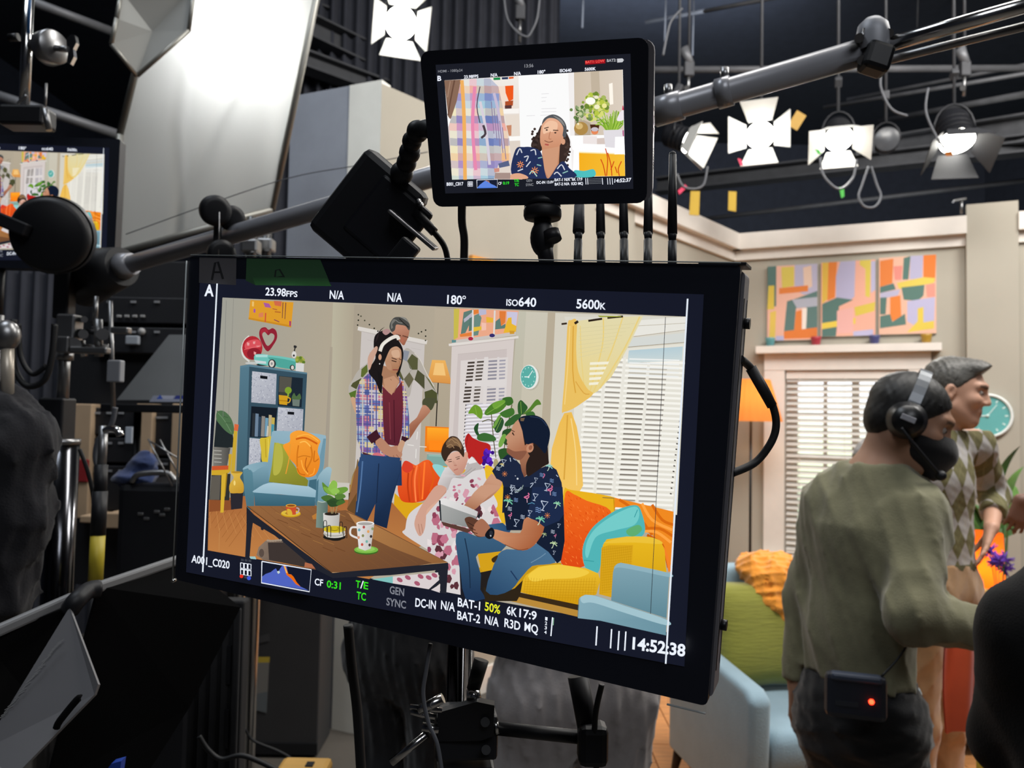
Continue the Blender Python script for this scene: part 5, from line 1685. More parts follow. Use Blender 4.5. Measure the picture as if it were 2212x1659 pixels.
# black and yellow pole
yp0, yp1 = at(224, 920, 1.45), at(206, 1260, 1.42)
t = wthing('pole', 'black tube with a yellow lower sleeve beside the chrome column', 'pole', (yp1.x, yp1.y, 0))
v_ = yp1 - yp0
MB().cyl(yp0, yp0 + v_ * .32, .008, n=12).obj('joint', M_steel, t)
MB().cyl(yp0 + v_ * .25, yp0 + v_ * .46, .011, n=14).obj('upper_tube', M_black, t)
MB().cyl(yp0 + v_ * .42, yp0 + v_ * .70, .013, n=14).obj('black_sleeve', M_black, t)
MB().cyl(yp0 + v_ * .69, yp1, .0125, n=14).obj('yellow_sleeve', mat('yellow_sleeve', 'b3a12c', .5, var=.08), t)
MB().cyl(yp1, Vector((yp1.x - .02, yp1.y, 0)), .010, n=12).obj('foot_tube', M_black, t)
MB().tube([at(228, 930, 1.44), at(240, 926, 1.43), at(254, 930, 1.42), at(260, 942, 1.42)], .007, 8, 4).obj('chrome_hook', M_chrome, t)

# ---- equipment rack and desk behind (left of the big monitor)
M_rack = mat('rack_black', '17181c', .6, var=.1); M_beige = mat('beige_post', 'b59c80', .6, var=.06); M_redb = mat('red_band', '8c1f24', .6, var=.05)
rk = at(330, 900, 3.0)
t = wthing('equipment_rack', 'black equipment rack with beige posts and red bands left of the big monitor', 'rack', (rk.x, rk.y, 0))
yb = rk.y
def rp(px, py, dy=0): 
    return at_plane(px, py, Vector((0, yb + dy, 0)), Vector((0, 1, 0)))
def rbx(n_, x0, y0, x1, y1, m_, dy=0, th=.05, bev=.004):
    a, b = rp(x0, y0, dy), rp(x1, y1, dy)
    return MB().box(((a.x + b.x) / 2, yb + dy + th / 2, (a.z + b.z) / 2), (abs(b.x - a.x), th, abs(a.z - b.z)), None, bev).obj(n_, m_, t)
rbx('back_panel', 150, 560, 560, 1270, M_rack, .10, .40)
for x0, x1 in ((160, 188), (294, 321), (372, 398), (470, 498)):
    rbx('post', x0, 872, x1, 1120, M_beige, .0, .08)
for x0, x1, y0, y1 in ((160, 188, 992, 1042), (294, 321, 982, 1022)):
    rbx('red_band', x0 - 1, y0, x1 + 1, y1, M_redb, -.006, .09)
rbx('foot', 228, 1108, 258, 1142, M_beige, -.1, .2); rbx('foot', 172, 1114, 200, 1130, M_beige, -.1, .2)
units = [(190, 880, 292, 940), (190, 945, 292, 1000), (190, 1005, 292, 1104), (322, 890, 372, 985), (322, 990, 372, 1090), (398, 890, 470, 1080), (196, 640, 400, 700), (196, 705, 400, 765)]
for k, (x0, y0, x1, y1) in enumerate(units):
    u_ = rbx('unit', x0, y0, x1, y1, mat('unit_dark', '1d1e22', .5, var=.1), .03, .3)
    for j in range(3):
        xx = x0 + (x1 - x0) * (.2 + .25 * j)
        a = rp(xx, y0 + 12, .026)
        MB().box(a, (.02, .004, .008), None).obj('indicator', mat('pale_label', '8e9094', .5, var=0), u_)
for k, x in enumerate((257, 274, 291, 308)):
    MB().box(rp(x, 683, .024), (.018, .006, .010), None, .002).obj('button', mat('pale_button', '9a9a9a', .5, var=0), t)
MB().ball(rp(306, 716, .02), .014).obj('dial', mat('pale_button', '9a9a9a'), t)
MB().box(rp(287, 735, .01), (.05, .02, .034), None, .004).obj('display', mat('pale_display', '9aa0a8', .4, var=0), t)
MB().box(rp(279, 940, -.02), (.026, .01, .062), None, .002).obj('label_plate', mat('pale_blue_plate', 'a7b0bc', .5, var=0), t)
# narrow desk with a clear slanted board
dk = at(320, 872, 2.3)
t = wthing('shelf_desk', 'black shelf desk carrying the grey slanted board', 'desk', (dk.x, dk.y, 0))
MB().box((dk.x + .04, dk.y + .12, dk.z - .014), (.34, .28, .024), None, .003).obj('top', M_black, t)
for sx_ in (-.10, .18):
    MB().cyl((dk.x + sx_, dk.y + .15, dk.z - .02), (dk.x + sx_, dk.y + .15, 0), .012, n=8).obj('leg', M_black, t)
bd = [at(x, y, 2.28) for x, y in ((252, 864), (365, 723), (430, 723), (430, 864))]
t = wthing('slant_board', 'light grey slanted board with a blue and white sticker left of the big monitor', 'board', bd[0])
MB().prism(bd, Vector((0, .012, 0))).obj('board', mat('light_grey_board', '9b9e9f', .45, var=.05), t)
pr = Print(lambda x, y: at_plane(x, y, bd[0] - Vector((0, .0006, 0)), Vector((0, 1, 0))), (0, -1, 0), 3e-5)
pr.P('aeb4c8', '322,868 345,835 432,835 432,868'); pr.P('cfd2e4', '340,858 358,838 390,838 372,862 345,862'); pr.P('3c49a0', '375,862 392,838 432,838 432,862'); pr.P('4a6ad0', '338,862 346,852 352,862')
pr.obj('sticker', print_m, t)
# black camera case with a blue cloth on it
kc = at(325, 1130, 2.1)
t = wthing('camera_case', 'black camera case standing left of the big monitor', 'case', (kc.x, kc.y, 0))
kz = at(325, 1040, 2.1).z
MB().box((kc.x + .02, kc.y + .12, kz / 2), (.22, .26, kz - .01), None, .02).obj('body', M_black, t)
for px, py in ((305, 1110), (340, 1105), (318, 1120), (362, 1100), (352, 1112)):
    MB().box(at(px, py, 2.095), (.016, .012, .008), None, .002).obj('latch', M_steel, t)
MB().tube([at(285, 1042, 2.1), at(300, 1025, 2.1), at(360, 1022, 2.1), at(378, 1040, 2.1)], .008, 8, 4).obj('handle', M_steel, t)
bc = at(300, 1035, 2.1)
cl_ = surf_obj('cloth', f_wrinkle(f_union([(f_ell(at(312, 1012, 2.15), (.035, .03, .05)), .03), (f_ell(at(285, 1034, 2.15), (.05, .05, .022)), .03)]), .010, 40, 5), bc - Vector((.15, .12, .12)), bc + Vector((.15, .2, .14)), .006, cloth_mat('dusty_blue_cloth', '34426a'), None, None, bc)
cl_.location = bc
tag(cl_, 'dusty blue cloth lying on the black camera case', 'cloth')
for k, (a, b) in enumerate((((320, 948), (372, 1050)), ((345, 950), (388, 1028)), ((322, 952), (385, 990)))):
    MB().cyl(at(*a, 2.08), at(*b, 2.06), .0022, n=6).obj('strut', M_steel, t)

# ---- things under the big monitor at the left: cabinet, notice, black ridged case, stool
cb = at(620, 1500, 3.55)
t = wthing('cabinet', 'dark grey cabinet with a pinned notice below the big monitor', 'cabinet', (cb.x, cb.y, 0))
x0, x1 = at(480, 1450, 3.55).x, at(690, 1450, 3.55).x
MB().box(((x0 + x1) / 2, cb.y + .125, .62), (x1 - x0, .25, 1.22), None, .006).obj('body', mat('cabinet_dark_grey', '2f2f31', .7, var=.06), t)
MB().box(((x0 + x1) / 2, cb.y - .004, .012 + at(600, 1622, 3.55).z * 0 + .03), (x1 - x0, .01, .05), None).obj('plinth', M_black, t)
def cpt(x, y): return at_plane(x, y, Vector((0, cb.y - .004, 0)), Vector((0, 1, 0)))
pr = Print(cpt, (0, -1, 0), 5e-5)
pr.P('75736f', '513,1416 582,1420 576,1540 520,1526'); pr.P('b8a036', '513,1419 583,1419 582,1431 514,1432'); pr.P('5e6468', '518,1505 578,1494 576,1540 521,1526'); pr.P('3c3c3e', '510,1388 582,1368 583,1384 510,1402')
pr.obj('notice', print_m, t)
MB().cyl(cpt(536, 1356), cpt(536, 1356) + Vector((0, -.01, 0)), .014, n=12).obj('knob', M_steel, t)
MB().cyl(cpt(538, 1498), cpt(538, 1498) + Vector((0, -.03, 0)), .012, n=12).obj('latch', M_chrome, t)
rc = at(470, 1500, 1.25)
t = wthing('ridged_case', 'tall black case with vertical ridges below the left corner of the big monitor', 'case', (rc.x, rc.y, 0))
xa, xb = at(405, 1450, 1.25).x, at(522, 1450, 1.25).x
ztop = at(500, 1300, 1.25).z
MB().box(((xa + xb) / 2, rc.y + .015, ztop / 2), (xb - xa, .03, ztop), None, .004).obj('body', mat('dark_fabric', '1b1b1d', .9, var=.15), t)
for k in range(5):
    x = xa + (xb - xa) * (.1 + .2 * k)
    MB().box((x, rc.y - .003, ztop / 2), ((xb - xa) * .13, .008, ztop - .02), None, .003).obj('ridge', mat('ridge_fabric', '262628', .9, var=.2, scale=30), t)
for z in np.arange(.35, ztop - .05, .10):
    MB().box((xa + (xb - xa) * .78, rc.y - .006, float(z)), (.006, .006, .06), None).obj('stitch', M_black, t)
sw = at(665, 1634, 1.9)
t = wthing('stool', 'tan wooden stool top at the bottom edge', 'stool', (sw.x, sw.y - .1, 0))
M_tan = mat('tan_wood', 'd0a257', .5, var=.1, stretch=(1, 6, 1))
MB().box((sw.x, sw.y - .10, sw.z - .02), (.12, .22, .035), None, .012).obj('seat', M_tan, t)
MB().box((sw.x + .015, sw.y - .04, sw.z - .001), (.018, .024, .004), None, .001).obj('hand_slot', M_black, t)
for sx_ in (-.05, .05):
    for sy_ in (-.18, -.02):
        MB().cyl((sw.x + sx_, sw.y + sy_, sw.z - .03), (sw.x + sx_ * 1.4, sw.y + sy_, 0), .014, n=8).obj('leg', M_tan, t)
for lab, q, d in (('thin black cable running over the stool', ((530, 1575), (548, 1600), (600, 1622), (630, 1640), (640, 1662)), 2.2), ('black cable at the foot of the ridged case', ((430, 1590), (450, 1620), (478, 1640), (520, 1632), (560, 1645), (600, 1665)), 1.2)):
    cable('cable', [at(x, y, d) for x, y in q], .004, M_cab, lab, group='cables low at the left')

# ---- black hood panels with a silver rim at the lower left
M_vel = mat('black_velvet', '070708', .95, var=.1, spec=.1); M_rim = mat('silver_rim', '77787a', .55, .2, var=.06); M_gpan = mat('grey_flap', '77777a', .45, .2, var=.06)
t = wthing('monitor_hood', 'black folding hood with silver rim and grey side flap at the lower left', 'monitor hood', at(200, 1700, .9))
def panel(n_, pts, m_, th=.006):
    p = [at(x, y, d) for x, y, d in pts]
    nr = (p[1] - p[0]).cross(p[2] - p[0]).normalized() * th
    if nr.dot(_F) < 0: nr = -nr
    return MB().prism(p, nr).obj(n_, m_, t)
panel('back_panel', ((214, 1268, .90), (392, 1208, 1.02), (520, 1312, 1.05), (408, 1530, 1.0), (300, 1700, .95), (100, 1700, .88)), M_vel)
panel('side_panel', ((-40, 1375, .80), (128, 1302, .86), (152, 1312, .86), (60, 1500, .84), (-40, 1640, .80)), M_vel)
panel('grey_flap', ((-40, 1622, .78), (150, 1312, .84), (212, 1478, .80), (204, 1500, .80), (28, 1680, .76), (-40, 1740, .74)), M_gpan, .004)
MB().tube([at(122, 1572, .772), at(130, 1556, .772), at(166, 1512, .778), at(174, 1508, .779)], .0035, 8, 3).obj('flap_slot', M_vel, t)
for a, b in (((-40, 1378, .80), (160, 1290, .87)), ((190, 1276, .89), (395, 1206, 1.02))):
    p, q = at(*a), at(*b)
    MB().box((p + q) / 2, (.012, .010, (q - p).length), frame(q - p, _U), .003).obj('silver_rim', M_rim, t)
MB().tube([at(150, 1318, .85), at(165, 1298, .85), at(190, 1276, .87), at(215, 1272, .88)], .010, 8, 4).obj('hinge', M_black, t)
pr = Print(lambda x, y: at_plane(x, y, at(-40, 1622, .7795), (at(150, 1312, .84) - at(-40, 1622, .78)).cross(at(212, 1478, .80) - at(-40, 1622, .78)).normalized()), (CAM - at(100, 1500, .8)).normalized(), 2e-4)
rr = random.Random(3)
for k in range(26):
    f = k / 25
    x, y = 4 + 124 * f, 1548 - 162 * f
    pr.L('7a7a7a', 1.6, [(x - 6 + rr.uniform(-3, 3), y + 5), (x + 7 + rr.uniform(-3, 3), y - 4)])
pr.obj('scuff_marks', print_m, t)
tag(MB().prism([at(x, y, .80) for x, y in ((225, 1672), (240, 1650), (262, 1644), (258, 1672))], _F * .01).obj('blue_strap', mat('royal_blue', '1c3f9c', .6)), 'corner of a blue strap at the bottom edge', 'strap')
# ------------------------------------------------------------------ the pictures on the screens (flat, printed on the screen plane)
class Pic(Print):
    """Print whose numbers are read in a shifted, scaled sheet of the screen"""
    def __init__(s, plane3d, up, step=3e-6):
        s.sheet(0, 0, 1)
        super().__init__(lambda x, y: plane3d(s.o[0] + x * s.o[2], s.o[1] + y * s.o[2]), up, step)
    def sheet(s, ox, oy, k):
        s.o = (ox, oy, k)
SA, SB, SC, SD = (430, 600, .248644), (950, 600, .248644), (430, 980, .248644), (950, 980, .271203)
A2, A3, B4, D5, C6 = (700, 640, .135624), (730, 860, .135624), (950, 880, .135624), (930, 1050, .144648), (440, 880, .144665)

def paint_main(p):
    r = random.Random(11)
    P, S, G, E, L = p.P, p.S, p.G, p.E, p.L
    p.sheet(0, 0, 1)
    P('b2aa98', '481,643 1484,684 1444,1366 453,1186')
    # walls
    p.sheet(*SA)
    G('a09f95', 'b0a591', (160, 600), (1150, 700), '207,172 1165,215 1110,1950 90,1950')
    L('8b8a82', 4, '302,178 258,1200')
    G('b9b39d', 'aea38f', (1165, 600), (1345, 600), '1165,215 1350,232 1290,1950 1108,1950')
    G('9c9488', 'aca18e', (1100, 1200), (1165, 1200), '1140,600 1162,602 1112,1950 1070,1950')
    G('a89d8b', 'b1a693', (1350, 600), (2050, 600), '1350,232 2060,256 1990,1950 1290,1950')
    G('a59a88', 'ad9f8b', (2060, 256), (2060, 1400), '2060,256 2330,268 2260,1950 1985,1950')
    p.sheet(*SB)
    G('b5a995', 'a89c86', (80, 280), (60, 1400), '-40,262 160,270 110,1950 -120,1950')
    G('c2bfae', 'b9b29e', (700, 300), (640, 1500), '680,290 760,294 690,1800 560,1800')
    G('cbc6b6', 'c3bba6', (760, 300), (860, 1500), '752,294 945,302 860,1900 660,1900')
    P('b7ab96', '940,302 1010,305 950,1900 850,1900')
    G('d3cec0', 'dcd8ca', (1000, 320), (2100, 900), '1005,305 2150,342 2062,2060 930,1900')
    # orange picture, heart, globe, toy car
    p.sheet(*SA)
    P('dc9b2c', '447,193 822,213 802,432 432,362')
    for c_, q in (('c98a24', '432,345 802,415 802,432 432,362'), ('a85aa0', '560,215 610,225 630,262 575,255'), ('9f4fae', '478,268 492,275 490,305 474,300'), ('d06a4a', '650,200 720,205 715,250 660,240'), ('d98058', '520,310 560,300 560,340 520,345'), ('7a4b3c', '727,215 735,215 728,352 722,350'), ('7a4b3c', '752,215 760,218 750,360 744,358'),
                  ('c9503c', '575,305 586,306 582,385 572,384'), ('b5682c', '660,290 712,296 712,306 660,300'), ('8a4a50', '655,360 700,380 698,388 652,368'), ('a8553c', '640,265 680,275 680,282 640,272'), ('a8406a', '785,375 802,378 800,420 786,418'), ('e8c070', '462,205 480,208 478,250 462,248')):
        P(c_, q)
    S('8f2434', '598,640 548,572 524,492 538,442 578,430 606,452 640,438 672,462 680,520 652,578'); S('a82c3c', '560,520 536,480 545,450 578,440 600,462 596,480 570,470 556,490'); S('a9a496', '598,592 562,532 552,488 574,472 602,500 628,482 656,500 646,546')
    L('d8d6d0', 15, '438,506 398,545 374,615 388,680 440,728', 5); E('c3c5c2', 460, 742, 58, 11)
    E('b02c35', 465, 610, 88, 104); E('8c1f2c', 480, 660, 62, 50); S('d8525a', '400,580 440,545 520,540 540,600 470,610 410,620')
    for q in ('418,560 440,566 438,590 420,588', '470,555 492,552 488,575 472,575', '500,590 530,586 528,598 502,602', '478,640 500,650 492,672 478,664'):
        P('e8a0a0', q)
    L('e06a70', 5, '395,625 540,585')
    E('20252a', 560, 756, 60, 10); S('6fc0b6', '490,668 560,664 610,672 720,684 836,706 848,725 838,795 760,788 640,770 515,748 482,714'); S('4fa498', '610,690 840,730 836,790 700,778 655,740'); P('a9d9d4', '492,668 600,668 596,690 494,690')
    P('c9d4d6', '480,714 585,728 585,748 500,742'); E('2d3236', 636, 748, 34, 40); E('d9d2ca', 634, 746, 22, 30); E('8d8f90', 634, 746, 9, 13); E('2d3236', 812, 780, 22, 24); E('d0ccc4', 814, 780, 13, 18)
    L('1f2022', 10, '826,590 842,600 834,618 830,640'); E('d8d6d2', 828, 668, 20, 30); E('3c3c3e', 826, 676, 9, 10); E('2a2a2c', 838, 600, 14, 12)
    for k in range(14): E(('7f8f35', 'a0a84a', '5f7a2c')[k % 3], 850 + r.uniform(0, 62), 705 + r.uniform(-12, 30), 15, 13)
    P('d5d4d2', '843,740 915,745 912,817 842,810')
    # cube shelf
    G('55798a', '3b5866', (360, 900), (330, 1900), '360,765 440,755 412,1950 318,1950')
    P('36505f', '440,755 942,828 912,1420 640,1400 600,1950 408,1950'); P('5b7f90', '360,765 440,752 942,824 940,838 440,772 362,782')
    def bin_(q, hq, n, box):
        G('c0c3cc', 'a6a9b4', (box[0], box[1]), (box[2], box[3]), q)
        reg = p.region(q)
        for k in range(n):
            x, y = r.uniform(box[0], box[2]), r.uniform(box[1], box[3])
            a = r.uniform(0, 3.1)
            dx, dy = 9 * math.cos(a), 9 * math.sin(a)
            p.clip(('8d90a2', '9a9dad', 'd5d7de')[k % 3], [(x - dx, y - dy), (x - dy * .35, y + dx * .35), (x + dx, y + dy), (x + dy * .35, y - dx * .35)], reg)
        if hq: P('15171c', hq)
    bin_('465,812 677,836 668,1100 456,1082', '536,848 600,856 599,882 536,874', 95, (460, 815, 675, 1095))
    P('1d2833', '700,852 908,872 896,1128 690,1110'); P('54524a', '704,855 812,866 800,1005 698,992'); P('3b3f3a', '704,990 800,1000 796,1050 700,1040')
    E('7d9e30', 780, 978, 30, 30); L('8fb23a', 12, '780,1000 778,1035'); P('d09d22', '698,1018 776,1026 770,1106 702,1098'); L('d8a82a', 9, '774,1040 798,1050 790,1080 770,1086', 4); P('b57f18', '700,1060 774,1066 772,1076 700,1070')
    P('6d7a72', '814,1044 882,1050 876,1118 818,1112'); S('4d6a42', '810,1048 830,1000 850,1030 880,1005 890,1052 850,1058')
    P('161e28', '460,1116 686,1132 655,1392 446,1382')
    for x0, x1, yt, c_ in ((470, 492, 1175, '2c3238'), (496, 524, 1178, '6d8298'), (525, 546, 1205, '2f4256'), (550, 580, 1200, '8b8680'), (582, 608, 1215, '6f9ab2'), (598, 610, 1285, 'c9c6bc'), (612, 638, 1190, 'b9a982'), (638, 664, 1212, 'c2ac52')):
        P(c_, [(x0, yt), (x1, yt + 4), (x1 - 8, 1380), (x0 - 8, 1378)])
    P('4a93a6', '634,1270 660,1274 652,1382 630,1380')
    bin_('692,1124 912,1142 900,1420 676,1400', '776,1162 834,1166 833,1190 776,1186', 70, (690, 1128, 908, 1330))
    bin_('446,1390 552,1400 520,1950 428,1950', None, 60, (440, 1395, 545, 1640))
    S('d2b93a', '538,1400 585,1388 640,1380 655,1450 645,1600 560,1600 548,1500'); L('b99c28', 8, '585,1400 590,1560'); L('e6d05a', 7, '610,1395 612,1590')
    # left plant, stool, vase
    P('22282b', '166,1150 300,1350 318,1470 136,1490'); S('4f6f4c', '166,1165 215,1155 265,1190 300,1250 314,1330 296,1362 240,1330 190,1275 160,1230'); L('6c8b66', 6, '175,1175 230,1240 290,1345', 3); L('3a5438', 4, '215,1200 262,1215'); L('3a5438', 4, '235,1260 288,1262')
    G('7d7a74', '4a4845', (140, 1500), (285, 1500), '140,1468 282,1478 250,1650 132,1645')
    for y in (1500, 1532, 1565, 1598): L('b5b3ac', 6, [(140, y), (205, y + 4)])
    P('d8683c', '318,1268 354,1276 346,1332 312,1325'); P('c9a634', '312,1328 342,1332 318,1700 284,1700')
    # white door behind
    P('c9c2be', '1420,450 1968,575 1905,1950 1350,1950'); L('d9d3cc', 34, '1388,440 1988,562'); L('b7afa8', 5, '1400,462 1975,585'); L('bdb6b2', 4, '1470,540 1560,560'); L('bdb6b2', 4, '1850,610 1935,628')
    for x, y in ((1392, 322), (1415, 335), (1392, 370), (1447, 372), (1488, 408), (1386, 412), (1530, 440), (1562, 465), (1976, 456), (1940, 470), (1914, 485), (1976, 508), (1975, 545)): E(('23261f', '4a4a3c')[int(x) % 2], x, y, 7, 7, n=10)
    # floor lamps
    G('ecb25e', 'd8934a', (2100, 715), (2100, 920), '2032,714 2146,718 2204,922 1990,902'); P('f2c47c', '2060,740 2130,742 2150,850 2040,845'); L('b97a3c', 4, '1990,902 2204,922'); L('1c1815', 9, '2085,912 2066,1290')
    P('ef7d1a', '1974,1288 2330,1306 2330,1532 1968,1508'); G('ffab2c', 'f26a10', (2080, 1300), (2080, 1520), '1990,1300 2185,1308 2176,1520 1986,1505'); P('ff8a1c', '2010,1410 2120,1415 2115,1500 2005,1495')
    P('7fa79f', '1990,1532 2330,1545 2330,1720 1972,1700'); P('93b8ae', '2002,1532 2140,1540 2140,1556 2000,1548'); L('bcb6ae', 6, '1985,1525 2200,1540')
    # window one with blinds, canvas, clock
    p.sheet(*SB)
    P('eaa888', '150,268 692,288 666,478 128,545')
    for c_, q in (('c8b94e', '130,270 178,272 165,520 128,540'), ('5f7d74', '215,300 300,275 300,330 230,480 190,490'), ('b4b2c0', '215,360 290,300 300,330 220,390'), ('e2803c', '180,492 300,470 300,505 185,515'), ('57776e', '265,350 290,345 285,460 258,465'), ('dadad8', '288,280 303,280 300,530 285,532'), ('6a8a80', '305,330 350,310 370,350 340,500 300,505'), ('b9b7cf', '345,275 410,278 412,318 350,330'),
                  ('e8b43a', '410,340 470,350 470,390 412,390'), ('e2bd3c', '300,430 400,420 400,445 300,470'), ('f0c0b0', '370,390 410,395 410,455 370,460'), ('e07f38', '300,280 345,278 345,310 300,320'), ('dcdad6', '478,285 492,286 484,500 470,500'), ('df7c3a', '525,290 582,292 575,390 540,420 525,380'), ('5d7d76', '492,380 530,350 540,420 578,400 578,440 488,450'), ('c9c5dc', '590,295 685,300 668,440 590,440'), ('e8b634', '600,350 630,345 632,400 672,420 668,470 560,480')):
        P(c_, q)
    P('c9c2bc', '118,545 668,470 668,500 112,575'); P('5f8d8e', '112,540 150,540 148,562 112,566'); E('b02a46', 276, 530, 22, 16); E('35306e', 462, 502, 24, 16); P('d0982e', '612,460 658,462 654,488 616,490')
    P('d5cbc7', '112,592 655,525 640,760 590,1657 560,1800 70,1800'); L('e0dad4', 20, '86,584 690,516'); L('b8aea8', 4, '95,600 680,532'); L('bdb3ae', 4, '165,665 590,622'); P('cabfbc', '165,668 590,625 560,1500 100,1700'); P('dad3d0', '190,720 600,690 560,1560 150,1760')
    for k in range(30):
        y = 728 + k * 30.5; sh = -k * 3.6
        if k < 12:
            dk = '463d37'
            P(dk, [(252 + sh, y + 4), (312 + sh, y), (310 + sh, y + 17), (250 + sh, y + 20)]); P('5a524c', [(332 + sh, y - 3), (392 + sh, y - 7), (390 + sh, y + 9), (330 + sh, y + 13)])
            P('8f8c98', [(432 + sh * .4, y - 9), (508 + sh * .4, y - 14), (506 + sh * .4, y + 2), (430 + sh * .4, y + 6)]); P('a3a0ac', [(526 + sh * .3, y - 14), (580 + sh * .3, y - 17), (578 + sh * .3, y - 3), (524 + sh * .3, y + 1)])
        else:
            w = max(8, 26 - (k - 12) * 1.2)
            P('2a2522', [(232 - (k - 12) * 1.6, y + 6), (232 - (k - 12) * 1.6 + w, y + 5), (230 - (k - 12) * 1.6 + w, y + 17), (230 - (k - 12) * 1.6, y + 18)]); P('c3bfc6', [(262 + sh * .5, y), (560 + sh * .5, y - 16), (558 + sh * .5, y - 4), (260 + sh * .5, y + 12)])
            P('eceaf2', [(262 + sh * .5, y + 14), (560 + sh * .5, y - 2), (558 + sh * .5, y + 10), (260 + sh * .5, y + 25)])
    P('d6cfcc', '318,700 332,700 300,1100 288,1100'); P('dcd6d4', '395,690 430,688 412,1100 384,1100'); P('d9d3d2', '508,690 526,688 520,1100 502,1100'); P('dcd6d4', '240,900 590,880 588,945 238,945')
    E('b7b1a0', 800, 870, 78, 108); E('e6e8e4', 787, 862, 80, 106); E('5bada4', 779, 860, 67, 97)
    for k in range(12):
        a = k * math.pi / 6
        E('a9dcd4', 779 + 54 * math.sin(a), 860 - 80 * math.cos(a), 5, 7, n=8)
    L('e6f2ee', 6, '779,862 816,806'); L('e6f2ee', 8, '779,862 744,860'); E('e6f2ee', 780, 862, 7, 9)
    # big window with blinds
    P('d9d6cb', '1090,340 2148,342 2125,560 1180,640'); P('e8e6de', '1230,410 2140,340 2132,460 1230,560'); L('b5ab98', 4, '1210,450 2145,395'); L('a08f76', 4, '1690,512 2135,455'); P('d5d8d4', '1180,575 2128,480 2122,560 1180,650'); L('998c78', 5, '1200,640 2128,562')
    P('e4e1d6', '1190,650 2128,575 2062,2020 1150,1830')
    for k in range(30):
        y = 660 + k * 44
        sh = -(y - 1250) * .085
        P('f6f4ec', [(1240 + sh, y + 30), (2085 + sh, y + 72), (2084 + sh, y + 92), (1238 + sh, y + 52)])
        for j, (a, b) in enumerate(((1265, 1385), (1420, 1548), (1608, 1760), (1786, 1938))):
            if k < 7 and j == 0: continue
            dk = ('c6c2b7', 'a09a90', '857e75', '99928a')[j] if 6 < k < 24 else ('cbc7bc', 'b2aca2', '9d978c', 'aca69c')[j]
            if k < 4: dk = 'c3beb2'
            y0 = y + 8 + (a - 1240) * .05
            P(dk, [(a + sh, y0), (b + sh, y0 + 6), (b + sh - 2, y0 + 20), (a + sh - 2, y0 + 14)])
    for a in (1395, 1560, 1770):
        P('e9e6dc', [(a + 45, 690), (a + 68, 690), (a - 40, 2000), (a - 62, 2000)])
    G('b6cdd6', 'd4dcd8', (1700, 640), (1700, 760), '1650,632 2118,598 2112,720 1640,740')
    for k in range(5): P('eef0ee', [(1655 - k, 700 + k * 34), (2090 - k * 2, 712 + k * 36), (2088 - k * 2, 724 + k * 36), (1654 - k, 712 + k * 34)])
    for k in range(14): P('55504a', [(2085 - k * 6, 1240 + k * 48), (2100 - k * 6, 1243 + k * 48), (2099 - k * 6, 1255 + k * 48), (2084 - k * 6, 1252 + k * 48)])
    # sheer curtain
    G('e2d9ae', 'e8d48e', (1500, 380), (1300, 950), '1180,378 1480,345 1775,334 1640,610 1500,860 1380,985 1290,1040 1230,1010 1195,700')
    for q, w in (('1230,420 1240,700 1270,1000', 10), ('1430,350 1420,600 1310,1000', 16), ('1600,340 1500,640 1340,1000', 16), ('1745,340 1610,620 1400,960', 18)): L('e9cf7e', w * .7, q, 4)
    for k in range(8): L('d9cfa0', 4, [(1215, 440 + k * 36), (1700 - k * 36, 400 + k * 34)])
    for k in range(5): P('f3eed8', [(1315 - k * 2, 735 + k * 44), (1480 - k * 22, 728 + k * 44), (1470 - k * 22, 752 + k * 44), (1313 - k * 2, 757 + k * 44)])
    S('eac062', '1122,400 1150,370 1200,380 1195,620 1215,820 1290,960 1340,1010 1240,1090 1160,1140 1090,1165 1072,1150 1092,900 1108,640')
    L('d9a440', 10, '1170,420 1165,800 1190,1000', 3); L('f3d284', 9, '1140,420 1120,800 1095,1100', 3); L('dba648', 9, '1190,900 1260,1000 1310,1010', 3)
    G('edbc54', 'f3c564', (1100, 1180), (1100, 1900), '1092,1175 1155,1165 1200,1290 1238,1500 1255,1800 1210,1880 1040,1870 960,1760 985,1480 1050,1260')
    L('d9a440', 12, '1120,1190 1110,1400 1090,1750', 4); L('f7d588', 10, '1150,1220 1190,1500 1200,1800', 4)
    L('35281e', 16, '1068,404 1115,398'); L('2c2019', 22, '1182,400 1212,380'); L('2c2019', 18, '1300,376 1420,358'); L('2c2019', 18, '1465,350 1600,338'); P('9da33c', '1380,330 1590,335 1580,342 1400,345')
    # plant
    for q in ('460,1180 480,1400 500,1560', '380,1250 440,1230 500,1260', '640,1100 600,1300 560,1560', '760,1180 690,1200 610,1300', '340,1380 420,1390 480,1420'): L('5d5b3c', 8, q, 4)
    for c_, q in (('6d9a2e', '310,1105 360,1120 385,1170 370,1225 310,1180 260,1175'), ('4f7f2c', '405,1160 470,1090 560,1062 600,1090 540,1160 450,1190 410,1190'), ('3b6a2a', '555,1050 630,1035 650,1085 600,1110'), ('6fa23a', '470,1095 555,1060 580,1080 500,1140'), ('2f5a2c', '690,1100 715,1062 750,1090 775,1130 730,1185 695,1180'), ('557f2e', '740,1180 790,1130 855,1055 892,1098 850,1110 790,1170'),
                  ('41722f', '540,1170 640,1130 660,1180 600,1215 550,1200'), ('2c5230', '480,1260 540,1210 570,1250 540,1330 500,1340'), ('6f9e44', '470,1300 520,1200 545,1195 500,1290'), ('335f2f', '580,1260 660,1190 720,1190 670,1260 590,1290'), ('28502c', '310,1300 350,1260 345,1330 370,1380 330,1360'), ('3c6a34', '340,1370 400,1345 480,1370 500,1410 430,1420 350,1410'),
                  ('2b4f28', '560,1330 640,1310 660,1380 600,1450 560,1420'), ('76a64a', '525,1430 560,1360 590,1370 560,1450 530,1470'), ('2e5529', '520,1500 600,1480 640,1540 560,1600'), ('3d6b32', '760,1175 820,1160 840,1200 780,1215')):
        S(c_, q)
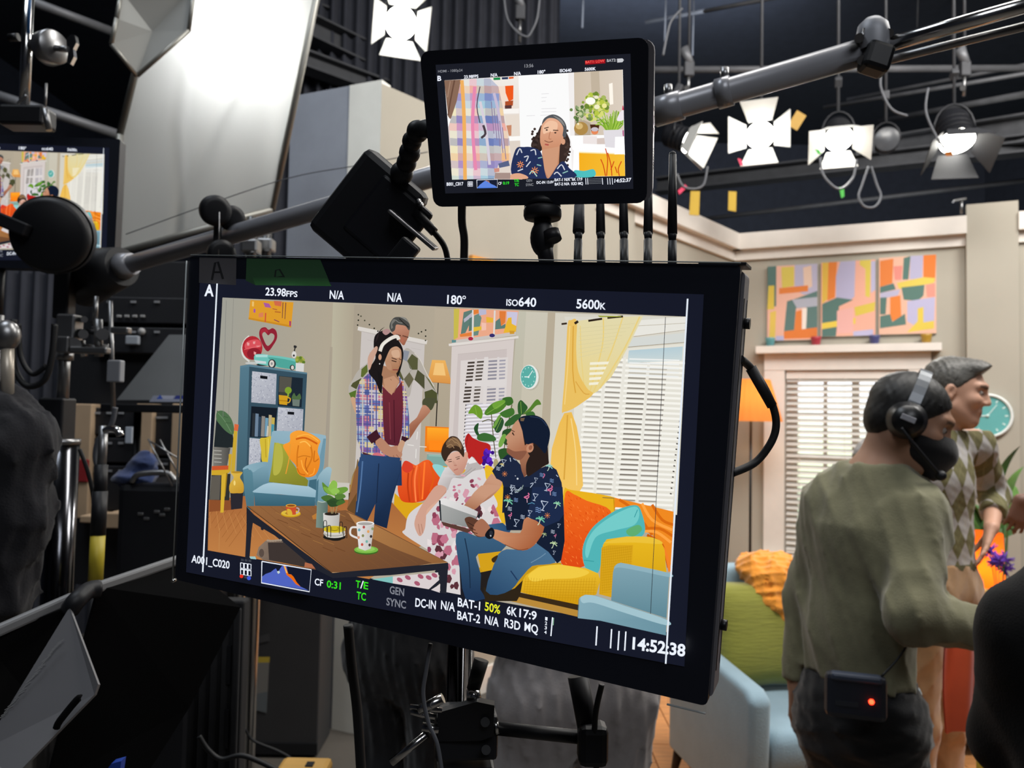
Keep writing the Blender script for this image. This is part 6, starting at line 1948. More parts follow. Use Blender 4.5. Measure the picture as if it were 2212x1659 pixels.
    for q in ('320,1118 340,1210', '420,1180 580,1080', '715,1075 722,1180', '500,1330 550,1220'): L('8ab24e', 4, q)
    S('b82624', '262,1350 300,1388 370,1420 440,1442 455,1490 420,1570 340,1640 290,1640 240,1480 232,1400'); L('8e1c1e', 5, '262,1350 240,1470')
    for k in range(30): E(('4a1ba0', '5f28c0', '3a1580')[k % 3], 430 + r.gauss(0, 22), 1575 + r.gauss(0, 36), 16, 18, n=10)
    E('b0a076', 500, 1610, 22, 40); P('a8a070', '490,1600 520,1590 515,1660 490,1660')
    # sofa
    p.sheet(*SD)
    P('e0ac1e', '-60,150 60,130 420,110 520,230 560,420 520,600 -60,600'); S('e8b92a', '370,110 440,115 470,200 530,320 530,520 470,560 420,400')
    S('eab321', '1000,290 1060,285 1420,350 1400,440 1300,700 1000,880 960,600'); L('c98f10', 8, '1395,355 1400,450'); L('5a5248', 5, '1305,345 1400,350')
    G('f26c1f', 'e04a16', (1100, 320), (1100, 870), '1010,310 1080,320 1180,370 1370,450 1330,640 1180,880 980,870 990,600', 4)
    reg = p.region('1010,310 1080,320 1180,370 1370,450 1330,640 1180,880 980,870 990,600')
    for k in range(170):
        x, y = r.uniform(985, 1350), r.uniform(320, 875); a = r.uniform(.3, 1.6); dx, dy = 15 * math.cos(a), 15 * math.sin(a)
        p.clip(('ff8a3c', 'd8480e', 'f5762a')[k % 3], [(x - dx, y - dy), (x - dy * .18, y + dx * .18), (x + dx, y + dy), (x + dy * .18, y - dx * .18)], reg)
    P('f08a22', '1405,345 1870,455 1850,900 1800,760 1700,640 1620,600 1560,430 1400,420')
    for q, c_ in (('1440,360 1560,450 1700,640', 'd96a12'), ('1620,390 1700,520 1860,600', 'ffa544'), ('1700,400 1780,520 1870,560', 'd96a12'), ('1640,610 1740,620 1850,700', 'ffa544'), ('1660,640 1780,720 1830,900', 'c95c10'), ('1640,590 1760,590 1865,650', 'd96a12'), ('1700,680 1800,760 1840,930', 'f5822a')): L(c_, 22, q, 4)
    S('52b4b6', '1575,405 1620,470 1645,600 1600,660 1480,660 1370,690 1310,800 1270,940 1180,910 1148,800 1165,690 1230,580 1340,490 1450,430')
    S('74ccca', '1560,415 1600,470 1560,560 1420,600 1280,640 1230,700 1190,820 1170,780 1190,680 1260,580 1400,480'); S('5fae72', '1500,600 1590,560 1620,600 1560,650 1510,640'); L('379a9e', 6, '1585,440 1560,500'); L('379a9e', 6, '1160,840 1240,850')
    G('e9b822', 'd29d10', (1500, 660), (1500, 1130), '1310,720 1340,675 1500,652 1680,655 1770,690 1800,760 1815,950 1400,1140 1280,1110 1290,900')
    S('edc23a', '1320,700 1500,655 1700,660 1780,710 1560,700 1380,705'); P('d9a41c', '1300,740 1360,720 1550,720 1530,1000 1390,1130 1280,1110')
    for k in range(16): L('c08e0e', 2.2, [(1310 + k * 15, 730), (1290 + k * 15, 1110 - k * 6)])
    for k in range(18): L('c08e0e', 2.2, [(1300, 760 + k * 20), (1540, 730 + k * 20)])
    # sofa seat
    P('c8981a', '300,900 980,860 1000,960 700,1080 300,1100')
    G('eec030', 'cf970f', (900, 880), (900, 1180), '640,1060 700,960 800,890 960,872 1180,905 1275,945 1290,1000 1260,1110 1130,1200 800,1130 620,1085')
    S('f2cb44', '720,960 830,890 1000,880 1200,930 1100,980 880,990 760,1010')
    for k in range(26): L('bd8a0c', 2, [(700 + k * 22, 1000 - abs(k - 13) * 2), (680 + k * 22, 1140 + k * 1.5)])
    for k in range(7): L('bd8a0c', 2, [(690, 1010 + k * 20), (1260, 1010 + k * 22)])
    P('3a2a18', '600,1085 1130,1195 1130,1260 560,1110'); P('b98a3a', '570,1115 1130,1240 1120,1290 560,1160')
    # far left of the sofa, blanket, side items
    p.sheet(*A3)
    P('dba51c', '940,1500 1100,1640 1500,1660 1500,2300 900,2200'); G('f0632a', 'd84318', (1100, 1000), (1300, 1650), '1055,1080 1110,990 1230,1040 1290,1060 1400,990 1500,985 1600,1120 1660,1290 1560,1480 1440,1600 1330,1640 1200,1655 1050,1620 990,1440 1020,1240', 4)
    for q, c_ in (('1160,1180 1150,1400 1180,1640', 'c03c14'), ('1300,1060 1260,1300 1280,1640', 'ff8448'), ('1420,1010 1400,1300 1380,1600', 'ff7c30'), ('1500,1000 1560,1250 1500,1480', 'e05a18'), ('1250,1100 1210,1300 1230,1620', 'd04a1c'), ('1340,1080 1330,1350 1350,1620', 'e35a1c')): L(c_, 26, q, 4)
    S('d8402a', '1060,1090 1110,990 1220,1040 1230,1120 1150,1180 1080,1150'); S('8fd0cf', '1540,1070 1640,1050 1760,1120 1700,1260 1650,1240'); L('e6a020', 14, '1710,1080 1780,1090')
    # floor and things behind the table
    p.sheet(*SC)
    G('a8683a', 'bd7d45', (300, 420), (300, 840), '112,395 1380,260 1700,420 2000,760 1500,1080 102,832')
    for k in range(7): L('8f5528', 2.5, [(150 + k * 60, 480 + k * 2), (105 + k * 30, 560 + k * 40)])
    for k in range(10): L('c98b50', 3, [(120 + k * 55, 470 + k * 12), (125 + k * 75, 640 + k * 16)])
    P('8c4f2c', '120,395 330,400 330,480 115,500'); L('c08850', 5, '205,640 200,835'); P('c9c4bc', '1130,240 1330,250 1330,395 1140,390')
    P('30302f', '135,180 300,170 290,400 118,395'); P('5f5a52', '135,190 215,182 205,395 122,395')
    P('c7552f', '138,104 302,98 296,136 138,142'); P('cfa62e', '135,140 298,134 290,160 240,182 135,182'); P('d6ae34', '222,178 262,165 240,505 212,507'); P('a07c1e', '262,165 275,160 255,370 250,360'); P('cba42e', '285,0 312,0 300,150 280,150')
    P('2b2930', '298,330 410,330 400,470 305,480'); G('dcb448', 'c4942e', (310, 200), (400, 330), '306,155 402,155 382,200 412,258 410,330 355,338 296,332 292,262 328,205', 4); E('b58a2a', 353, 157, 46, 9); E('f0d47c', 335, 250, 9, 22)
    p.sheet(*C6)
    G('93b3c2', '7399aa', (1400, 350), (1200, 1100), '1058,400 1075,360 1130,345 1500,362 1820,405 1868,455 1850,700 1830,900 1740,1230 1020,1130 1000,830', 3)
    P('6e95a6', '1830,460 1868,460 1830,900 1740,1080 1720,1000'); G('7fa4b4', '4d7686', (900, 830), (900, 1250), '700,870 860,820 1010,830 1020,1120 830,1240 800,1300 760,960')
    G('8db0be', '7ca0b0', (650, 920), (1000, 830), '635,925 640,895 720,850 900,808 1010,815 1015,850 880,900 790,960 760,935 700,905', 3); G('5c8797', '47707f', (700, 920), (700, 1480), '632,925 690,905 748,930 775,970 800,1300 800,1470 700,1560 655,1260')
    G('a9c6d3', '8fb2c2', (1200, 1140), (1200, 1330), '830,1210 1010,1120 1300,1125 1620,1170 1725,1235 1715,1335 1200,1290 800,1265', 3); G('4a7688', '365f70', (1200, 1260), (1200, 1460), '798,1262 1200,1292 1715,1335 1700,1470 810,1460')
    G('9dbcc8', '6f96a6', (1850, 890), (1800, 1250), '1738,1070 1780,980 1880,885 1950,905 1940,1010 1890,1290 1860,1460 1710,1450 1730,1200', 3); P('4b7485', '1730,1100 1760,1060 1740,1460 1705,1450'); P('41697a', '1620,1080 1730,1060 1720,1230 1610,1170')
    G('a8a83c', '83832c', (1150, 560), (1400, 1150), '1100,518 1245,545 1335,770 1430,905 1605,1085 1592,1166 1300,1130 1018,1104 1062,860'); S('b5b24a', '1115,545 1200,560 1230,760 1180,960 1090,1000 1085,820'); L('6f6f22', 6, '1020,1104 1592,1166')
    G('f7a136', 'ea8420', (1500, 360), (1600, 1020), '1338,390 1460,338 1600,372 1700,420 1785,490 1760,565 1745,660 1778,760 1768,880 1720,990 1640,1032 1540,1030 1450,975 1418,860 1340,775 1285,680 1228,560 1330,505', 3)
    for q, c_, w in (('1420,470 1560,450 1740,540', 'cf5e16', 26), ('1440,430 1600,400 1760,500', 'ffb54a', 14), ('1450,740 1540,715 1640,735', 'c4701c', 12), ('1340,540 1320,760 1270,985', 'e59a36', 15), ('1460,560 1440,700 1440,880', 'd2761c', 20), ('1640,560 1660,740 1560,950', 'd2761c', 22), ('1700,640 1690,800 1760,760', 'c96c18', 16), ('1480,520 1560,505 1640,580', 'ffbe56', 18), ('1500,780 1530,900 1600,990', 'ffb044', 16), ('1440,900 1480,980 1560,1000', 'c96a18', 16), ('1580,740 1560,860 1600,960', 'b95f18', 14), ('1700,900 1680,980 1620,1010', 'ffa83c', 14)): L(c_, w, q, 4)
    # ------- man in argyle behind
    p.sheet(*A2)
    S('b3aca3', '1330,840 1480,900 1560,990 1640,1160 1720,1300 1840,1530 1820,1700 1640,1700 1620,1500 1480,1330 1440,1420 1390,1600 1240,1500 1250,1200'); S('b3ada4', '780,890 740,1050 630,1140 560,1220 500,1330 440,1430 450,1560 560,1540 640,1400 760,1250 860,1100')
    for c_, q in (('57583a', '1365,1030 1440,920 1535,990 1530,1170 1440,1170 1410,1150'), ('57583a', '1250,1180 1310,1320 1250,1420 1200,1280'), ('67624a', '1310,1320 1400,1210 1470,1320 1390,1460'), ('4e4e36', '1530,1170 1640,1260 1640,1480 1560,1400 1480,1330'), ('6a6a48', '1640,1250 1720,1330 1830,1530 1760,1440'), ('4d5030', '1640,1520 1760,1480 1840,1540 1840,1700 1650,1700'), ('5d6a30', '640,1160 730,1085 740,1200 660,1290 630,1280'), ('4e5030', '500,1380 640,1300 560,1480 470,1430'), ('56702c', '440,1540 560,1490 540,1620 480,1630'), ('8a8f9a', '1310,860 1400,880 1360,1040 1290,1000')):
        P(c_, q)
    L('8d8a86', 7, '1365,1035 1440,1170 1400,1210'); L('d5cfc4', 12, '1480,905 1570,1010 1680,1240 1790,1430', 4)
    P('c9a088', '480,1620 540,1620 560,1700 500,1700')
    G('c08a72', '9b5f48', (1200, 500), (1300, 780), '1175,460 1230,440 1395,500 1380,650 1350,720 1310,785 1240,720 1130,600 1140,540', 3); L('5f382a', 16, '1190,612 1265,630'); L('5f382a', 14, '1290,628 1370,655'); P('b06a54', '1270,660 1310,660 1305,740 1270,740'); L('8a5a48', 5, '1230,640 1370,660'); E('2a2420', 1378, 655, 8, 9)
    S('4a4a48', '1085,500 1100,420 1160,345 1250,335 1340,350 1400,440 1410,510 1390,545 1340,480 1260,460 1190,460 1170,540 1120,570'); S('8c8b84', '1250,335 1330,345 1395,430 1360,400 1300,360'); S('777570', '1110,430 1150,370 1180,390 1130,450 1140,500 1110,520'); L('8a8a86', 10, '1180,380 1230,420 1290,430', 3); L('232322', 14, '1240,360 1300,420 1390,500', 3)
    p.sheet(*A3)
    S('4b4d36', '1420,0 1600,0 1590,60 1520,190 1390,110'); G('c08a70', '9a6048', (1300, 200), (1400, 400), '1400,105 1510,185 1470,260 1330,420 1200,620 1140,660 1120,560 1190,400 1300,300', 3)
    S('c8a080', '250,0 320,0 350,180 340,260 300,180'); S('7d6238', '360,960 380,1140 370,1660 215,1660 240,1460 270,1250 330,1100'); L('a58448', 20, '330,1120 270,1300 240,1480'); P('4a3a22', '215,1500 370,1480 370,1660 215,1660')
    # ------- woman in plaid
    plaid = ['6a74b0', 'c8808c', 'd2c490', '7f5f9c', '56649c', 'd0946a', '90a4c0', 'bfb8c8']
    def plaidfill(reg, x0, y0, x1, y1, n, m_, sk, seed):
        q = random.Random(seed)
        rows = [plaid[q.randrange(8)] for _ in range(m_)]
        for j in range(m_):
            for i in range(n):
                a, b = x0 + (x1 - x0) * i / n, x0 + (x1 - x0) * (i + 1) / n
                c_, d_ = y0 + (y1 - y0) * j / m_, y0 + (y1 - y0) * (j + 1) / m_
                cc = q.choice((rows[j], rows[j], plaid[(i * 3 + seed) % 8], plaid[q.randrange(8)]))
                p.clip(cc, [(a, c_ + sk * (a - x0)), (b, c_ + sk * (b - x0)), (b, d_ + sk * (b - x0)), (a, d_ + sk * (a - x0))], reg)
        for j in range(m_):
            y = y0 + (y1 - y0) * (j + .5) / m_
            p.clip(('3f4a80', 'd0c4c0', '84507a')[j % 3], [(x0, y), (x1, y + sk * (x1 - x0)), (x1, y + sk * (x1 - x0) + 7), (x0, y + 7)], reg)
        for i in range(n):
            x = x0 + (x1 - x0) * (i + .5) / n
            p.clip(('4a5690', 'ccc0b4')[i % 2], [(x, y0 - 200), (x + 9, y0 - 200), (x + 9, y1 + 200), (x, y1 + 200)], reg)
    p.sheet(*SA)
    G('3c5a86', '22365a', (1420, 1560), (1700, 1657), '1430,1500 1780,1560 1785,1800 1410,1800')
    body = '1420,900 1500,830 1580,815 1650,900 1640,1200 1650,1600 1560,1590 1440,1520 1400,1400 1385,1050'
    P('6f78a8', body); plaidfill(p.region(body), 1385, 830, 1660, 1600, 7, 17, .05, 3)
    rgt = '1760,850 1800,900 1830,1010 1850,1200 1855,1390 1800,1410 1780,1200 1770,1000'
    P('7a7aa6', rgt); plaidfill(p.region(rgt), 1750, 850, 1860, 1410, 3, 13, .05, 8)
    G('6f2b36', '5a2230', (1700, 950), (1700, 1500), '1620,940 1680,1000 1700,1010 1790,900 1800,1100 1790,1330 1760,1460 1640,1440 1625,1200'); L('4a1a26', 8, '1720,1060 1725,1430'); L('823a44', 8, '1680,1080 1690,1400')
    P('a87a5e', '1620,760 1750,800 1770,900 1720,1000 1640,960 1600,860'); P('c09072', '1630,880 1720,850 1765,900 1700,1018 1640,960'); L('8a5f48', 5, '1690,880 1700,890')
    S('1d191a', '1560,500 1640,460 1720,500 1790,600 1800,700 1760,850 1740,830 1700,640 1640,700 1610,880 1605,1000 1560,900 1500,810 1560,700 1545,600'); P('1a1718', '1580,800 1625,860 1615,1010 1590,980'); S('2e2426', '1640,430 1600,470 1580,530 1560,560 1590,470'); S('b08a88', '1620,470 1660,445 1690,470 1650,500'); S('c9a08c', '1500,680 1560,600 1580,620 1540,720 1510,800 1495,760')
    G('c59a7c', 'a87656', (1680, 600), (1740, 820), '1690,600 1740,590 1780,620 1785,720 1765,780 1740,830 1690,820 1650,760 1640,690 1660,630', 3)
    S('1d191a', '1590,720 1620,600 1700,570 1780,600 1800,660 1775,620 1740,598 1690,620 1655,690 1630,760 1610,840')
    L('e2ddd2', 30, '1600,640 1625,580 1690,530 1745,512 1762,540', 5); L('f0ece4', 9, '1605,625 1635,575 1700,525', 4)
    L('4a2f26', 7, '1700,695 1745,712'); L('3a241c', 8, '1700,720 1742,730'); S('b98a6c', '1650,740 1690,740 1700,800 1665,790'); S('d2aa8c', '1700,640 1760,630 1770,690 1715,690'); L('4a2f26', 6, '1765,705 1785,715'); L('8a4640', 9, '1710,800 1760,800'); L('9a6a50', 5, '1765,720 1772,765 1755,772'); E('c8967a', 1600, 690, 14, 26); E('e0dcd8', 1597, 748, 5, 6)
    P('3a1a24', '1500,1380 1560,1330 1610,1380 1560,1440'); S('b7846a', '1560,1430 1610,1385 1700,1470 1780,1490 1760,1540 1790,1570 1740,1605 1700,1590 1680,1540 1600,1480'); S('b98a70', '1770,1430 1820,1400 1800,1470 1780,1540 1755,1500'); P('2c1820', '1790,1370 1850,1390 1820,1420 1780,1410')
    for q in ('1690,1500 1720,1560 1730,1600', '1720,1500 1760,1560', '1740,1490 1785,1540'): L('8f5f4a', 5, q)
    p.sheet(*A3)
    G('34527c', '182843', (420, 950), (980, 1500), '400,930 620,960 840,980 1050,1000 1030,1200 960,1450 900,1660 360,1660 370,1200')
    S('d0707a', '610,880 700,860 800,930 800,1000 720,990 620,950'); P('4a222c', '440,850 600,900 620,950 460,900'); L('18263f', 14, '740,1180 660,1420 620,1660', 3); L('4f6f9c', 16, '450,1000 440,1300 430,1600', 3); L('2a4468', 14, '860,1040 800,1300 720,1600', 3)
    S('b7846a', '650,690 740,630 870,760 1000,750 1070,860 1060,930 1000,1010 930,1020 880,930 760,860'); S('c59a7c', '1010,740 1060,660 1115,690 1080,800 1040,850 1000,800'); P('3f1c28', '510,610 670,490 725,620 590,720'); P('3a1a26', '1065,595 1150,630 1120,690 1060,650')
    for q in ('880,920 930,1000', '930,900 980,1000', '980,890 1040,960'): L('8f5c46', 9, q)
    p.sheet(*SC)
    G('2f4b74', '182843', (1420, 100), (1720, 480), '1440,0 1775,30 1770,150 1720,320 1660,640 1545,600 1560,430 1490,575 1380,520 1400,250 1410,80'); P('8b5f3c', '1380,150 1415,100 1400,400 1325,500 1315,470'); P('6a4a2a', '1315,470 1400,330 1385,520 1330,490'); L('1a2a45', 9, '1590,80 1570,420', 3); L('5374a0', 12, '1450,60 1430,300 1400,500', 3)
    # ------- boy with the floral blanket
    p.sheet(*D5)
    P('d8d2d2', '0,330 200,180 520,20 760,60 980,240 1100,520 700,700 430,700 480,1000 490,1600 280,1560 300,1120 0,960')
    p.sheet(*B4)
    S('d9d4d4', '120,960 250,1000 420,1080 560,960 740,960 780,1120 860,1300 960,1560 700,1657 100,1657 60,1480 180,1330')
    p.sheet(*SC)
    S('d6d0d0', '2100,350 2212,330 2212,1000 2180,930 1820,700 1820,640 1850,520 1960,430')
    p.sheet(*D5)
    reg = p.region('0,330 200,180 520,20 760,60 980,240 1100,520 700,700 430,700 480,1000 490,1600 280,1560 300,1120 0,960')
    for k in range(120):
        x, y = r.uniform(0, 1080), r.uniform(30, 1580); s_ = r.uniform(30, 90)
        pts = [(x + s_ * (.6 + .4 * r.random()) * math.cos(i * 1.047), y + s_ * 1.3 * (.6 + .4 * r.random()) * math.sin(i * 1.047)) for i in range(6)]
        p.clip(('c2738a', 'd59aaa', '8f4258', 'e6dcdc', 'b96a80', '5a3038')[k % 6], pts, reg)
    p.sheet(*B4)
    G('d8d3d3', 'b9b2b0', (150, 960), (300, 1100), '130,965 210,940 300,1060 440,1020 480,900 560,770 660,880 740,960 560,1010 420,1120 260,1110 200,1240 160,1310 20,1240 60,1100', 3); L('a39c9a', 12, '300,1100 450,1080 620,960', 4); L('a39c9a', 10, '270,1060 420,1060 560,950', 4); P('e6e3e2', '480,840 560,775 640,860 520,890')
    for k in range(14):
        x, y = r.uniform(260, 740), r.uniform(1000, 1500)
        E(('c77a90', 'd9a3b0', '8c4056')[k % 3], x, y, r.uniform(18, 46), r.uniform(14, 30), r.uniform(0, 180), 10)
    G('d9ab94', 'c08a74', (-40, 1500), (150, 1300), '30,1245 160,1310 80,1420 -100,1620 -260,1800 -330,1720 -150,1480', 3)
    p.sheet(*SC)
    S('d0a08c', '2090,270 2180,300 2080,410 2010,480 2000,560 1990,640 1960,700 1930,690 1900,600 1930,500 1990,400'); L('a87866', 5, '1935,600 1950,690'); L('a87866', 5, '1960,600 1975,680')
    p.sheet(*B4)
    G('ddb09c', 'c58f7c', (200, 750), (400, 1000), '130,850 200,740 330,690 420,740 470,720 500,800 450,960 400,1040 320,1070 240,990 170,910', 3); E('d6a08c', 470, 745, 28, 52); L('4a342c', 9, '165,830 240,815', 3); L('4a342c', 9, '300,790 370,770', 3); L('4a322c', 12, '188,856 242,848'); L('4a322c', 12, '318,816 368,800'); S('c99a86', '250,850 275,845 320,905 285,915'); L('b06a60', 14, '275,990 340,965', 3); E('b98070', 300, 912, 26, 11)
    S('3b2a20', '75,700 110,580 190,480 250,450 330,470 400,560 440,680 430,780 390,740 340,690 260,690 190,760 140,850 90,780'); S('7d5f44', '150,560 220,480 320,480 390,560 400,640 300,600 200,640')
    for q in ('190,540 240,500 300,560', '250,470 330,520 380,600', '160,620 230,580 280,640', '300,540 350,580 390,660'): L('a5835e', 11, q, 3)
    # ------- man with cap and neon print shirt
    p.sheet(*D5)
    P('d3a01c', '740,940 1100,950 1050,1150 960,1300 870,1310 790,1200'); P('241f1e', '770,1270 960,1230 900,1560 860,1657 780,1520'); P('2e2418', '840,1480 1060,1590 1300,1500 1420,1380 1380,1600 1330,1690 850,1690'); P('1b1c24', '480,1200 560,1190 600,1657 500,1657')
    G('3d6488', '284a70', (900, 560), (1150, 640), '880,560 1120,530 1240,640 1180,760 900,640'); G('3b607f', '1f3656', (600, 700), (560, 1600), '430,700 560,660 760,740 960,690 1180,780 1100,950 760,990 740,1100 800,1300 790,1520 860,1657 570,1657 500,1300 440,960', 2)
    G('4a7090', '2a4a6c', (1400, 900), (1000, 1600), '1060,990 1180,920 1420,930 1560,860 1700,840 1860,1020 1900,1120 1720,1150 1560,1170 1440,1290 1350,1400 1250,1520 1040,1600 870,1540 960,1230 1010,1100', 2); S('3c2c1a', '960,1060 1050,1010 1010,1110 970,1110'); L('6f8fa8', 12, '1540,1120 1680,1040 1760,980', 3); L('1c3048', 16, '560,760 620,1100 640,1500', 3); L('20385a', 18, '1240,1240 1340,1380', 3)
    p.sheet(*B4)
    shirt = '880,1000 990,860 1120,740 1200,760 1330,900 1400,1090 1640,960 1780,900 1900,980 1980,1180 2005,1400 2000,1660 1040,1660 1060,1250 1040,1170 960,1140'
    P('1d2740', shirt)
    p.sheet(*D5)
    sh2 = '1130,0 2010,0 2030,400 2040,800 1990,1080 1930,1130 1800,960 1620,830 1740,590 1500,440 1400,640 1180,640 1130,300'
    P('161f33', sh2); P('1e2b4a', '1560,0 2010,0 2030,400 1960,500 1740,590 1480,430 1540,200')
    p.sheet(*B4)
    P('2a1f1c', '1380,420 1760,600 1780,880 1690,930 1440,1080 1400,900 1380,700')
    G('c39072', 'a8694c', (1150, 500), (1300, 750), '1210,280 1290,190 1340,220 1400,420 1410,560 1530,560 1520,680 1420,720 1310,830 1140,730 1110,660 1130,600 1110,560 1120,510 1090,470 1130,420 1180,370', 2); G('a06c52', '7c4c3a', (1320, 850), (1380, 1100), '1310,800 1440,700 1500,800 1430,1060 1390,1100 1350,1000 1330,900')
    S('2a1f1c', '1400,560 1520,600 1600,640 1700,640 1780,860 1700,920 1560,1020 1440,1080 1420,900 1480,760 1530,700 1540,600'); E('c28a6c', 1480, 640, 56, 70, 20); E('9b6048', 1490, 630, 28, 40, 20); P('2a1f1c', '1340,240 1390,400 1440,560 1400,600 1370,430')
    S('141d30', '1300,190 1350,140 1450,122 1580,125 1700,190 1780,320 1798,430 1770,580 1720,720 1640,640 1540,560 1420,570 1370,400 1320,250'); L('2a3a58', 12, '1480,140 1640,170 1750,290', 4); P('6f5a44', '1330,165 1400,160 1380,215 1330,210'); L('2e1f1a', 10, '1205,385 1230,440'); L('6a3c2c', 12, '1115,560 1120,590'); L('8c4a3c', 10, '1105,600 1130,612'); S('8a5844', '1130,640 1240,690 1400,680 1420,720 1310,830 1140,730 1112,680'); L('2c1d18', 16, '1200,400 1228,432'); L('5a382c', 12, '1180,350 1240,380'); L('3a241c', 8, '1100,545 1125,580')
    # forearms, clipboard, watch
    G('c9977a', 'a56c50', (800, 1150), (700, 1500), '870,1040 950,1120 1040,1170 1000,1280 860,1420 700,1520 600,1600 480,1590 440,1540 600,1380 720,1250', 2)
    p.sheet(*D5)
    G('c9987c', 'a87052', (700, 100), (650, 330), '1000,-30 1090,0 900,150 740,310 680,330 560,280 620,180 800,-20', 2)
    G('e3e1e0', 'c9c7c6', (400, 200), (450, 400), '180,190 250,160 600,290 755,365 740,440 200,260'); G('a9aaa8', '8c8f8e', (300, 300), (500, 560), '200,250 740,440 720,480 640,600 560,590 210,510'); P('5a3c34', '210,510 560,600 660,640 600,680 240,570'); P('20262c', '175,195 200,200 215,510 195,490'); P('23232a', '735,440 790,380 780,470')
    S('5e3c2e', '560,470 640,440 760,490 820,500 900,560 940,640 880,720 760,740 680,680 640,640 590,560'); S('a66e54', '700,560 800,470 880,520 940,620 880,720 770,730 690,670')
    for q in ('600,520 700,580', '640,600 720,640', '680,670 750,690'): L('38241e', 10, q)
    G('cc8f6a', 'a8603c', (1100, 620), (1500, 900), '960,620 1150,660 1380,680 1420,560 1480,445 1740,590 1640,800 1540,900 1420,940 1250,900 1060,800 960,740', 2); L('7c4428', 10, '1150,850 1350,930 1500,910', 4)
    S('15171e', '900,640 960,600 1000,650 985,740 920,770 860,720'); E('b9bcc0', 945, 715, 12, 20); E('2c2f38', 950, 680, 26, 34)
    # neon motifs on the shirt
    def palm(x, y, s_, c_='6fc0a0'):
        for a in (-150, -110, -60, -20, 30, 200): L(c_, s_ * .22, [(x, y), (x + s_ * .5 * math.cos(math.radians(a)), y + s_ * .42 * math.sin(math.radians(a)) - s_ * .08), (x + s_ * .95 * math.cos(math.radians(a)), y + s_ * .8 * math.sin(math.radians(a)) + s_ * .16)], 3)
        L('cfe0c0', s_ * .16, [(x, y), (x - s_ * .2, y + s_ * .7), (x - s_ * .5, y + s_ * 1.1)], 3)
    def sun(x, y, s_):
        E('d8824a', x, y, s_ * .3)
        for k in range(8):
            a = k * .785
            L('d8824a', s_ * .14, [(x + s_ * .42 * math.cos(a), y + s_ * .42 * math.sin(a)), (x + s_ * .8 * math.cos(a), y + s_ * .8 * math.sin(a))])
    def glass_(x, y, s_, c_='c6d2e4'):
        q = [(x - s_ * .5, y - s_ * .5), (x + s_ * .6, y - s_ * .3), (x - s_ * .05, y + s_ * .45), (x - s_ * .5, y - s_ * .5)]
        L(c_, s_ * .14, q); L(c_, s_ * .12, [q[2], (x - s_ * .3, y + s_ * .95)]); L(c_, s_ * .12, [(x - s_ * .6, y + s_ * .9), (x, y + s_ * 1.05)])
    def waves(x, y, s_, c_='7f9fd0'):
        for k in range(3): L(c_, s_ * .12, [(x, y + k * s_ * .35), (x + s_ * .35, y - s_ * .12 + k * s_ * .35), (x + s_ * .6, y + s_ * .1 + k * s_ * .35), (x + s_, y + k * s_ * .35)], 3)
    def flamingo(x, y, s_):
        L('d8709a', s_ * .2, [(x + s_ * .3, y - s_ * .8), (x + s_ * .5, y - s_ * .5), (x + s_ * .1, y - s_ * .2), (x - s_ * .4, y), (x + s_ * .2, y + s_ * .2), (x + s_ * .5, y - s_ * .2)], 3); L('e0b0c0', s_ * .12, [(x + s_ * .1, y + s_ * .2), (x + s_ * .15, y + s_ * 1.0)])
    palm(1205, 215, 75); palm(1680, 480, 75); sun(1195, 150, 52); sun(1785, 420, 55); glass_(1740, 250, 95); waves(1610, 310, 80); waves(1290, 170, 60); flamingo(1820, 40, 80); flamingo(1475, 150, 80); waves(1860, 80, 60); palm(1930, 250, 60, '8fd0a8'); glass_(1610, 130, 70); glass_(1330, 510, 70); glass_(1530, 370, 55); flamingo(1230, 420, 55); waves(1200, 300, 60, 'c6d2e4'); palm(1880, 840, 60, 'b8d0a0'); waves(1840, 640, 55, 'c6d2e4'); glass_(1270, 30, 70); waves(1390, 420, 60, 'c6d2e4'); flamingo(1900, 720, 36); palm(1740, 700, 40, '9fb080'); glass_(1960, 560, 40); glass_(1890, 960, 36); L('c6d2e4', 9, '1400,0 1340,60 1310,85'); L('5f9fc0', 9, '1500,250 1560,230 1600,250')
    p.sheet(*B4)
    glass_(1070, 850, 70); waves(950, 940, 60, 'c6d2e4'); palm(1040, 900, 40, 'd0c080'); sun(1085, 1045, 55); waves(1240, 1290, 60, 'c6d2e4'); glass_(1210, 1250, 60); L('c6d2e4', 12, '1170,790 1180,850'); L('c6d2e4', 9, '1220,800 1260,830'); palm(1790, 930, 60, '8fd0c8'); waves(1640, 1040, 60); glass_(1760, 1230, 80); L('d8709a', 12, '1690,1110 1720,1060 1700,1040', 3); waves(1800, 1130, 60); glass_(1580, 1130, 50); L('c6d2e4', 10, '1490,1200 1540,1190 1490,1260', 3); L('c6d2e4', 10, '1900,1060 1930,1090'); E('d8dce0', 1290, 1120, 15); E('b8bcc4', 1255, 1075, 8)
    for q in ('1250,1330 1340,1290 1380,1220', '1300,1320 1370,1270'): L('7f8f8c', 16, q, 3)
    # ------- coffee table and what stands on it
    p.sheet(*SC)
    G('96663e', '6e4930', (600, 460), (1400, 1000), '458,446 1065,444 1080,500 1310,480 1600,620 2195,930 2020,955 1500,1020 1190,1020')
    for k in range(9): L('7e5432', 3, [(480 + k * 90, 450), (1160 + k * 110, 1010 - k * 10)])
    for k in range(14):
        x, y = 700 + 100 * (k % 7) + 30 * r.random(), 500 + 60 * (k % 6)
        L(('a0703f', '6b4327')[k % 2], 5, [(x, y), (x + 90, y + 36)])
    G('b5814e', '8f6038', (1300, 500), (2100, 930), '1330,500 1590,622 2190,930 2080,945 1700,800 1450,680'); L('c9a070', 5, '1195,1018 1500,1018 2030,945 2192,932'); L('3a2618', 5, '460,448 780,690 1190,1020')
